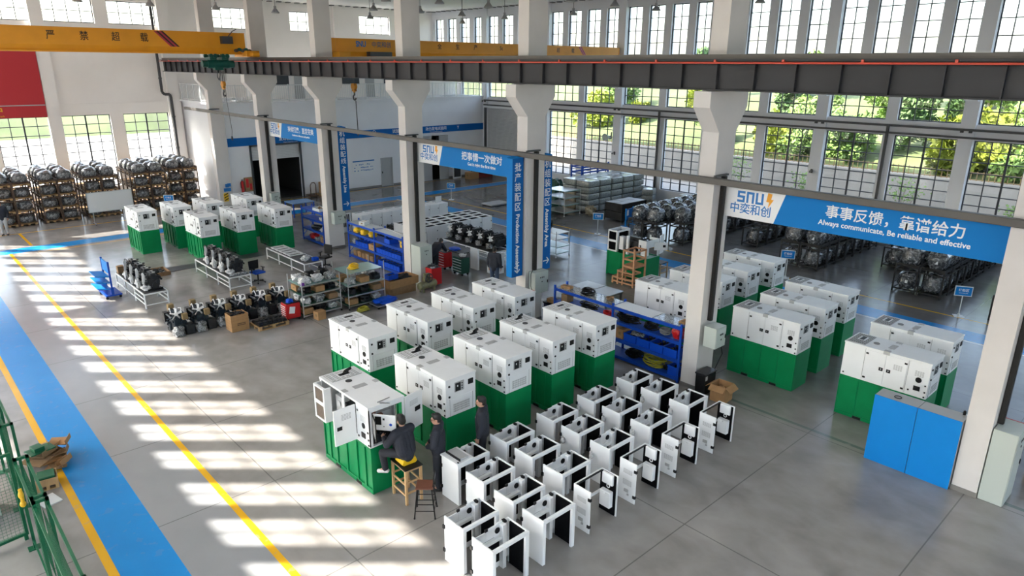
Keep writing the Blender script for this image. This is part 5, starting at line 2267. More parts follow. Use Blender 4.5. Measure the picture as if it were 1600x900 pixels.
def make_cage(w, d, h, m, wood):
    t = thing('stacking_cage', 'x', 'cage')
    for x in (0, w - .05):
        for y in (0, d - .05):
            mb = MB()
            mb.box(x, y, 0, x + .05, y + .05, h)
            mb.make('post', m, t)
    mb = MB()
    for z in (.10, h - .05):
        for y in (0, d - .05):
            mb.box(.05, y + .008, z, w - .05, y + .042, z + .05)
        for x in (0, w - .05):
            mb.box(x + .008, .05, z, x + .042, d - .05, z + .05)
    if not wood:
        mb.box(.05, .3, .10, w - .05, .36, .14)
        mb.box(.05, .55, .10, w - .05, .61, .14)
    mb.make('rails', m, t)
    if wood:
        mb = MB()
        for i in range(3):
            x = .06 + (w - .22) * i / 2
            mb.box(x, .0, .035, x + .10, d, .11)
        for i in range(5):
            y = .0 + (d - .12) * i / 4
            mb.box(.05, y, .11, w - .05, y + .12, .135)
        mb.make('pallet', m_pal, t)
    return t


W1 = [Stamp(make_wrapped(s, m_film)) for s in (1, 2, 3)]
C1 = Stamp(make_cage(.90, .86, .92, m_cage, False))
C1T = Stamp(make_cage(.90, .86, .22, m_cage, False))
LEV = ['bottom', 'upper', 'third', 'fourth']


def block(name, desc, x0, y0, nx, ny, nz, dx=.95, dy=.90, dz=.93, cage=C1, eng=W1, skip=lambda i, j, k: False, rowname=None, kname=None):
    n = 0
    for i in range(nx):
        for j in range(ny):
            for k in range(nz):
                if skip(i, j, k):
                    continue
                x, y, z = x0 + i * dx, y0 + j * dy, k * dz
                rn = (rowname or ['front', 'second', 'third', 'fourth'])[j]
                lv = LEV[k]
                (C1T if k == nz - 1 and nz > 1 else cage).put((x, y, z), 0, '%s cage, %s, %s row, %s from aisle, %s level' % (desc[0], name, rn, ORD[i], lv), '%s cages' % name)
                if k == nz - 1 or True:
                    o = eng[(i * 3 + j * 5 + k) % len(eng)].put((x + .45, y + .43, z + .145), 0, '%s engine, %s, %s row, %s from aisle, %s level' % (desc[1], name, rn, ORD[i], lv), '%s engines' % name)
                    o.rotation_euler = (0, 0, ((i * 37 + j * 11 + k * 5) % 7 - 3) * .03)
                    o.scale = (.88, .88, .90) if k < nz - 1 else (.97, .97, .98)
                    n += 1
    return n


D = ('black', 'film wrapped')
block('block left of big column', D, 27.65, 18.55, 9, 3, 2, dx=.98, skip=lambda i, j, k: (j > 0 and k == 0 and i > 0) or (j == 0 and i == 0))
block('single row right of big column', D, 31.1, 15.95, 5, 1, 2, dx=.95, skip=lambda i, j, k: k == 1 and i < 1)
block('double row under the near banner', D, 29.25, 12.15, 7, 2, 2, dx=.95, skip=lambda i, j, k: j == 1 and k == 0 and i > 0)
block('block below the banner slogan', D, 28.95, 7.25, 8, 2, 2, dx=.95, dy=.90, skip=lambda i, j, k: j == 1 and k == 0 and i > 0)
block('rearmost block by the windows', D, 32.2, 9.75, 4, 1, 1)
block('block beside the right column', D, 27.85, 4.55, 8, 1, 2, dx=.95, skip=lambda i, j, k: k == 1 and i == 0)

# far left: brown cages on timber pallets, four levels
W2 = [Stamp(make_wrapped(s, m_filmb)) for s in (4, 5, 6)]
C2 = Stamp(make_cage(.86, .86, .695, m_cageb, True))
C2T = Stamp(make_cage(.86, .86, .24, m_cageb, True))
for nm, x0, nx, nz, y0 in (('far left stack', 4.45, 2, 4, 44.3), ('second stack left of the whiteboard', 6.5, 2, 4, 44.3), ('stack behind the whiteboard', 8.62, 2, 4, 44.3), ('stack right of the whiteboard', 11.15, 2, 4, 44.2), ('rightmost stack by the corner', 13.25, 2, 4, 44.9)):
    for i in range(nx):
        for j in range(4):
            for k in range(nz):
                if j > 0 and k < nz - 2:
                    continue
                x, y, z = x0 + i * .87, y0 + j * .90, k * .70
                rn = ['front', 'second', 'third', 'rear'][j]
                sd = ('left', 'right')[i]
                lv = LEV[k] if nz - 1 != k else 'top'
                if j > 0 and k == nz - 2:
                    C2.put((x, y, z), 0, 'brown cage, %s, %s row, %s side, under the top' % (nm, rn, sd), 'brown cages at the back wall')
                    continue
                (C2T if k == nz - 1 else C2).put((x, y, z), 0, 'brown cage, %s, %s row, %s side, %s level' % (nm, rn, sd, lv), 'brown cages at the back wall')
                o = W2[(i + 2 * j + k) % 3].put((x + .43, y + .43, z + .14), .1 * ((i + j + k) % 3 - 1), 'film wrapped engine, %s, %s row, %s side, %s level' % (nm, rn, sd, lv), 'wrapped engines at the back wall')
                o.scale = (.88, .88, .64 if k < nz - 1 else .74)
    # lower cages of the deeper rows carry the visible ones above
    for i in range(nx):
        for j in range(1, 4):
            for k in range(nz - 2):
                C2.put((x0 + i * .87, y0 + j * .90, k * .70), 0, 'empty brown cage, %s, %s row, %s side, %s level' % (nm, ['front', 'second', 'third', 'rear'][j], ('left', 'right')[i], LEV[k]), 'brown cages at the back wall')

# ================================================================ BLUE SHELVING WITH STOCK
def shelving(label, x0, y0, y1, bays, depth=.62, h=1.69, levels=(.14, .66, 1.20, 1.64)):
    t = thing('shelving_rack', label, 'shelving', (x0, y0, 0))
    L = y1 - y0
    for i in range(bays + 1):
        y = L * i / bays
        for x in (0, depth - .05):
            mb = MB()
            mb.box(x, y - .03, 0, x + .05, y + .03, h + .04)
            mb.make('post', m_blue, t)
    for z in levels:
        mb = MB()
        for x in (.0, depth - .04):
            mb.box(x + .01, .03, z - .09, x + .04, L - .03, z)
        mb.box(.04, .0, z - .015, depth - .04, L, z)
        mb.make('shelf', m_blue, t)
    for i in range(bays + 1):
        y = L * i / bays
        mb = MB()
        mb.bar((.04, y, .25), (depth - .04, y, .75), .025, .02)
        mb.bar((depth - .04, y, .75), (.04, y, 1.3), .025, .02)
        mb.make('brace', m_blue, t)
    return t


shelving('blue shelving rack beside the big column behind the frames', 15.36, 9.78, 14.55, 2)
shelving('long blue shelving rack between the two middle columns', 15.36, 23.15, 27.5, 2)
shelving('short blue shelving rack behind the far column', 15.36, 29.85, 32.0, 1)

BT = {}


def tote(nm, w, d, h, m):
    k = (nm, w, d, h, m.name)
    if k not in BT:
        t = thing(nm, 'x', 'bin' if 'bin' in nm else 'box')
        open_box(t, w, d, h, m, .012, 'shell')
        if 'bin' in nm:
            r = MB()
            r.box(-.012, -.012, h - .03, w + .012, 0, h)
            r.box(-.012, d, h - .03, w + .012, d + .012, h)
            r.make('rim', m, t)
        f = MB()
        rnd_clutter(f, random.Random(int(w * 100) + int(h * 77)), 16, (.05, .05, h * .5), (w - .05, d - .05, h * .78), .015, .04)
        f.make('contents', m_eng if 'bin' in nm else m_cardd, t)['kind'] = 'stuff'
        BT[k] = Stamp(t)
    return BT[k]


def closed_carton(nm, w, d, h, m):
    k = (nm, w, d, h, m.name, 'c')
    if k not in BT:
        t = thing(nm, 'x', 'box')
        mb = MB()
        mb.box(0, 0, 0, w, d, h)
        mb.make('carton', m, t, bevel=.006)
        mb = MB()
        mb.box(-.001, d * .44, h - .001, w + .001, d * .56, h + .002)
        mb.box(-.002, d * .3, h * .4, 0, d * .6, h * .7)
        mb.make('tape', m_boxb, t)
        BT[k] = Stamp(t)
    return BT[k]


def coil(label, x, y, z, r, m, n=6, cat='cable', sq=1.0, grp=None):
    rr = random.Random(int(x * 100 + y * 77 + z * 31))
    mb = MB()
    for i in range(n):
        pts = []
        a0, rx, ry = rr.uniform(0, 6), r * rr.uniform(.55, 1), r * sq * rr.uniform(.55, 1)
        cx, cy = rr.uniform(-.15, .15) * r, rr.uniform(-.15, .15) * r * sq
        for j in range(13):
            a = a0 + j * 2 * math.pi / 12
            pts.append((cx + rx * math.cos(a), cy + ry * math.sin(a), .035 + i * .022 + .012 * math.sin(3 * a + i)))
        mb.path(pts, .017, 5)
    return tag(mb.make('cable_coil', m, loc=(x, y, z), smooth=60), label, cat, grp)


def heap(nm, label, x, y, z, r, m, seed=1, cat='bag', amp=.45):
    o = lump(r, seed, amp, c=(0, 0, r[2] * .8)).make(nm, m, smooth=60, loc=(x, y, z))
    return tag(o, label, cat)


# big rack by the column: lower level cables, middle bins, upper cables
X0 = 15.40
coil('tangle of yellow green cable on the bottom shelf near the column', 15.64, 10.75, .142, .28, m_yellg, 9, sq=1.3)
coil('dark cable heap beside the yellow green tangle on the bottom shelf', 15.64, 11.5, .142, .25, m_blk, 8, sq=1.3)
coil('grey cable coil right of the yellow green tangle, bottom shelf', 15.62, 10.30, .142, .11, m_eng, 5)
for i, y in enumerate((9.95, 10.42, 10.89, 11.36)):
    tote('stock_bin', .52, .44, .24, m_bbin).put((X0 + .02, y - .06, .662), 0, 'blue bin on the middle shelf beside the big column, %s from the column' % ORD[i], 'blue bins beside the big column')
tote('stock_bin', .4, .30, .26, m_bbin).put((X0 + .02, 9.84, .142), 0, 'blue bin at the column end of the bottom shelf', None)
closed_carton('carton_box', .34, .30, .30, m_card).put((X0 + .05, 11.79, .662), 0, 'brown carton on the middle shelf left of the blue bins', None)
heap('plastic_wrap', 'grey plastic packing left of the carton, middle shelf', 15.62, 12.75, .662, (.2, .34, .13), m_clear, 3, 'plastic')
heap('plastic_wrap', 'grey plastic packing on top of the blue bins near the carton', 15.60, 11.35, .905, (.14, .2, .06), m_clear, 5, 'plastic')
coil('large black hose coil on the upper shelf near the middle post', 15.64, 11.75, 1.202, .26, m_blk, 9, 'hose', 1.7)
coil('black hose coil on the upper shelf right of the large coil', 15.64, 10.95, 1.202, .2, m_blk, 7, 'hose', 1.4)
coil('grey tyre like ring on the upper shelf near the column', 15.62, 10.45, 1.202, .15, m_mid, 6, 'hose')
heap('red_bag', 'red plastic bag on the upper shelf at the column end', 15.62, 10.02, 1.202, (.14, .17, .17), m_red, 7)
coil('black wiring loom on the top of the rack left half', 15.66, 13.4, 1.642, .22, m_blk, 6, sq=1.2)
coil('small brown wiring loom on the top of the rack near the middle', 15.7, 12.55, 1.642, .13, m_cardd, 4)
closed_carton('carton_box', .30, .26, .26, m_cardd).put((X0 + .08, 14.1, 1.202), 0, 'brown carton at the far end of the upper shelf', None)
coil('red and black looms on the upper shelf left of the middle post', 15.62, 12.5, 1.202, .17, m_red, 4, sq=1.2)
coil('dark looms on the upper shelf at the far half', 15.62, 13.3, 1.202, .2, m_blk, 6, sq=1.6)
mb = MB()
mb.box(0, 0, 0, .56, 1.35, .022)
tag(mb.make('cover_panel', m_pvc, loc=(15.39, 10.78, 1.642)), 'flat white panel lying on the rack beside the column', 'panel')
mb = MB()
for a in ((0, 0, .20, 1.1),):
    mb.box(0, 0, 0, .56, .95, .006)
tag(mb.make('plastic_film', m_clear, loc=(15.42, 9.83, 1.642)), 'crinkled clear film on the rack top at the column end', 'plastic')
mb = MB()
mb.box(0, 0, 0, .56, 2.3, .006)
tag(mb.make('plastic_film', m_clear, loc=(15.39, 12.2, 1.642)), 'crinkled clear film on the rack top far half', 'plastic')
closed_carton('carton_box', .2, .36, .08, m_card).put((15.55, 14.05, 1.650), .2, 'flat brown packet at the far end of the rack top', None)
closed_carton('carton_box', .28, .2, .05, m_card).put((15.62, 9.85, 1.650), 0, 'flat tan packet at the column end of the rack top', None)

# long rack between the middle columns
for i in range(5):
    lx = 27.05 - i * .34
    closed_carton('carton_box', .42, .28, .24 + .03 * (i % 2), m_card if i % 2 else m_cardd).put((X0 + .03, lx - .1, .142), 0, 'brown carton on the bottom shelf of the long rack, %s from the left' % ORD[i], 'cartons on the long rack')
for i in range(8):
    tote('stock_bin', .46, .22, .2, m_bbin).put((X0 + .03, 25.05 - i * .235, .662), 0, 'blue bin, right half of the long rack, middle shelf, %s from the post' % ORD[i], 'blue bins on the long rack')
for i in range(7):
    tote('stock_bin', .46, .22, .2, m_bbin).put((X0 + .03, 24.95 - i * .235, .142), 0, 'blue bin, right half of the long rack, bottom shelf, %s from the post' % ORD[i], 'blue bins on the long rack')
for i in range(4):
    tote('stock_bin', .44, .24, .2, m_bbin).put((X0 + .03, 26.75 - i * .26, .662), 0, 'blue bin, left half of the long rack, middle shelf, %s from left' % ORD[i], 'blue bins on the long rack')
closed_carton('carton_box', .4, .52, .26, m_card).put((X0 + .02, 25.36, .662), 0, 'wide brown carton beside the middle post of the long rack', None)
for i, (y, s) in enumerate(((27.05, .2), (26.5, .24), (25.85, .2))):
    heap('yellow_hose_bundle', 'yellow hose bundle on the upper shelf of the long rack, %s from left' % ORD[i], 15.62, y - .02, 1.202, (.18, s * .8, .12), m_yplas, i + 2, 'hose', .3)
tote('stock_bin', .44, .4, .2, m_bbin).put((X0 + .03, 24.2, 1.202), 0, 'blue bin on the upper shelf, right half of the long rack', None)
closed_carton('carton_box', .2, .18, .26, m_yplas).put((X0 + .1, 23.35, 1.202), 0, 'yellow box at the right end of the upper shelf, long rack', None)
heap('plastic_wrap', 'dark packing at the left end of the middle shelf', 15.62, 27.25, .662, (.16, .14, .12), m_clear, 8, 'plastic')
mb = MB()
mb.box(0, 0, 0, .56, 2.05, .014)
tag(mb.make('cover_panel', m_sheet, loc=(15.39, 25.4, 1.642)), 'grey sheet on top of the long rack, left half', 'panel')
mb = MB()
mb.box(0, 0, 0, .56, 1.98, .014)
tag(mb.make('cover_panel', m_sheet, loc=(15.39, 23.25, 1.642)), 'grey sheet on top of the long rack, right half', 'panel')
closed_carton('carton_box', .4, .3, .16, m_pvc).put((15.46, 26.2, 1.657), .4, 'white carton on top of the long rack', None)
mb = MB()
mb.bar((0, 0, 0), (.05, 1.8, .02), .03, .015)
tag(mb.make('aluminium_strip', m_steel, loc=(15.75, 23.4, 1.665)), 'long metal strip lying on the long rack top', 'strip')
# short rack behind the far column
closed_carton('carton_box', .4, .34, .28, m_card).put((X0 + .04, 30.0, .142), 0, 'brown carton at the right end of the short rack, bottom shelf', None)
heap('red_bag', 'red bundle on the bottom shelf of the short rack', 15.62, 31.3, .142, (.2, .25, .14), m_red, 4)
heap('plastic_wrap', 'pale packing on the bottom shelf of the short rack', 15.6, 30.75, .142, (.18, .22, .1), m_clear, 6, 'plastic')
heap('plastic_wrap', 'dark looms on the middle shelf of the short rack', 15.6, 30.9, .662, (.2, .4, .12), m_eng, 7, 'cable')
heap('plastic_wrap', 'white bag on the middle shelf of the short rack', 15.6, 30.2, .662, (.16, .2, .12), m_filmw, 9)
heap('plastic_wrap', 'white bag on the upper shelf of the short rack', 15.6, 30.2, 1.202, (.16, .22, .09), m_filmw, 10)
tote('white_box', .42, .7, .14, m_pvc).put((15.42, 30.2, 1.642), 0, 'long white open carton on top of the short rack', None)

# ================================================================ WIRE SHELVES WITH WORKSHOP CLUTTER
def wire_shelf(label, x0, y0, x1, y1, h, levels, top_m):
    t = thing('wire_shelf', label, 'shelf', (x0, y0, 0))
    w, d = x1 - x0, y1 - y0
    for x in (0, w):
        for y in (0, d):
            mb = MB()
            mb.tube((x, y, .08), (x, y, h), .016, 7)
            mb.make('post', m_steel, t, smooth=40)
            mb = MB()
            mb.tube((x - .015, y, .04), (x + .015, y, .04), .04, 10)
            mb.box(x - .01, y - .01, .04, x + .01, y + .01, .09)
            mb.make('castor', m_blk, t)
    for i, z in enumerate(levels):
        mb = MB()
        mb.box(0, 0, z - .02, w, d, z, 0)
        for a in ((0, -.008, w, .006), (0, d - .006, w, d + .008)):
            mb.box(a[0], a[1], z - .045, a[2], a[3], z + .006, 1)
        mb.make('shelf', [top_m if i == len(levels) - 1 else m_dgreen, m_steel], t)
    return t


wire_shelf('wheeled wire shelf crowded with white bags behind the red tool chest', 9.98, 21.25, 11.42, 22.30, 1.42, (.14, .50, .86, 1.20), m_aqua)
wire_shelf('wheeled wire shelf with aqua glass top right of the crowded one', 11.62, 21.05, 13.12, 22.10, 1.60, (.16, .52, .90), m_aqua)
rr = random.Random(21)
pal = [(m_filmw, 'white plastic bag'), (m_clear, 'grey plastic bag'), (m_eng, 'black cable bundle'), (m_blk, 'black hose bundle'), (m_filmw, 'white film bundle'), (m_eng, 'dark loom')]
spots = []
for sh, x0, y0, w, d, lv in (('crowded', 9.98, 21.25, 1.44, 1.05, (.14, .50, .86, 1.20)), ('aqua topped', 11.62, 21.05, 1.5, 1.05, (.16, .52, .90))):
    for li, z in enumerate(lv):
        for i in range(3):
            for j in range(2):
                m, nm = pal[rr.randrange(len(pal))]
                x = x0 + w * (i + .5) / 3
                y = y0 + d * (j + .5) / 2
                s = rr.uniform(.85, 1.1)
                lb = '%s on the %s wire shelf, %s shelf, %s %s' % (nm, sh, ['lowest', 'second', 'third', 'top'][li], ['front', 'rear'][j], ['left', 'middle', 'right'][i])
                if (i + j + li) % 3 == 0 and li < 3:
                    hh = .2
                    closed_carton('carton_box', .34, .38, hh, m_cardd if li % 2 else m_card).put((x - .17, y - .19, z + .002), 0, 'brown carton on the %s wire shelf, %s shelf, %s %s' % (sh, ['lowest', 'second', 'third', 'top'][li], ['front', 'rear'][j], ['left', 'middle', 'right'][i]), None)
                else:
                    heap('stored_bundle', lb, x, y, z + .002, (.18 * s, .2 * s, .13 * s), m, i * 7 + j * 3 + li, 'bundle', .5)
heap('purple_bag', 'purple bag on the top front corner of the crowded wire shelf', 10.06, 21.32, 1.204, (.06, .05, .05), m_purple, 2)
# glass tray on the aqua shelf top and things around it
t = thing('glass_tray', 'aqua glass sheet on thin posts above the wire shelf with yellow hose', 'tray', (11.66, 21.1, .902))
for x in (0.02, 1.38):
    for y in (.02, .95):
        mb = MB()
        mb.box(x, y, .0, x + .03, y + .03, .42)
        mb.make('post', m_steel, t)
mb = MB()
mb.box(0, 0, .42, 1.42, 1.0, .44)
mb.make('sheet', m_aqua, t)
coil('yellow and black hose coil on the aqua glass sheet', 12.2, 21.6, 1.345, .2, m_yplas, 6, 'hose')
heap('stored_bundle', 'blue tarpaulin folded beside the aqua wire shelf on the floor', 12.9, 20.70, .14, (.42, .25, .1), m_bbin, 5, 'tarpaulin')
tb = thing('low_trolley', 'low flat trolley under the blue tarpaulin', 'trolley', (12.4, 20.4, 0))
mb = MB()
mb.box(0, 0, .10, 1.0, .6, .138)
mb.make('deck', m_steel, tb)
for x in (.08, .92):
    for y in (.08, .52):
        mb = MB()
        mb.tube((x - .02, y, .05), (x + .02, y, .05), .05, 10)
        mb.make('castor', m_blk, tb)
coil('yellow black cable pile on the floor right of the red tool chest', 11.95, 20.7, .0, .24, m_yellg, 6, 'cable', .8)
closed_carton('carton_box', .32, .3, .3, m_card).put((10.3, 20.85, 0), .1, 'brown carton on the floor before the crowded wire shelf', None)
# big low cartons on the right
t = thing('carton_box', 'large flat open carton of black bags in front of the middle column', 'box', (13.55, 21.35, .30), .05)
open_box(t, 1.35, .75, .30, m_card, .02, 'carton')
lump((.36, .26, .18), 6, .4, c=(.85, .38, .18)).make('black_bags', m_blk, t, smooth=60)
t = thing('carton_box', 'brown carton under the large flat one', 'box', (13.65, 21.4, 0), 0)
mb = MB()
mb.box(0, 0, 0, 1.1, .6, .298)
mb.make('carton', m_cardd, t, bevel=.008)
tote('stock_bin', .44, .3, .18, m_bbin).put((13.6, 21.5, .62 - .0), .05, 'blue bin resting on the rim of the large flat carton', None)
heap('white_bag', 'white ball shaped bag at the left end of the large carton', 13.35, 22.35, .625, (.14, .14, .14), m_filmw, 2)
closed_carton('carton_box', .42, .5, .62, m_cardd).put((13.15, 22.12, 0), 0, 'tall dull carton carrying a white bag behind the aqua shelf', None)
# compressor
t = thing('air_compressor', 'olive air compressor with large flywheel on the floor by the red trolley', 'compressor', (14.62, 20.85, 0), .1)
mb = MB()
mb.tube((.1, .2, .26), (.85, .2, .26), .15, 16)
mb.ell((.1, .2, .26), (.08, .15, .15), 14, 8)
mb.ell((.85, .2, .26), (.08, .15, .15), 14, 8)
for x in (.2, .75):
    mb.box(x - .03, .08, 0, x + .03, .12, .2)
    mb.box(x - .03, .28, 0, x + .03, .32, .2)
mb.make('tank', m_olive, t, smooth=40)
mb = MB()
mb.box(.30, .12, .40, .62, .28, .56)
mb.tube((.38, .2, .52), (.38, .2, .72), .07, 12)
mb.tube((.54, .2, .52), (.54, .2, .70), .06, 12)
mb.make('pump', m_olive, t, smooth=40)
mb = MB()
mb.torus((.46, .06, .55), .17, .022, 20, 6, 1)
for i in range(5):
    a = i * 1.257
    mb.bar((.46, .06, .55), (.46 + .16 * math.cos(a), .06, .55 + .16 * math.sin(a)), .03, .02)
mb.make('flywheel', m_dgrey, t, smooth=40)
# red trolley, red drawers, green drawers, table
t = thing('red_trolley', 'red tool trolley with things on its top, before the pale cabinet', 'trolley', (15.46, 21.32, 0))
mb = MB()
mb.box(0, 0, .06, .50, .42, .74)
mb.make('case', m_red, t, bevel=.01)
mb = MB()
rnd_clutter(mb, random.Random(5), 10, (.08, .06, .77), (.42, .36, .80), .02, .05)
mb.box(.03, .03, .74, .47, .39, .755)
mb.make('tools', m_dgrey, t)
mb = MB()
mb.box(.05, .05, .755, .2, .14, .80)
mb.make('rag', m_filmw, t)
for x in (.06, .44):
    mb = MB()
    mb.tube((x - .02, .21, .035), (x + .02, .21, .035), .035, 10)
    mb.make('castor', m_blk, t)
t = tool_chest('tool_chest', 'red drawer chest beside the bending man', 17.30, 23.48, .56, .42, .74, m_red, math.radians(-90), 5)
t = tool_chest('tool_chest', 'dark green drawer cabinet with a cloth on top', 17.26, 22.3, .62, .42, .76, m_dgreen, math.radians(-90), 5)
heap('white_cloth', 'crumpled white cloth on the green drawer cabinet', 17.52, 21.95, .775, (.13, .14, .06), m_filmw, 4, 'cloth')
t = thing('work_table', 'dark topped steel work table behind the red drawers', 'table', (17.85, 22.45, 0))
mb = MB()
mb.box(0, 0, .70, .85, 2.0, .73)
mb.make('table_top', m_dgrey, t)
for x in (.03, .80):
    for y in (.03, 1.95):
        mb = MB()
        mb.box(x - .02, y - .02, 0, x + .02, y + .02, .70)
        mb.make('leg', m_pvc, t)
heap('blue_sheet', 'blue folded sheet on the dark work table', 18.1, 23.2, .732, (.22, .28, .05), m_bbin, 3, 'sheet', .3)
# ================================================================ SIGN STANDS, WHITEBOARD
def sign_stand(label, x, y, h=1.15, rz=0.0, words='待检区', w=.55, m=None):
    t = thing('sign_stand', label, 'sign', (x, y, 0), rz)
    mb = MB()
    mb.box(-.16, -.16, 0, .16, .16, .015)
    mb.tube((0, 0, .015), (0, 0, .1), .04, 10)
    mb.make('base', m_pvc, t)
    mb = MB()
    mb.tube((0, 0, .1), (0, 0, h - .36), .018, 8)
    mb.make('pole', m_pvc, t, smooth=40)
    mb = MB()
    mb.box(-.015, -w / 2, h - .36, .015, w / 2, h)
    p = mb.make('plate', m_pvc, t)
    mb = MB()
    mb.box(-.018, -w / 2 + .025, h - .335, -.015, w / 2 - .025, h - .025)
    mb.make('blue_field', m_sblue, p)
    text('lettering', words, .11, m_letter, p, (-.021, 0, h - .15), FACE_NX, 'CENTER', 1.0, .002)
    text('lettering', 'INSPECTION AREA', .035, m_letter, p, (-.021, 0, h - .25), FACE_NX, 'CENTER')
    return t


sign_stand('small blue sign on a white stand in the open floor by the bales', 27.43, 23.0, 1.12, .6)
sign_stand('small blue sign on a white stand under the middle banner', 27.6, 35.65, 1.1, .6)
sign_stand('small blue sign behind the far generator set right of the column', 27.3, 12.6, 1.2, .5)
sign_stand('small blue sign beside the wrapped engines at right', 27.50, 6.22, 1.12, .5)
sign_stand('small blue sign between the far left generator sets', 12.2, 41.9, 1.25, math.radians(50))
t = thing('whiteboard', 'large white board on a wheeled stand before the brown cages', 'whiteboard', (8.25, 42.35, 0))
mb = MB()
mb.box(0, .0, .68, 2.2, .04, 1.72)
mb.make('board', m_pvc, t)
mb = MB()
for a in ((-.02, -.01, .66, 2.22, .05, .69), (-.02, -.01, 1.71, 2.22, .05, 1.74), (-.02, -.01, .69, .01, .05, 1.71), (2.19, -.01, .69, 2.22, .05, 1.71)):
    mb.box(*a)
mb.make('frame', m_steel, t)
for x in (.18, 2.0):
    mb = MB()
    mb.box(x - .02, 0, .08, x + .02, .04, .68)
    mb.box(x - .02, -.3, .05, x + .02, .34, .09)
    mb.make('leg', m_steel, t)
    for y in (-.28, .32):
        mb = MB()
        mb.tube((x - .015, y, .03), (x + .015, y, .03), .03, 10)
        mb.make('castor', m_blk, t)

# ================================================================ BLUE CABINETS, BIN, CARTON BY THE COLUMNS
for i, (a, b, lb) in enumerate(((3.815, 4.68, 'left'), (2.972, 3.81, 'right'))):
    t = thing('blue_cabinet', '%s one of two plain bright blue cabinets beside the right column' % lb, 'cabinet', (15.25, a, 0))
    mb = MB()
    mb.box(.02, .003, .02, .47, b - a - .003, 1.575)
    mb.make('case', m_grey, t)
    mb = MB()
    mb.box(0, .003, 0, .02, b - a - .003, 1.58)
    mb.make('front_panel', m_panelblue, t, bevel=.004)
mb = MB()
mb.torus((0, 0, .008), .07, .008, 24, 6)
tag(mb.make('steel_ring', m_blk, smooth=60, loc=(15.47, 4.28, 1.576)), 'thin black ring lying on top of the left blue cabinet', 'ring')
mb = MB()
mb.ell((0, 0, .05), (.03, .03, .05))
mb.tube((0, 0, .0), (0, 0, .03), .03, 10)
tag(mb.make('black_knob', m_blk, smooth=60, loc=(15.66, 3.06, 1.576)), 'small black knob on top of the right blue cabinet', 'knob')
t = thing('waste_bin', 'black lidded waste bin at the foot of the big column', 'bin', (15.22, 8.82, 0))
mb = MB()
mb.prism([(.02, 0), (.52, 0), (.54, .56), (0, .56)], 1, 0, .30)
mb.make('body', m_blk, t, bevel=.015)
mb = MB()
mb.box(-.02, -.02, .56, .56, .32, .61)
mb.box(.1, .30, .52, .4, .34, .59)
mb.make('lid', mat('bin_lid_black', (.02, .02, .024), .25), t, bevel=.015)
mb = MB()
mb.box(.02, -.002, .42, .12, .012, .54)
mb.make('sticker', m_grey, t)
t = thing('carton_box', 'open brown cardboard carton with flaps in front of the black bin', 'box', (15.18, 8.18, 0), .06)
open_box(t, .44, .42, .46, m_card, .01, 'carton', .20)
heap('paper_waste', 'crumpled brown paper inside the open carton', 15.39, 8.40, .02, (.15, .14, .2), m_card, 5, 'paper')

# ================================================================ STOOLS
t = thing('work_stool', 'tall pale timber work stool with black top, seated man on it', 'stool', (6.53, 10.08, 0), math.radians(-4))
for x in (.03, .37):
    for y in (.03, .55):
        mb = MB()
        mb.box(x - .025, y - .025, 0, x + .025, y + .025, .79)
        mb.make('leg', m_wood, t, bevel=.004)
mb = MB()
for z in (.20, .45, .76):
    for x in (.03, .37):
        mb.box(x - .013, .055, z - .02, x + .013, .525, z + .02)
for z in (.26, .50, .76):
    for y in (.03, .55):
        mb.box(.055, y - .013, z - .02, .345, y + .013, z + .02)
mb.make('stretchers', m_wood, t, bevel=.003)
mb = MB()
mb.box(-.01, -.01, .79, .41, .59, .815)
mb.make('seat', m_blk, t, bevel=.004)
t = thing('tool_case', 'yellow plastic case used as a cushion on the timber stool', 'case', (6.57, 10.22, .816), math.radians(-4))
mb = MB()
mb.prism([(0, .03), (.04, 0), (.30, 0), (.34, .03), (.31, .13), (.03, .13)], 1, 0, .30)
mb.make('shell', m_yplas, t, bevel=.008)
mb = MB()
mb.box(.06, .03, .13, .28, .27, .142)
mb.make('black_lid', m_blk, t)
t = thing('bar_stool', 'black metal bar stool with low back and brown wooden seat', 'stool', (6.70, 9.66, 0), math.radians(-42))
for sx in (-1, 1):
    for sy in (-1, 1):
        mb = MB()
        mb.tube((sx * .20, sy * .20, 0), (sx * .14, sy * .14, .62), .013, 8)
        mb.tube((sx * .20, sy * .20, 0), (sx * .20, sy * .20, .012), .02, 8)
        mb.make('leg', m_blk, t, smooth=40)
mb = MB()
for z in (.16, .30):
    q = .20 - .06 * z / .62
    for a, b in (((-q, -q), (q, -q)), ((q, -q), (q, q)), ((q, q), (-q, q)), ((-q, q), (-q, -q))):
        mb.tube((*a, z), (*b, z), .009, 7)
mb.make('foot_ring', m_blk, t, smooth=40)
mb = MB()
mb.box(-.17, -.16, .62, .17, .16, .65)
mb.make('seat', m_seat, t, bevel=.008)
mb = MB()
for y in (-.1, .1):
    mb.tube((.155, y, .62), (.19, y, .86), .009, 7)
mb.make('back_post', m_blk, t)
mb = MB()
mb.box(.17, -.15, .74, .195, .15, .87)
mb.make('backrest', m_blk, t, bevel=.01)


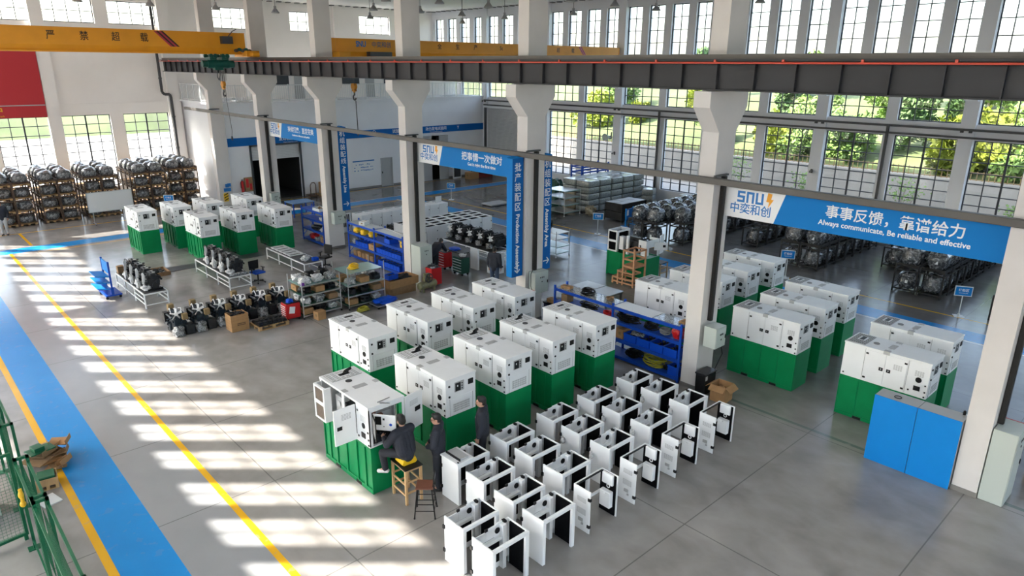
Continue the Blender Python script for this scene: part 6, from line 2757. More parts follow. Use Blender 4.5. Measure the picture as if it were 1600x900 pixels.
def office_chair(label, x, y, rz, m, h=.9):
    t = thing('office_chair', label, 'chair', (x, y, 0), rz)
    for i in range(5):
        a = i * 1.2566
        mb = MB()
        mb.bar((0, 0, .10), (.27 * math.cos(a), .27 * math.sin(a), .06), .035, .025)
        mb.tube((.27 * math.cos(a) - .01, .27 * math.sin(a), .028), (.27 * math.cos(a) + .01, .27 * math.sin(a), .028), .028, 8)
        mb.make('foot', m_blk, t)
    mb = MB()
    mb.tube((0, 0, .09), (0, 0, .40), .03, 10)
    mb.make('column', m_blk, t)
    mb = MB()
    mb.box(-.23, -.23, .40, .23, .23, .47)
    mb.make('seat', m, t, bevel=.02)
    mb = MB()
    mb.prism([(-.21, .52), (.21, .52), (.23, h), (-.23, h)], 0, .22, .255)
    mb.box(.21, -.03, .42, .25, .03, .55)
    mb.make('backrest', m_blk, t, bevel=.01)
    for s in (-1, 1):
        mb = MB()
        mb.box(-.12, s * .25 - .02, .60, .12, s * .25 + .02, .625)
        mb.box(-.02, s * .25 - .015, .44, .02, s * .25 + .015, .60)
        mb.make('armrest', m_blk, t)
    return t


office_chair('black mesh office chair at the right end of the right bench', 13.75, 26.75, math.radians(20), m_blk, .95)
office_chair('office chair with blue seat behind the middle bench', 10.62, 26.45, math.radians(100), m_blue, .88)

# ================================================================ GREEN FENCE AND PACKING WASTE AT THE LEFT EDGE
def fence_panel(label, x, y0, y1, h, post_end=True):
    t = thing('mesh_fence', label, 'fence', (x, y0, 0))
    L = y1 - y0
    for y in (0, L):
        for dx in (-.09, .09):
            mb = MB()
            mb.box(dx - .025, y - .025, .012, dx + .025, y + .025, h)
            mb.make('post', m_fence, t)
        mb = MB()
        mb.box(-.115, y - .025, h - .05, .115, y + .025, h)
        mb.box(-.2, y - .08, 0, .2, y + .08, .012)
        mb.make('cap_and_foot', m_fence, t)
    for dx in (-.09, .09):
        mb = MB()
        mb.box(dx - .02, .025, h - .16, dx + .02, L - .025, h - .10)
        mb.box(dx - .015, .025, .14, dx + .015, L - .025, .18)
        mb.make('rail', m_fence, t)
    mb = MB()
    n = int(L / .06)
    for i in range(1, n):
        mb.box(-.002, L * i / n - .002, .16, .002, L * i / n + .002, h - .12)
    k = int(h / .06)
    for i in range(3, k - 1):
        mb.box(-.002, .02, i * .06 - .002, .002, L - .02, i * .06 + .002)
    mb.make('wire_mesh', m_fence, t)['kind'] = 'stuff'
    return t


fence_panel('green mesh fence section nearest the camera at lower left', .93, 9.5, 11.90, 1.84)
fence_panel('green mesh fence section at left by the packing waste', .93, 12.05, 13.57, 1.84)
t = thing('mesh_gate', 'green mesh gate leaf standing across behind the fence post', 'gate', (-.42, 13.75, 0), math.radians(8))
mb = MB()
for a in ((0, 0, .1, 1.25, .05, .15), (0, 0, 1.75, 1.25, .05, 1.80), (0, 0, .15, .05, .05, 1.75), (1.20, 0, .15, 1.25, .05, 1.75), (.6, .005, .15, .64, .045, 1.75)):
    mb.box(*a)
mb.make('frame', m_fence, t)
mb = MB()
for i in range(1, 20):
    mb.box(i * .0625 - .002, .022, .14, i * .0625 + .002, .026, 1.76)
for i in range(1, 27):
    mb.box(.03, .022, .12 + i * .0625 - .002, 1.22, .026, .12 + i * .0625 + .002)
mb.make('wire_mesh', m_fence, t)['kind'] = 'stuff'
for x in (.04, 1.2):
    mb = MB()
    mb.box(x - .03, .0, 0, x + .03, .05, .1)
    mb.make('foot', m_fence, t)
fence_panel('green mesh fence section farther back at the left edge', .93, 15.13, 16.9, 1.84)
t = thing('white_cabinet', 'pale cabinet standing behind the green gate at the left edge', 'cabinet', (-.35, 15.1, 0))
mb = MB()
mb.box(0, 0, 0, .9, .5, 1.25)
mb.make('case', m_cab, t, bevel=.008)
mb = MB()
mb.box(.03, -.012, .05, .44, 0, 1.2)
mb.box(.46, -.012, .05, .87, 0, 1.2)
mb.make('door', m_cab, t)
mb = MB()
mb.path([(0, 0, 0), (.01, -.02, -.14), (0, .01, -.3)], .03, 8)
mb.ell((0, 0, -.3), (.05, .05, .06))
mb.ell((.0, 0, -.12), (.045, .045, .08))
tag(mb.make('door_lock', m_lyel, smooth=60, loc=(.80, 13.36, 1.35)), 'brass coloured padlock hanging on the green fence', 'lock')
# pallets and torn cardboard
t = thing('loaded_pallet', 'timber crate on legs with green packed parts beside the fence', 'pallet', (1.20, 15.50, 0), -.12)
t.scale = (.62, .66, .95)
pallet(t, .62, .62, .12, m_wood)
mb = MB()
for a in ((0, 0, .12, .62, .02, .26), (0, .60, .12, .62, .62, .26), (0, .02, .12, .02, .60, .26), (.60, .02, .12, .62, .60, .26)):
    mb.box(*a)
mb.make('crate_side', m_wood, t)
mb = MB()
mb.box(.06, .06, .12, .56, .56, .30)
mb.make('green_part', m_fence, t, bevel=.02)
t = thing('green_bracket', 'green painted steel bracket lying on the torn cardboard', 'bracket', (1.30, 16.35, .40), .25)
mb = MB()
mb.box(0, 0, 0, .5, .34, .03)
mb.box(.1, .05, .03, .3, .29, .12)
mb.make('plate', m_fence, t, bevel=.006)
rr = random.Random(12)
mbs = [(1.18, 15.75, .60, .65, .10), (1.38, 15.9, .55, .6, .22), (1.30, 16.3, .5, .55, .30), (1.62, 16.0, .42, .45, .16)]
t = thing('cardboard_scrap', 'heap of torn brown cardboard across the yellow line', 'cardboard', (1.30, 16.15, 0))
for i in range(15):
    w, d = rr.uniform(.25, .5), rr.uniform(.25, .5)
    mb = MB()
    mb.x = Matrix.Translation((rr.uniform(.1, .62), rr.uniform(.1, .85), .07 + i * .017)) @ Euler((rr.uniform(-.22, .22), rr.uniform(-.22, .22), rr.uniform(0, 3))).to_matrix().to_4x4()
    mb.box(-w / 2, -d / 2, 0, w / 2, d / 2, .012)
    mb.box(-w / 2, -d / 2, .012, w / 2, -d / 2 + .012, rr.uniform(.03, .14))
    mb.make('cardboard_sheet', m_cardd if i % 2 else m_card, t)
mb = MB()
mb.x = Matrix.Rotation(.25, 4, 'Z')
mb.box(0, 0, 0, .34, .42, .02)
tag(mb.make('white_plate', m_pvc, loc=(1.20, 14.80, 0.001)), 'white square plate lying on the floor by the green fence', 'plate')

# ================================================================ RIGHT BAY: OPEN SET ON ITS GREEN BASE, TIMBER STEPS
t = thing('generator_set', 'half assembled generator set on green base with engine showing, timber steps before it', 'generator', (22.2, 16.0, 0))
mb = MB()
mb.box(.02, .02, .03, .86, 2.03, 1.0)
for a in ((0, 0, .88, .04), (0, 2.01, .88, 2.05)):
    mb.box(a[0], a[1], 0, a[2], a[3], 1.03)
for x in (0, .85):
    for y in (.04, .62, 1.3, 1.97):
        mb.box(x, y, 0, x + .03, y + .04, 1.03)
    mb.box(x, .08, 0.95, x + .03, 1.97, 1.03)
mb.make('base_tank', m_green, t)
mb = MB()    # radiator end housing
for a in ((.0, 1.55, 1.03, .04, 1.60, 1.92), (.0, 1.98, 1.03, .04, 2.03, 1.92), (.0, 1.60, 1.03, .04, 1.98, 1.09), (.0, 1.60, 1.43, .04, 1.98, 1.52), (.0, 1.60, 1.86, .04, 1.98, 1.92), (.82, 1.55, 1.03, .86, 2.03, 1.92), (.04, 2.0, 1.03, .82, 2.03, 1.92)):
    mb.box(*a)
mb.box(.04, 1.55, 1.84, .82, 1.58, 1.92)
mb.box(.04, 1.55, 1.03, .12, 1.58, 1.84)
mb.make('radiator_housing', m_white, t)
mb = MB()
mb.box(.01, 1.60, 1.09, .03, 1.98, 1.43)
mb.box(.01, 1.60, 1.52, .03, 1.98, 1.86)
mb.box(.1, 1.6, 1.05, .78, 1.96, 1.80)
mb.make('radiator_core', m_foam, t)
mb = MB()
mb.box(.10, 1.30, 1.15, .28, 1.5, 1.70)
mb.box(.02, .98, 1.03, .12, 1.08, 1.80)
mb.make('white_post', m_white, t)
e = engine_core(31, .6, .95, .7)
eo = e.make('engine_block', m_eng, t, smooth=35)
eo.location = (.45, .95, 1.02)
mb = MB()
for a in ((.0, .40, 1.25, .05, .44, 1.75), (.0, .05, 1.03, .05, .10, 1.75), (.05, .05, 1.45, .80, .08, 1.75), (.80, .05, 1.03, .86, .10, 1.75), (.0, .10, 1.55, .03, .40, 1.75), (.80, .10, 1.65, .84, .5, 1.75)):
    mb.box(*a)
mb.make('control_frame', m_white, t)
mb = MB()
mb.box(.08, .12, 1.10, .30, .38, 1.55)
mb.make('electric_box', m_white, t, bevel=.01)
mb = MB()
mb.box(0, 0, 0, .03, .55, .32)
d = mb.make('panel_door', m_white, t)
d.location = (.5, .03, 1.32)
d.rotation_euler = (0, 0, math.radians(-130))
mb = MB()
mb.box(-.004, .35, .12, .0, .46, .22)
mb.box(.03, .35, .12, .034, .46, .22)
mb.make('latch', m_blk, d)
mb = MB()
mb.box(0, 0, 0, .03, .42, .78)
d = mb.make('panel_door', m_white, t)
d.location = (.88, .05, 1.08)
d.rotation_euler = (0, 0, math.radians(-75))
# timber steps
t = thing('step_platform', 'reddish timber step platform in front of the half assembled set', 'steps', (21.38, 16.0, 0))
def post(x, y, h):
    mb = MB()
    mb.box(x - .022, y - .03, 0, x + .022, y + .03, h)
    mb.make('post', m_redw, t)
for x, y, h in ((.0, 1.02, .28), (.50, 1.02, .28), (0, .76, .56), (.5, .76, .56), (.0, .52, 1.48), (.0, .0, 1.58), (.75, .52, 1.30), (.75, .0, 1.48)):
    post(x, y, h)
mb = MB()
for z, y0, y1, xx in ((.26, .0, 1.02, .5), (.10, 0, 1.02, .5), (.54, .0, .76, .5), (.80, 0, .52, .75), (1.10, 0, .52, .75), (1.44, 0, .52, .75)):
    for x in (0, xx):
        mb.box(x - .015, y0, z - .03, x + .015, y1, z + .03)
    for y in (y0, y1):
        mb.box(0, y - .015, z - .03, xx, y + .015, z + .03)
mb.make('rails', m_redw, t)
for z, y0, y1, xx in ((.29, .80, 1.04, .52), (.57, .56, .80, .52), (.83, -.01, .55, .77)):
    mb = MB()
    mb.box(-.02, y0, z, xx, y1, z + .02)
    mb.make('tread', m_redw, t)
t = thing('work_table', 'dark topped small table right of the half assembled set', 'table', (23.2, 16.0, 0))
mb = MB()
mb.box(0, 0, .62, .55, .75, .65)
mb.make('table_top', m_blk, t)
for x in (.03, .52):
    for y in (.03, .72):
        mb = MB()
        mb.box(x - .02, y - .02, 0, x + .02, y + .02, .62)
        mb.make('leg', m_wood if y < .5 else m_dgrey, t)
mb = MB()
for z in (.2, .4):
    mb.box(.03, .02, z, .52, .04, z + .04)
mb.make('stretcher', m_wood, t)
# glossy sheets on a low stand between rack and open set
t = thing('sheet_stack', 'pale sheet metal panels lying on a low stand behind the blue rack', 'panel stack', (17.95, 14.5, 0))
for x in (.03, .85):
    for y in (.05, 1.65):
        mb = MB()
        mb.box(x - .03, y - .03, 0, x + .03, y + .03, .70)
        mb.make('leg', m_dgrey, t)
mb = MB()
mb.box(0, 0, .70, .9, 1.7, .74)
mb.make('deck', m_dgrey, t)
for i, (a, b) in enumerate(((0, .82), (.86, 1.72))):
    mb = MB()
    mb.box(-.02, a, .742, .95, b, .77)
    mb.make('sheet', m_sheet, t)
mb = MB()
mb.box(.2, .9, .771, .4, 1.2, .78)
mb.make('slot_plate', m_mid, t)
# wrapped bales
m_bale = Stamp(None) if False else None
t0 = thing('insulation_bale', 'x', 'bale')
k = MB()
k.ell((0, 0, 0), (.525, .525, .176), 26, 14, 0, .20)
for i in range(len(k.v)):
    v = Vector(k.v[i])
    q = 1 + .03 * noise.noise(v * 5)
    k.v[i] = (v.x * q, v.y * q, v.z * (1 + .05 * noise.noise(v * 4 + Vector((3, 0, 0)))))
k.make('foil_wrap', m_foil, t0, smooth=70)
bl = Stamp(t0)
t1 = thing('insulation_bale', 'x', 'bale')
k.make('foil_wrap', m_foilb, t1, smooth=70)
blb = Stamp(t1)
for i in range(5):
    for j in range(2):
        for z in range(5):
            if j == 1 and z < 3:
                continue
            st = blb if i == 0 and j == 1 else bl
            st = bl
            st.put((31.65 + i * 1.095, 27.45 + j * 1.1, .20 + z * .375), .0, 'silver wrapped bale, %s row, %s from the aisle, %s layer' % (('front', 'rear')[j], ORD[i], ['bottom', 'second', 'third', 'fourth', 'top'][z]), 'wrapped bales by the windows')
for z in range(4):
    blb.put((31.72, 28.6 + (0), .20 + z * .375), 0, 'brown tinted wrapped bale at the left end of the bale stack, %s layer' % ['bottom', 'second', 'third', 'top'][z], 'wrapped bales by the windows') if z < 3 else None
for i, (x, y, z) in enumerate(((36.2 - .4, 25.9, .2), (36.1 - .4, 25.9, .58), (35.9 - .2, 25.9, .95))):
    o = bl.put((x, y, z), .4, 'loose silver wrapped bale at the window end of the stack, %s up' % ORD[i], 'wrapped bales by the windows')
    o.scale = (.85, .7, 1)
heap('film_heap', 'torn film fallen at the near corner of the bales', 30.85, 26.5, 0, (.2, .3, .3), m_foilb, 4, 'plastic', .6)
# blue pallet rack behind the bales
t = thing('pallet_rack', 'blue pallet rack standing behind the bales by the windows', 'rack', (33.6, 29.7, 0))
for x in (0, 2.6):
    for y in (0, .9):
        mb = MB()
        mb.box(x - .04, y - .04, 0, x + .04, y + .04, 2.35)
        mb.make('post', m_blue, t)
mb = MB()
for z in (.4, 1.1, 1.8, 2.15):
    for y in (0, .9):
        mb.box(0, y - .03, z, 2.6, y + .03, z + .09)
    for x in (0, 2.6):
        mb.box(x - .03, 0, z, x + .03, .9, z + .05)
mb.make('beam', m_blue, t)
heap('green_bundle', 'dark green bundle in front of the blue pallet rack', 31.6, 30.1, 0, (.5, .5, .9), m_dgreen, 3, 'bundle', .5)
# wire trolleys left of the bales
def wire_trolley(label, x, y, rz, w, d, h, lv):
    t = thing('wire_trolley', label, 'trolley', (x, y, 0), rz)
    for px in (0, w):
        for py in (0, d):
            mb = MB()
            mb.tube((px, py, .08), (px, py, h), .018, 7)
            mb.tube((px - .015, py, .04), (px + .015, py, .04), .04, 8)
            mb.box(px - .012, py - .012, .04, px + .012, py + .012, .1)
            mb.make('post', m_steel, t, smooth=40)
    for z in lv:
        mb = MB()
        mb.box(0, 0, z - .012, w, d, z)
        mb.box(0, -.01, z - .035, w, .01, z)
        mb.box(0, d - .01, z - .035, w, d + .01, z)
        mb.make('shelf', m_aqua, t)
    return t
wire_trolley('wire trolley with four aqua shelves beside the bales', 29.25, 27.1, 0, 1.35, 1.7, 1.50, (.22, .65, 1.07, 1.46))
for z, lb in ((.225, 'lowest'), (.655, 'second'), (1.075, 'third'), (1.465, 'top')):
    mb = MB()
    mb.box(0, 0, 0, 1.25, 1.55, .012)
    tag(mb.make('glass_sheet', m_sheet, loc=(29.3, 27.15, z)), 'pale sheet lying on the %s shelf of the wire trolley' % lb, 'sheet')
wire_trolley('near wire trolley with white panels right of the assembly area sign', 22.3, 21.1, 0, .9, 1.5, 1.25, (.2, .5))
for z, n in ((.82, 'upper'), (1.1, 'top')):
    mb = MB()
    mb.box(0, 0, 0, .86, 1.46, .03)
    for px in (.0, .83):
        for py in (0, 1.43):
            mb.box(px, py, -.24, px + .03, py + .03, 0)
    tag(mb.make('white_shelf_board', m_pvc, loc=(22.32, 21.12, z)), '%s white panel on the near wire trolley' % n, 'panel')
e_b.put((22.75, 22.3, 1.135), .6, 'black engine with white guard standing on the near wire trolley', None)
# black boxes and blue panel in front of the cages
t = thing('box_rack', 'black boxed radiators stacked in a rack next to the blue panel', 'rack', (30.55, 23.95, 0))
for i in range(2):
    mb = MB()
    mb.box(.05, .0, .10 + i * .48, 2.2, 1.2, .54 + i * .48)
    mb.make('black_box', m_blk, t)
mb = MB()
for x in (0, 2.2):
    for y in (-.03, 1.2):
        mb.box(x, y, 0, x + .04, y + .03, 1.05)
mb.make('frame', m_cage, t)
mb = MB()
for i in range(3):
    for j in range(2):
        mb.box(.06 + i * .72, .02 + j * .6, 1.03, .74 + i * .72, .58 + j * .6, 1.045)
mb.make('top_sheet', m_grey, t)['kind'] = 'stuff'
t = thing('blue_display_stand', 'blue painted panel frame standing before the black boxes', 'panel', (29.9, 23.1, 0), .2)
mb = MB()
mb.box(0, 0, .35, .9, .04, .95)
mb.make('panel', m_sblue2, t)
mb = MB()
for x in (0, .86):
    mb.box(x, -.02, 0, x + .04, .06, 1.0)
    mb.box(x, -.25, 0, x + .04, .3, .04)
mb.make('stand', m_panelblue, t)
mb = MB()
mb.box(.08, -.006, .6, .3, 0, .9)
mb.make('paper', m_letter, t)
# things along the window sill behind the cages
mb = MB()
mb.box(0, 0, 0, .55, .6, .95)
tag(mb.make('grey_cabinet', m_grey, bevel=.01, loc=(36.05, 23.3, 0)), 'grey cabinet by the window sill beyond the bales', 'cabinet')
mb = MB()
mb.tube((0, 0, 0), (0, 0, .95), .32, 20)
mb.torus((0, 0, .93), .32, .02, 20, 6)
tag(mb.make('blue_drum', mat('drum_blue', (.02, .09, .16), .4), smooth=40, loc=(36.1, 22.4, 0)), 'dark blue drum right of the grey cabinet at the window', 'drum')
closed_carton('carton_box', 1.6, .9, .5, m_cardd).put((33.4, 23.6, 0), .1, 'long low brown carton before the grey cabinet', None)
closed_carton('carton_box', 1.0, .8, .45, m_card).put((34.5, 22.3, 0), -.1, 'low brown carton right of the long one near the window', None)
# small things by the mezzanine
closed_carton('carton_box', 1.1, .8, .75, m_card).put((21.95, 42.0, .13), 0, 'orange brown crate beside the shutter door', None)
t = thing('hand_pallet', 'timber pallet under the orange brown crate by the shutter', 'pallet', (21.7, 41.8, 0))
pallet(t, 1.5, 1.1, .13, m_pal)
t = thing('hand_trolley', 'dark curved trolley handle standing left of the crate', 'trolley', (21.1, 42.3, 0))
mb = MB()
mb.path([(0, 0, .12), (0, 0, .8), (.1, 0, .95), (.3, 0, .95), (.38, 0, .8), (.38, 0, .12)], .03, 8)
mb.box(-.05, -.2, .06, .43, .3, .12)
mb.make('frame', m_cageb, t)
for x in (0, .38):
    mb = MB()
    mb.tube((x - .02, 0, .05), (x + .02, 0, .05), .05, 10)
    mb.make('wheel', m_blk, t)
closed_carton('carton_box', .9, .6, .5, m_card).put((33.9, 41.4, 0), 0, 'brown carton right of the sliding grey doors', None)
t = thing('poster_stand', 'dark framed poster stand right of the sliding grey doors', 'stand', (33.15, 42.5, 0))
mb = MB()
mb.box(0, 0, 0, .8, .06, 1.15)
mb.make('frame', m_letter, t)
mb = MB()
mb.box(.08, -.004, .12, .72, 0, 1.05)
mb.make('poster', m_dgrey, t)
t = thing('red_container', 'long dark red container at the far end under the banner', 'container', (35.2 - .2, 41.6, 0))
mb = MB()
mb.box(0, 0, 0, 1.4, 1.0, .6)
mb.box(-.03, -.03, .6, 1.43, 1.03, .66)
mb.make('body', mat('dull_red', (.20, .015, .012), .5), t)
t = thing('floor_pallet', 'single pale slab on the floor left of the production sign', 'slab', (27.95, 33.6 - 1.6, 0))
mb = MB()
mb.box(0, 0, .06, 1.5, 1.0, .14)
mb.make('slab', m_grey, t)
mb = MB()
for y in (.05, .85):
    mb.box(0, y, 0, 1.5, y + .1, .06)
mb.make('runner', m_dgrey, t)
# chair and wooden seat beyond the right column
t = thing('wooden_stand', 'brown timber step stand behind the cabinet at the right edge', 'stand', (17.2, 1.55, 0))
for x in (0, .55):
    for y in (0, .45):
        mb = MB()
        mb.box(x, y, 0, x + .05, y + .05, .95 if y else .62)
        mb.make('post', m_redw, t)
mb = MB()
for z, y0, y1 in ((.30, 0, .5), (.58, 0, .5)):
    mb.box(0, y0, z, .6, y1, z + .03)
mb.box(.0, .45, .88, .6, .5, .95)
mb.box(.0, .0, .12, .6, .03, .18)
mb.make('tread', m_redw, t)

t = thing('low_box', 'dark blue low box behind the column under the hanging sign', 'box', (16.3, 15.45, 0))
mb = MB()
mb.box(0, 0, .06, .75, .5, .56)
mb.make('case', mat('navy_box', (.006, .016, .07), .4), t, bevel=.01)
mb = MB()
mb.box(-.02, -.02, .56, .77, .52, .60)
mb.make('lid', m_blk, t)
mb = MB()
mb.box(.05, .05, 0, .7, .45, .06)
mb.make('runner', m_pal, t)
closed_carton('carton_box', .24, .3, .14, m_card).put((16.35, 15.55, .603), 0, 'small brown carton on the dark blue low box', None)
t = thing('flat_table', 'low table with pale blue top beyond the far generator sets', 'table', (17.3, 37.0, 0))
mb = MB()
mb.box(0, 0, .78, 1.35, 1.1, .82)
mb.make('table_top', mat('pale_blue_top', (.16, .30, .55), .35), t)
for x in (.04, 1.3):
    for y in (.04, 1.05):
        mb = MB()
        mb.box(x - .03, y - .03, 0, x + .03, y + .03, .78)
        mb.make('leg', m_blue, t)
# ================================================================ PEOPLE
def capsule(mb, a, b, ra, rb, n=14, fl=1.0):
    """tapered limb with round ends; fl flattens it front to back"""
    a, b = Vector(a), Vector(b)
    mb.tube(a, b, ra, n, 0, rb, cap=True)
    mb.ell(a, ra, n, 8)
    mb.ell(b, rb, n, 8)


def limb(mb, pts, rs, n=14):
    for i in range(len(pts) - 1):
        capsule(mb, pts[i], pts[i + 1], rs[i], rs[i + 1], n)


def fuse(mb, name, m, parent, vox, smooth_it=6):
    """melt overlapping volumes into one continuous skin"""
    o = mb.make(name, m)
    r = o.modifiers.new('remesh', 'REMESH')
    r.mode = 'VOXEL'
    r.voxel_size = vox
    s = o.modifiers.new('smooth', 'SMOOTH')
    s.iterations = smooth_it
    s.factor = .5
    bpy.context.view_layer.update()
    dg = bpy.context.evaluated_depsgraph_get()
    me = bpy.data.meshes.new_from_object(o.evaluated_get(dg))
    old = o.data
    o.modifiers.clear()
    o.data = me
    me.name = name
    bpy.data.meshes.remove(old)
    me.polygons.foreach_set('use_smooth', [True] * len(me.polygons))
    o.parent = parent
    return o


def hand(mb, wrist, d, palm_n, side, curl=.5, s=1.0):
    """palm and five fingers; d: direction of the fingers, palm_n: way the palm faces, side: +1 thumb on the d x palm_n side"""
    d, pn = Vector(d).normalized(), Vector(palm_n).normalized()
    lat = d.cross(pn).normalized() * side
    w = Vector(wrist)
    for k in range(-1, 2):
        capsule(mb, w + lat * k * .018 * s, w + d * .085 * s + lat * k * .024 * s, .019 * s, .017 * s, 8)
    for k, (off, L) in enumerate(((.034, .070), (.012, .080), (-.012, .074), (-.034, .058))):
        p = w + d * .088 * s + lat * off * s
        q = p + (d * math.cos(curl * .6) + pn * math.sin(curl * .6)) * L * .5 * s
        r = q + (d * math.cos(curl * 1.6) + pn * math.sin(curl * 1.6)) * L * .5 * s
        limb(mb, [p, q, r], [.0105 * s, .0095 * s, .0085 * s], 8)
    p = w + d * .03 * s + lat * .028 * s
    q = p + (d * .5 + lat * .7 + pn * .3).normalized() * .042 * s
    r = q + (d * .85 + lat * .2 + pn * .4).normalized() * .032 * s
    limb(mb, [p, q, r], [.014 * s, .011 * s, .0095 * s], 8)


def person(label, loc, rz, J, jacket, trousers, shoes, vox=.011, glasses=False, yaw=0.0, nod=0.0, cap=False):
    """J: joints in a frame with x to the right, y forward, z up"""
    t = thing('person', label, 'person', loc, rz)
    V = {k: Vector(v) for k, v in J.items() if hasattr(v, '__len__')}
    hd = V['head']
    HR = Matrix.Translation(hd) @ Euler((-nod, 0, yaw)).to_matrix().to_4x4()
    H = lambda x, y, z: HR @ Vector((x, y, z))
    mb = MB()
    # skull, jaw, nose, brow, ears, neck
    mb.x = HR
    mb.ell((0, -.012, .03), (.076, .094, .098), 18, 14)
    mb.ell((0, .022, -.045), (.058, .066, .068), 16, 12)
    mb.ell((0, .058, -.085), (.030, .026, .022), 12, 8)
    mb.prism([(-.016, -.035), (.016, -.035), (.006, .028), (-.006, .028)], 1, .06, .104)
    mb.ell((0, .100, -.026), (.016, .016, .013), 10, 8)
    mb.ell((0, .078, .030), (.058, .018, .012), 12, 6)
    mb.ell((-.028, .080, -.062 + .008), (.012, .010, .006), 8, 6)
    for s in (-1, 1):
        mb.ell((s * .079, -.008, -.012), (.012, .022, .034), 8, 8)
        mb.ell((s * .040, .066, -.012), (.022, .018, .020), 8, 8)
    mb.ell((0, .088, -.062), (.024, .010, .007), 8, 6)
    mb.x = None
    limb(mb, [V['neck'], H(0, -.01, -.03)], [.062, .056])
    limb(mb, [V['pelvis'], V['chest'], V['neck'] - (V['neck'] - V['chest']) * .15, V['neck']], [.095, .095, .05, .06])
    for s in 'LR':
        limb(mb, [V['neck'] + (V['sh' + s] - V['neck']) * .3, V['sh' + s], V['el' + s], V['wr' + s]], [.05, .046, .036, .027])
        limb(mb, [V['hip' + s], V['kn' + s], V['an' + s]], [.085, .055, .042])
        limb(mb, [V['an' + s], V['toe' + s]], [.04, .032])
        d = V['wr' + s] - V['el' + s]
        hd_ = Vector(J.get('hd' + s, d))
        hand(mb, V['wr' + s] + hd_.normalized() * .012, hd_, J.get('pn' + s, (0, 0, -1)), 1 if s == 'R' else -1, J.get('curl', .6))
    fuse(mb, 'body', m_skin, t, vox)
    # jacket
    mb = MB()
    up = (V['neck'] - V['pelvis']).normalized()
    ac = (V['shR'] - V['shL']).normalized()
    for k in (-1, 0, 1):
        limb(mb, [V['pelvis'] + ac * k * .075, V['chest'] + ac * k * .085 + up * .02, V['neck'] + ac * k * .07 - up * .05], [.140, .142, .090])
    limb(mb, [V['pelvis'] - up * .09, V['pelvis']], [.150, .150])
    limb(mb, [V['neck'] - up * .03, V['neck'] + up * .015], [.078, .074])
    for s in 'LR':
        a = V['wr' + s] - (V['wr' + s] - V['el' + s]).normalized() * .03
        limb(mb, [V['neck'] - up * .06, V['sh' + s], V['el' + s], a], [.105, .094, .074, .054])
    fuse(mb, 'jacket', jacket, t, vox * 1.1, 4)
    # trousers
    mb = MB()
    limb(mb, [V['hipL'], V['hipR']], [.118, .118])
    limb(mb, [V['pelvis'] - up * .02, (V['hipL'] + V['hipR']) / 2], [.13, .12])
    for s in 'LR':
        a = V['an' + s] + (V['kn' + s] - V['an' + s]).normalized() * .02
        limb(mb, [V['hip' + s], V['kn' + s], a], [.105, .078, .066])
    fuse(mb, 'trousers', trousers, t, vox * 1.1, 4)
    for s in 'LR':
        mb = MB()
        a, b = V['an' + s], V['toe' + s]
        f = (b - a)
        f.z = 0
        fn = f.normalized()
        base = min(a.z - .075, b.z - .035) if 'lift' not in J else a.z - .075
        limb(mb, [a + Vector((0, 0, -.035)) - fn * .03, b + Vector((0, 0, .0))], [.052, .042])
        limb(mb, [a + Vector((0, 0, -.01)), a + Vector((0, 0, -.035))], [.052, .055])
        fuse(mb, 'shoe', shoes, t, vox, 3)
    # hair
    mb = MB()
    mb.x = HR
    mb.ell((0, -.022, .048), (.084, .098, .094), 18, 12)
    mb.ell((0, -.055, .0), (.078, .062, .085), 16, 10)
    mb.ell((0, .050, .105), (.060, .035, .030), 12, 8)
    mb.x = None
    fuse(mb, 'hair', m_hair, t, vox, 2)
    for s in (-1, 1):
        mb = MB()
        mb.x = HR
        mb.ell((s * .032, .083, .004), (.011, .009, .007), 8, 6)
        mb.make('eye', m_blk, t)
    mb = MB()
    mb.x = HR
    mb.ell((0, .096, -.062), (.019, .006, .004), 8, 6)
    mb.make('mouth', mat('lip', (.30, .10, .08), .5), t) if vox < .015 else None
    if glasses:
        mb = MB()
        mb.x = HR
        for s in (-1, 1):
            mb.torus((s * .034, .108, .002), .026, .0035, 14, 5, 1)
            mb.bar((s * .060, .106, .006), (s * .082, -.01, .006), .005, .006)
        mb.bar((-.01, .110, .004), (.01, .110, .004), .004, .004)
        mb.make('glasses', m_blk, t)
    return t


def standing(arm='clasp', lean=0.0):
    J = dict(pelvis=(0, 0, .98), chest=(0, .01 + lean, 1.24), neck=(0, .0 + lean, 1.455), head=(0, .03 + lean, 1.605),
             shL=(-.185, lean, 1.40), shR=(.185, lean, 1.40), hipL=(-.095, 0, .90), hipR=(.095, 0, .90),
             knL=(-.10, .02, .50), knR=(.10, .02, .50), anL=(-.105, -.02, .085), anR=(.105, -.02, .085),
             toeL=(-.12, .12, .04), toeR=(.12, .12, .04))
    if arm == 'clasp':
        J.update(elL=(-.25, .04, 1.13), elR=(.25, .04, 1.13), wrL=(-.10, .21, 1.02), wrR=(.09, .22, 1.0),
                 hdL=(.8, .35, -.2), hdR=(-.8, .3, -.2), pnL=(.2, -1, 0), pnR=(-.2, -1, 0), curl=1.0)
    else:
        J.update(elL=(-.25, -.03, 1.12), elR=(.25, -.03, 1.12), wrL=(-.25, .07, .88), wrR=(.25, .07, .88),
                 hdL=(.05, .15, -1), hdR=(-.05, .15, -1), pnL=(1, 0, 0), pnR=(-1, 0, 0), curl=.5)
    return J


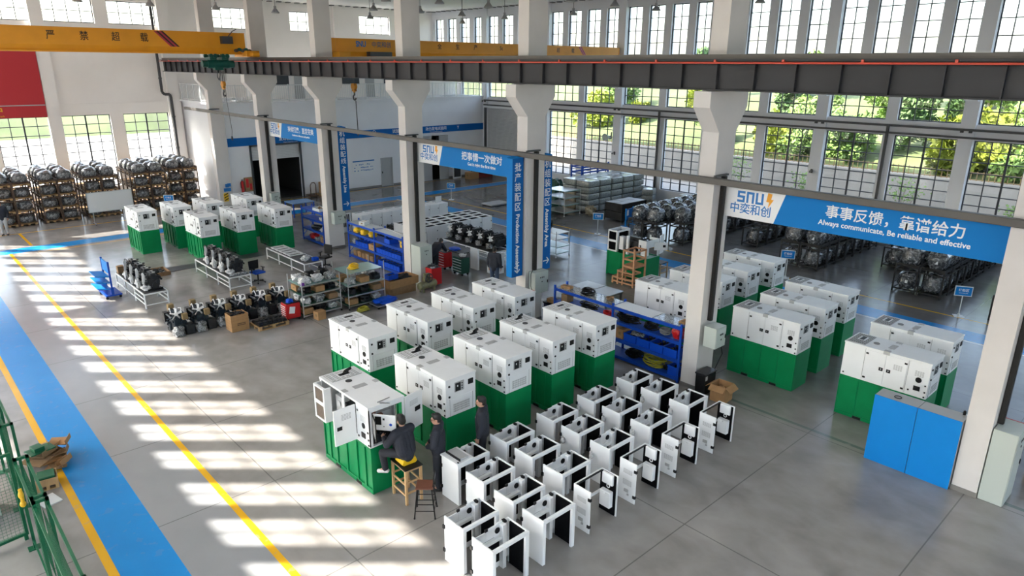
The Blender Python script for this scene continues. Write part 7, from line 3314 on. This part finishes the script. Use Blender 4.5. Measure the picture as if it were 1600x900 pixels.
FACE = math.radians(42)      # looking along the image towards the left
o = person('man in navy jacket and glasses standing by the seated man, hands clasped', (7.40, 10.15, 0), FACE, standing('clasp'), m_jack, m_trou, m_shoeb, .010, True, yaw=.1, nod=.12)
b = MB()
b.box(-.13, .125, 1.27, -.07, .14, 1.31)
b.make('name_badge', m_letter, o)
o = person('man in navy jacket standing among the frames, right of the man in glasses', (8.56, 10.12, 0), FACE, standing('down'), m_jack, m_trou, m_shoeb, .010, False, yaw=.05, nod=.02)
b = MB()
b.box(-.13, .125, 1.27, -.07, .14, 1.31)
b.make('name_badge', m_letter, o)
# seated man, back to the viewer, working on the open panel
zs = .985
J = dict(pelvis=(0, -.02, zs + .10), chest=(0, .03, zs + .34), neck=(0, .07, zs + .57), head=(0, .10, zs + .72),
         shL=(-.19, .06, zs + .51), shR=(.19, .06, zs + .51), hipL=(-.10, .02, zs + .06), hipR=(.10, .02, zs + .06),
         knL=(-.30, .36, zs + .02), knR=(.10, .44, zs + .04), anL=(-.26, .34, zs - .36), anR=(.10, .40, zs - .38),
         toeL=(-.34, .46, zs - .42), toeR=(.10, .54, zs - .43), elL=(-.31, .18, zs + .27), elR=(.29, .22, zs + .27),
         wrL=(-.20, .42, zs + .30), wrR=(.14, .45, zs + .33), hdL=(.3, .9, .1), hdR=(-.2, .9, .2), pnL=(.6, 0, -.6), pnR=(-.6, 0, -.6), curl=.7, lift=1)
person('man in navy jacket seated on the timber stool, reaching into the open set', (6.73, 10.34, 0), math.radians(4), J, m_jack, m_trou, m_shoe, .010, False, yaw=-.2, nod=.25)
# far man walking, jeans
person('man in dark jacket and jeans standing by the far white housings', (17.15, 19.5, 0), math.radians(-60), standing('down'), m_jack, m_jean, m_shoeb, .016, False)
# bending man at the cabinet
J = standing('down')
J.update(pelvis=(0, -.05, .96), chest=(0, .16, 1.12), neck=(0, .34, 1.22), head=(0, .46, 1.28), shL=(-.18, .30, 1.18), shR=(.18, .30, 1.18),
         elL=(-.24, .42, .98), elR=(.24, .42, .98), wrL=(-.16, .58, .86), wrR=(.16, .58, .86), hdL=(.2, .8, -.3), hdR=(-.2, .8, -.3), pnL=(0, 0, -1), pnR=(0, 0, -1))
person('man in dark clothes bending over the table beside the red drawers', (16.75, 22.85, 0), math.radians(-75), J, m_jack, m_trou, m_shoeb, .016, False, nod=.6)
person('man in dark jacket and pale trousers at the far left edge', (4.45, 42.6, 0), math.radians(160), standing('down'), m_jack, m_grey, m_shoeb, .018, False)
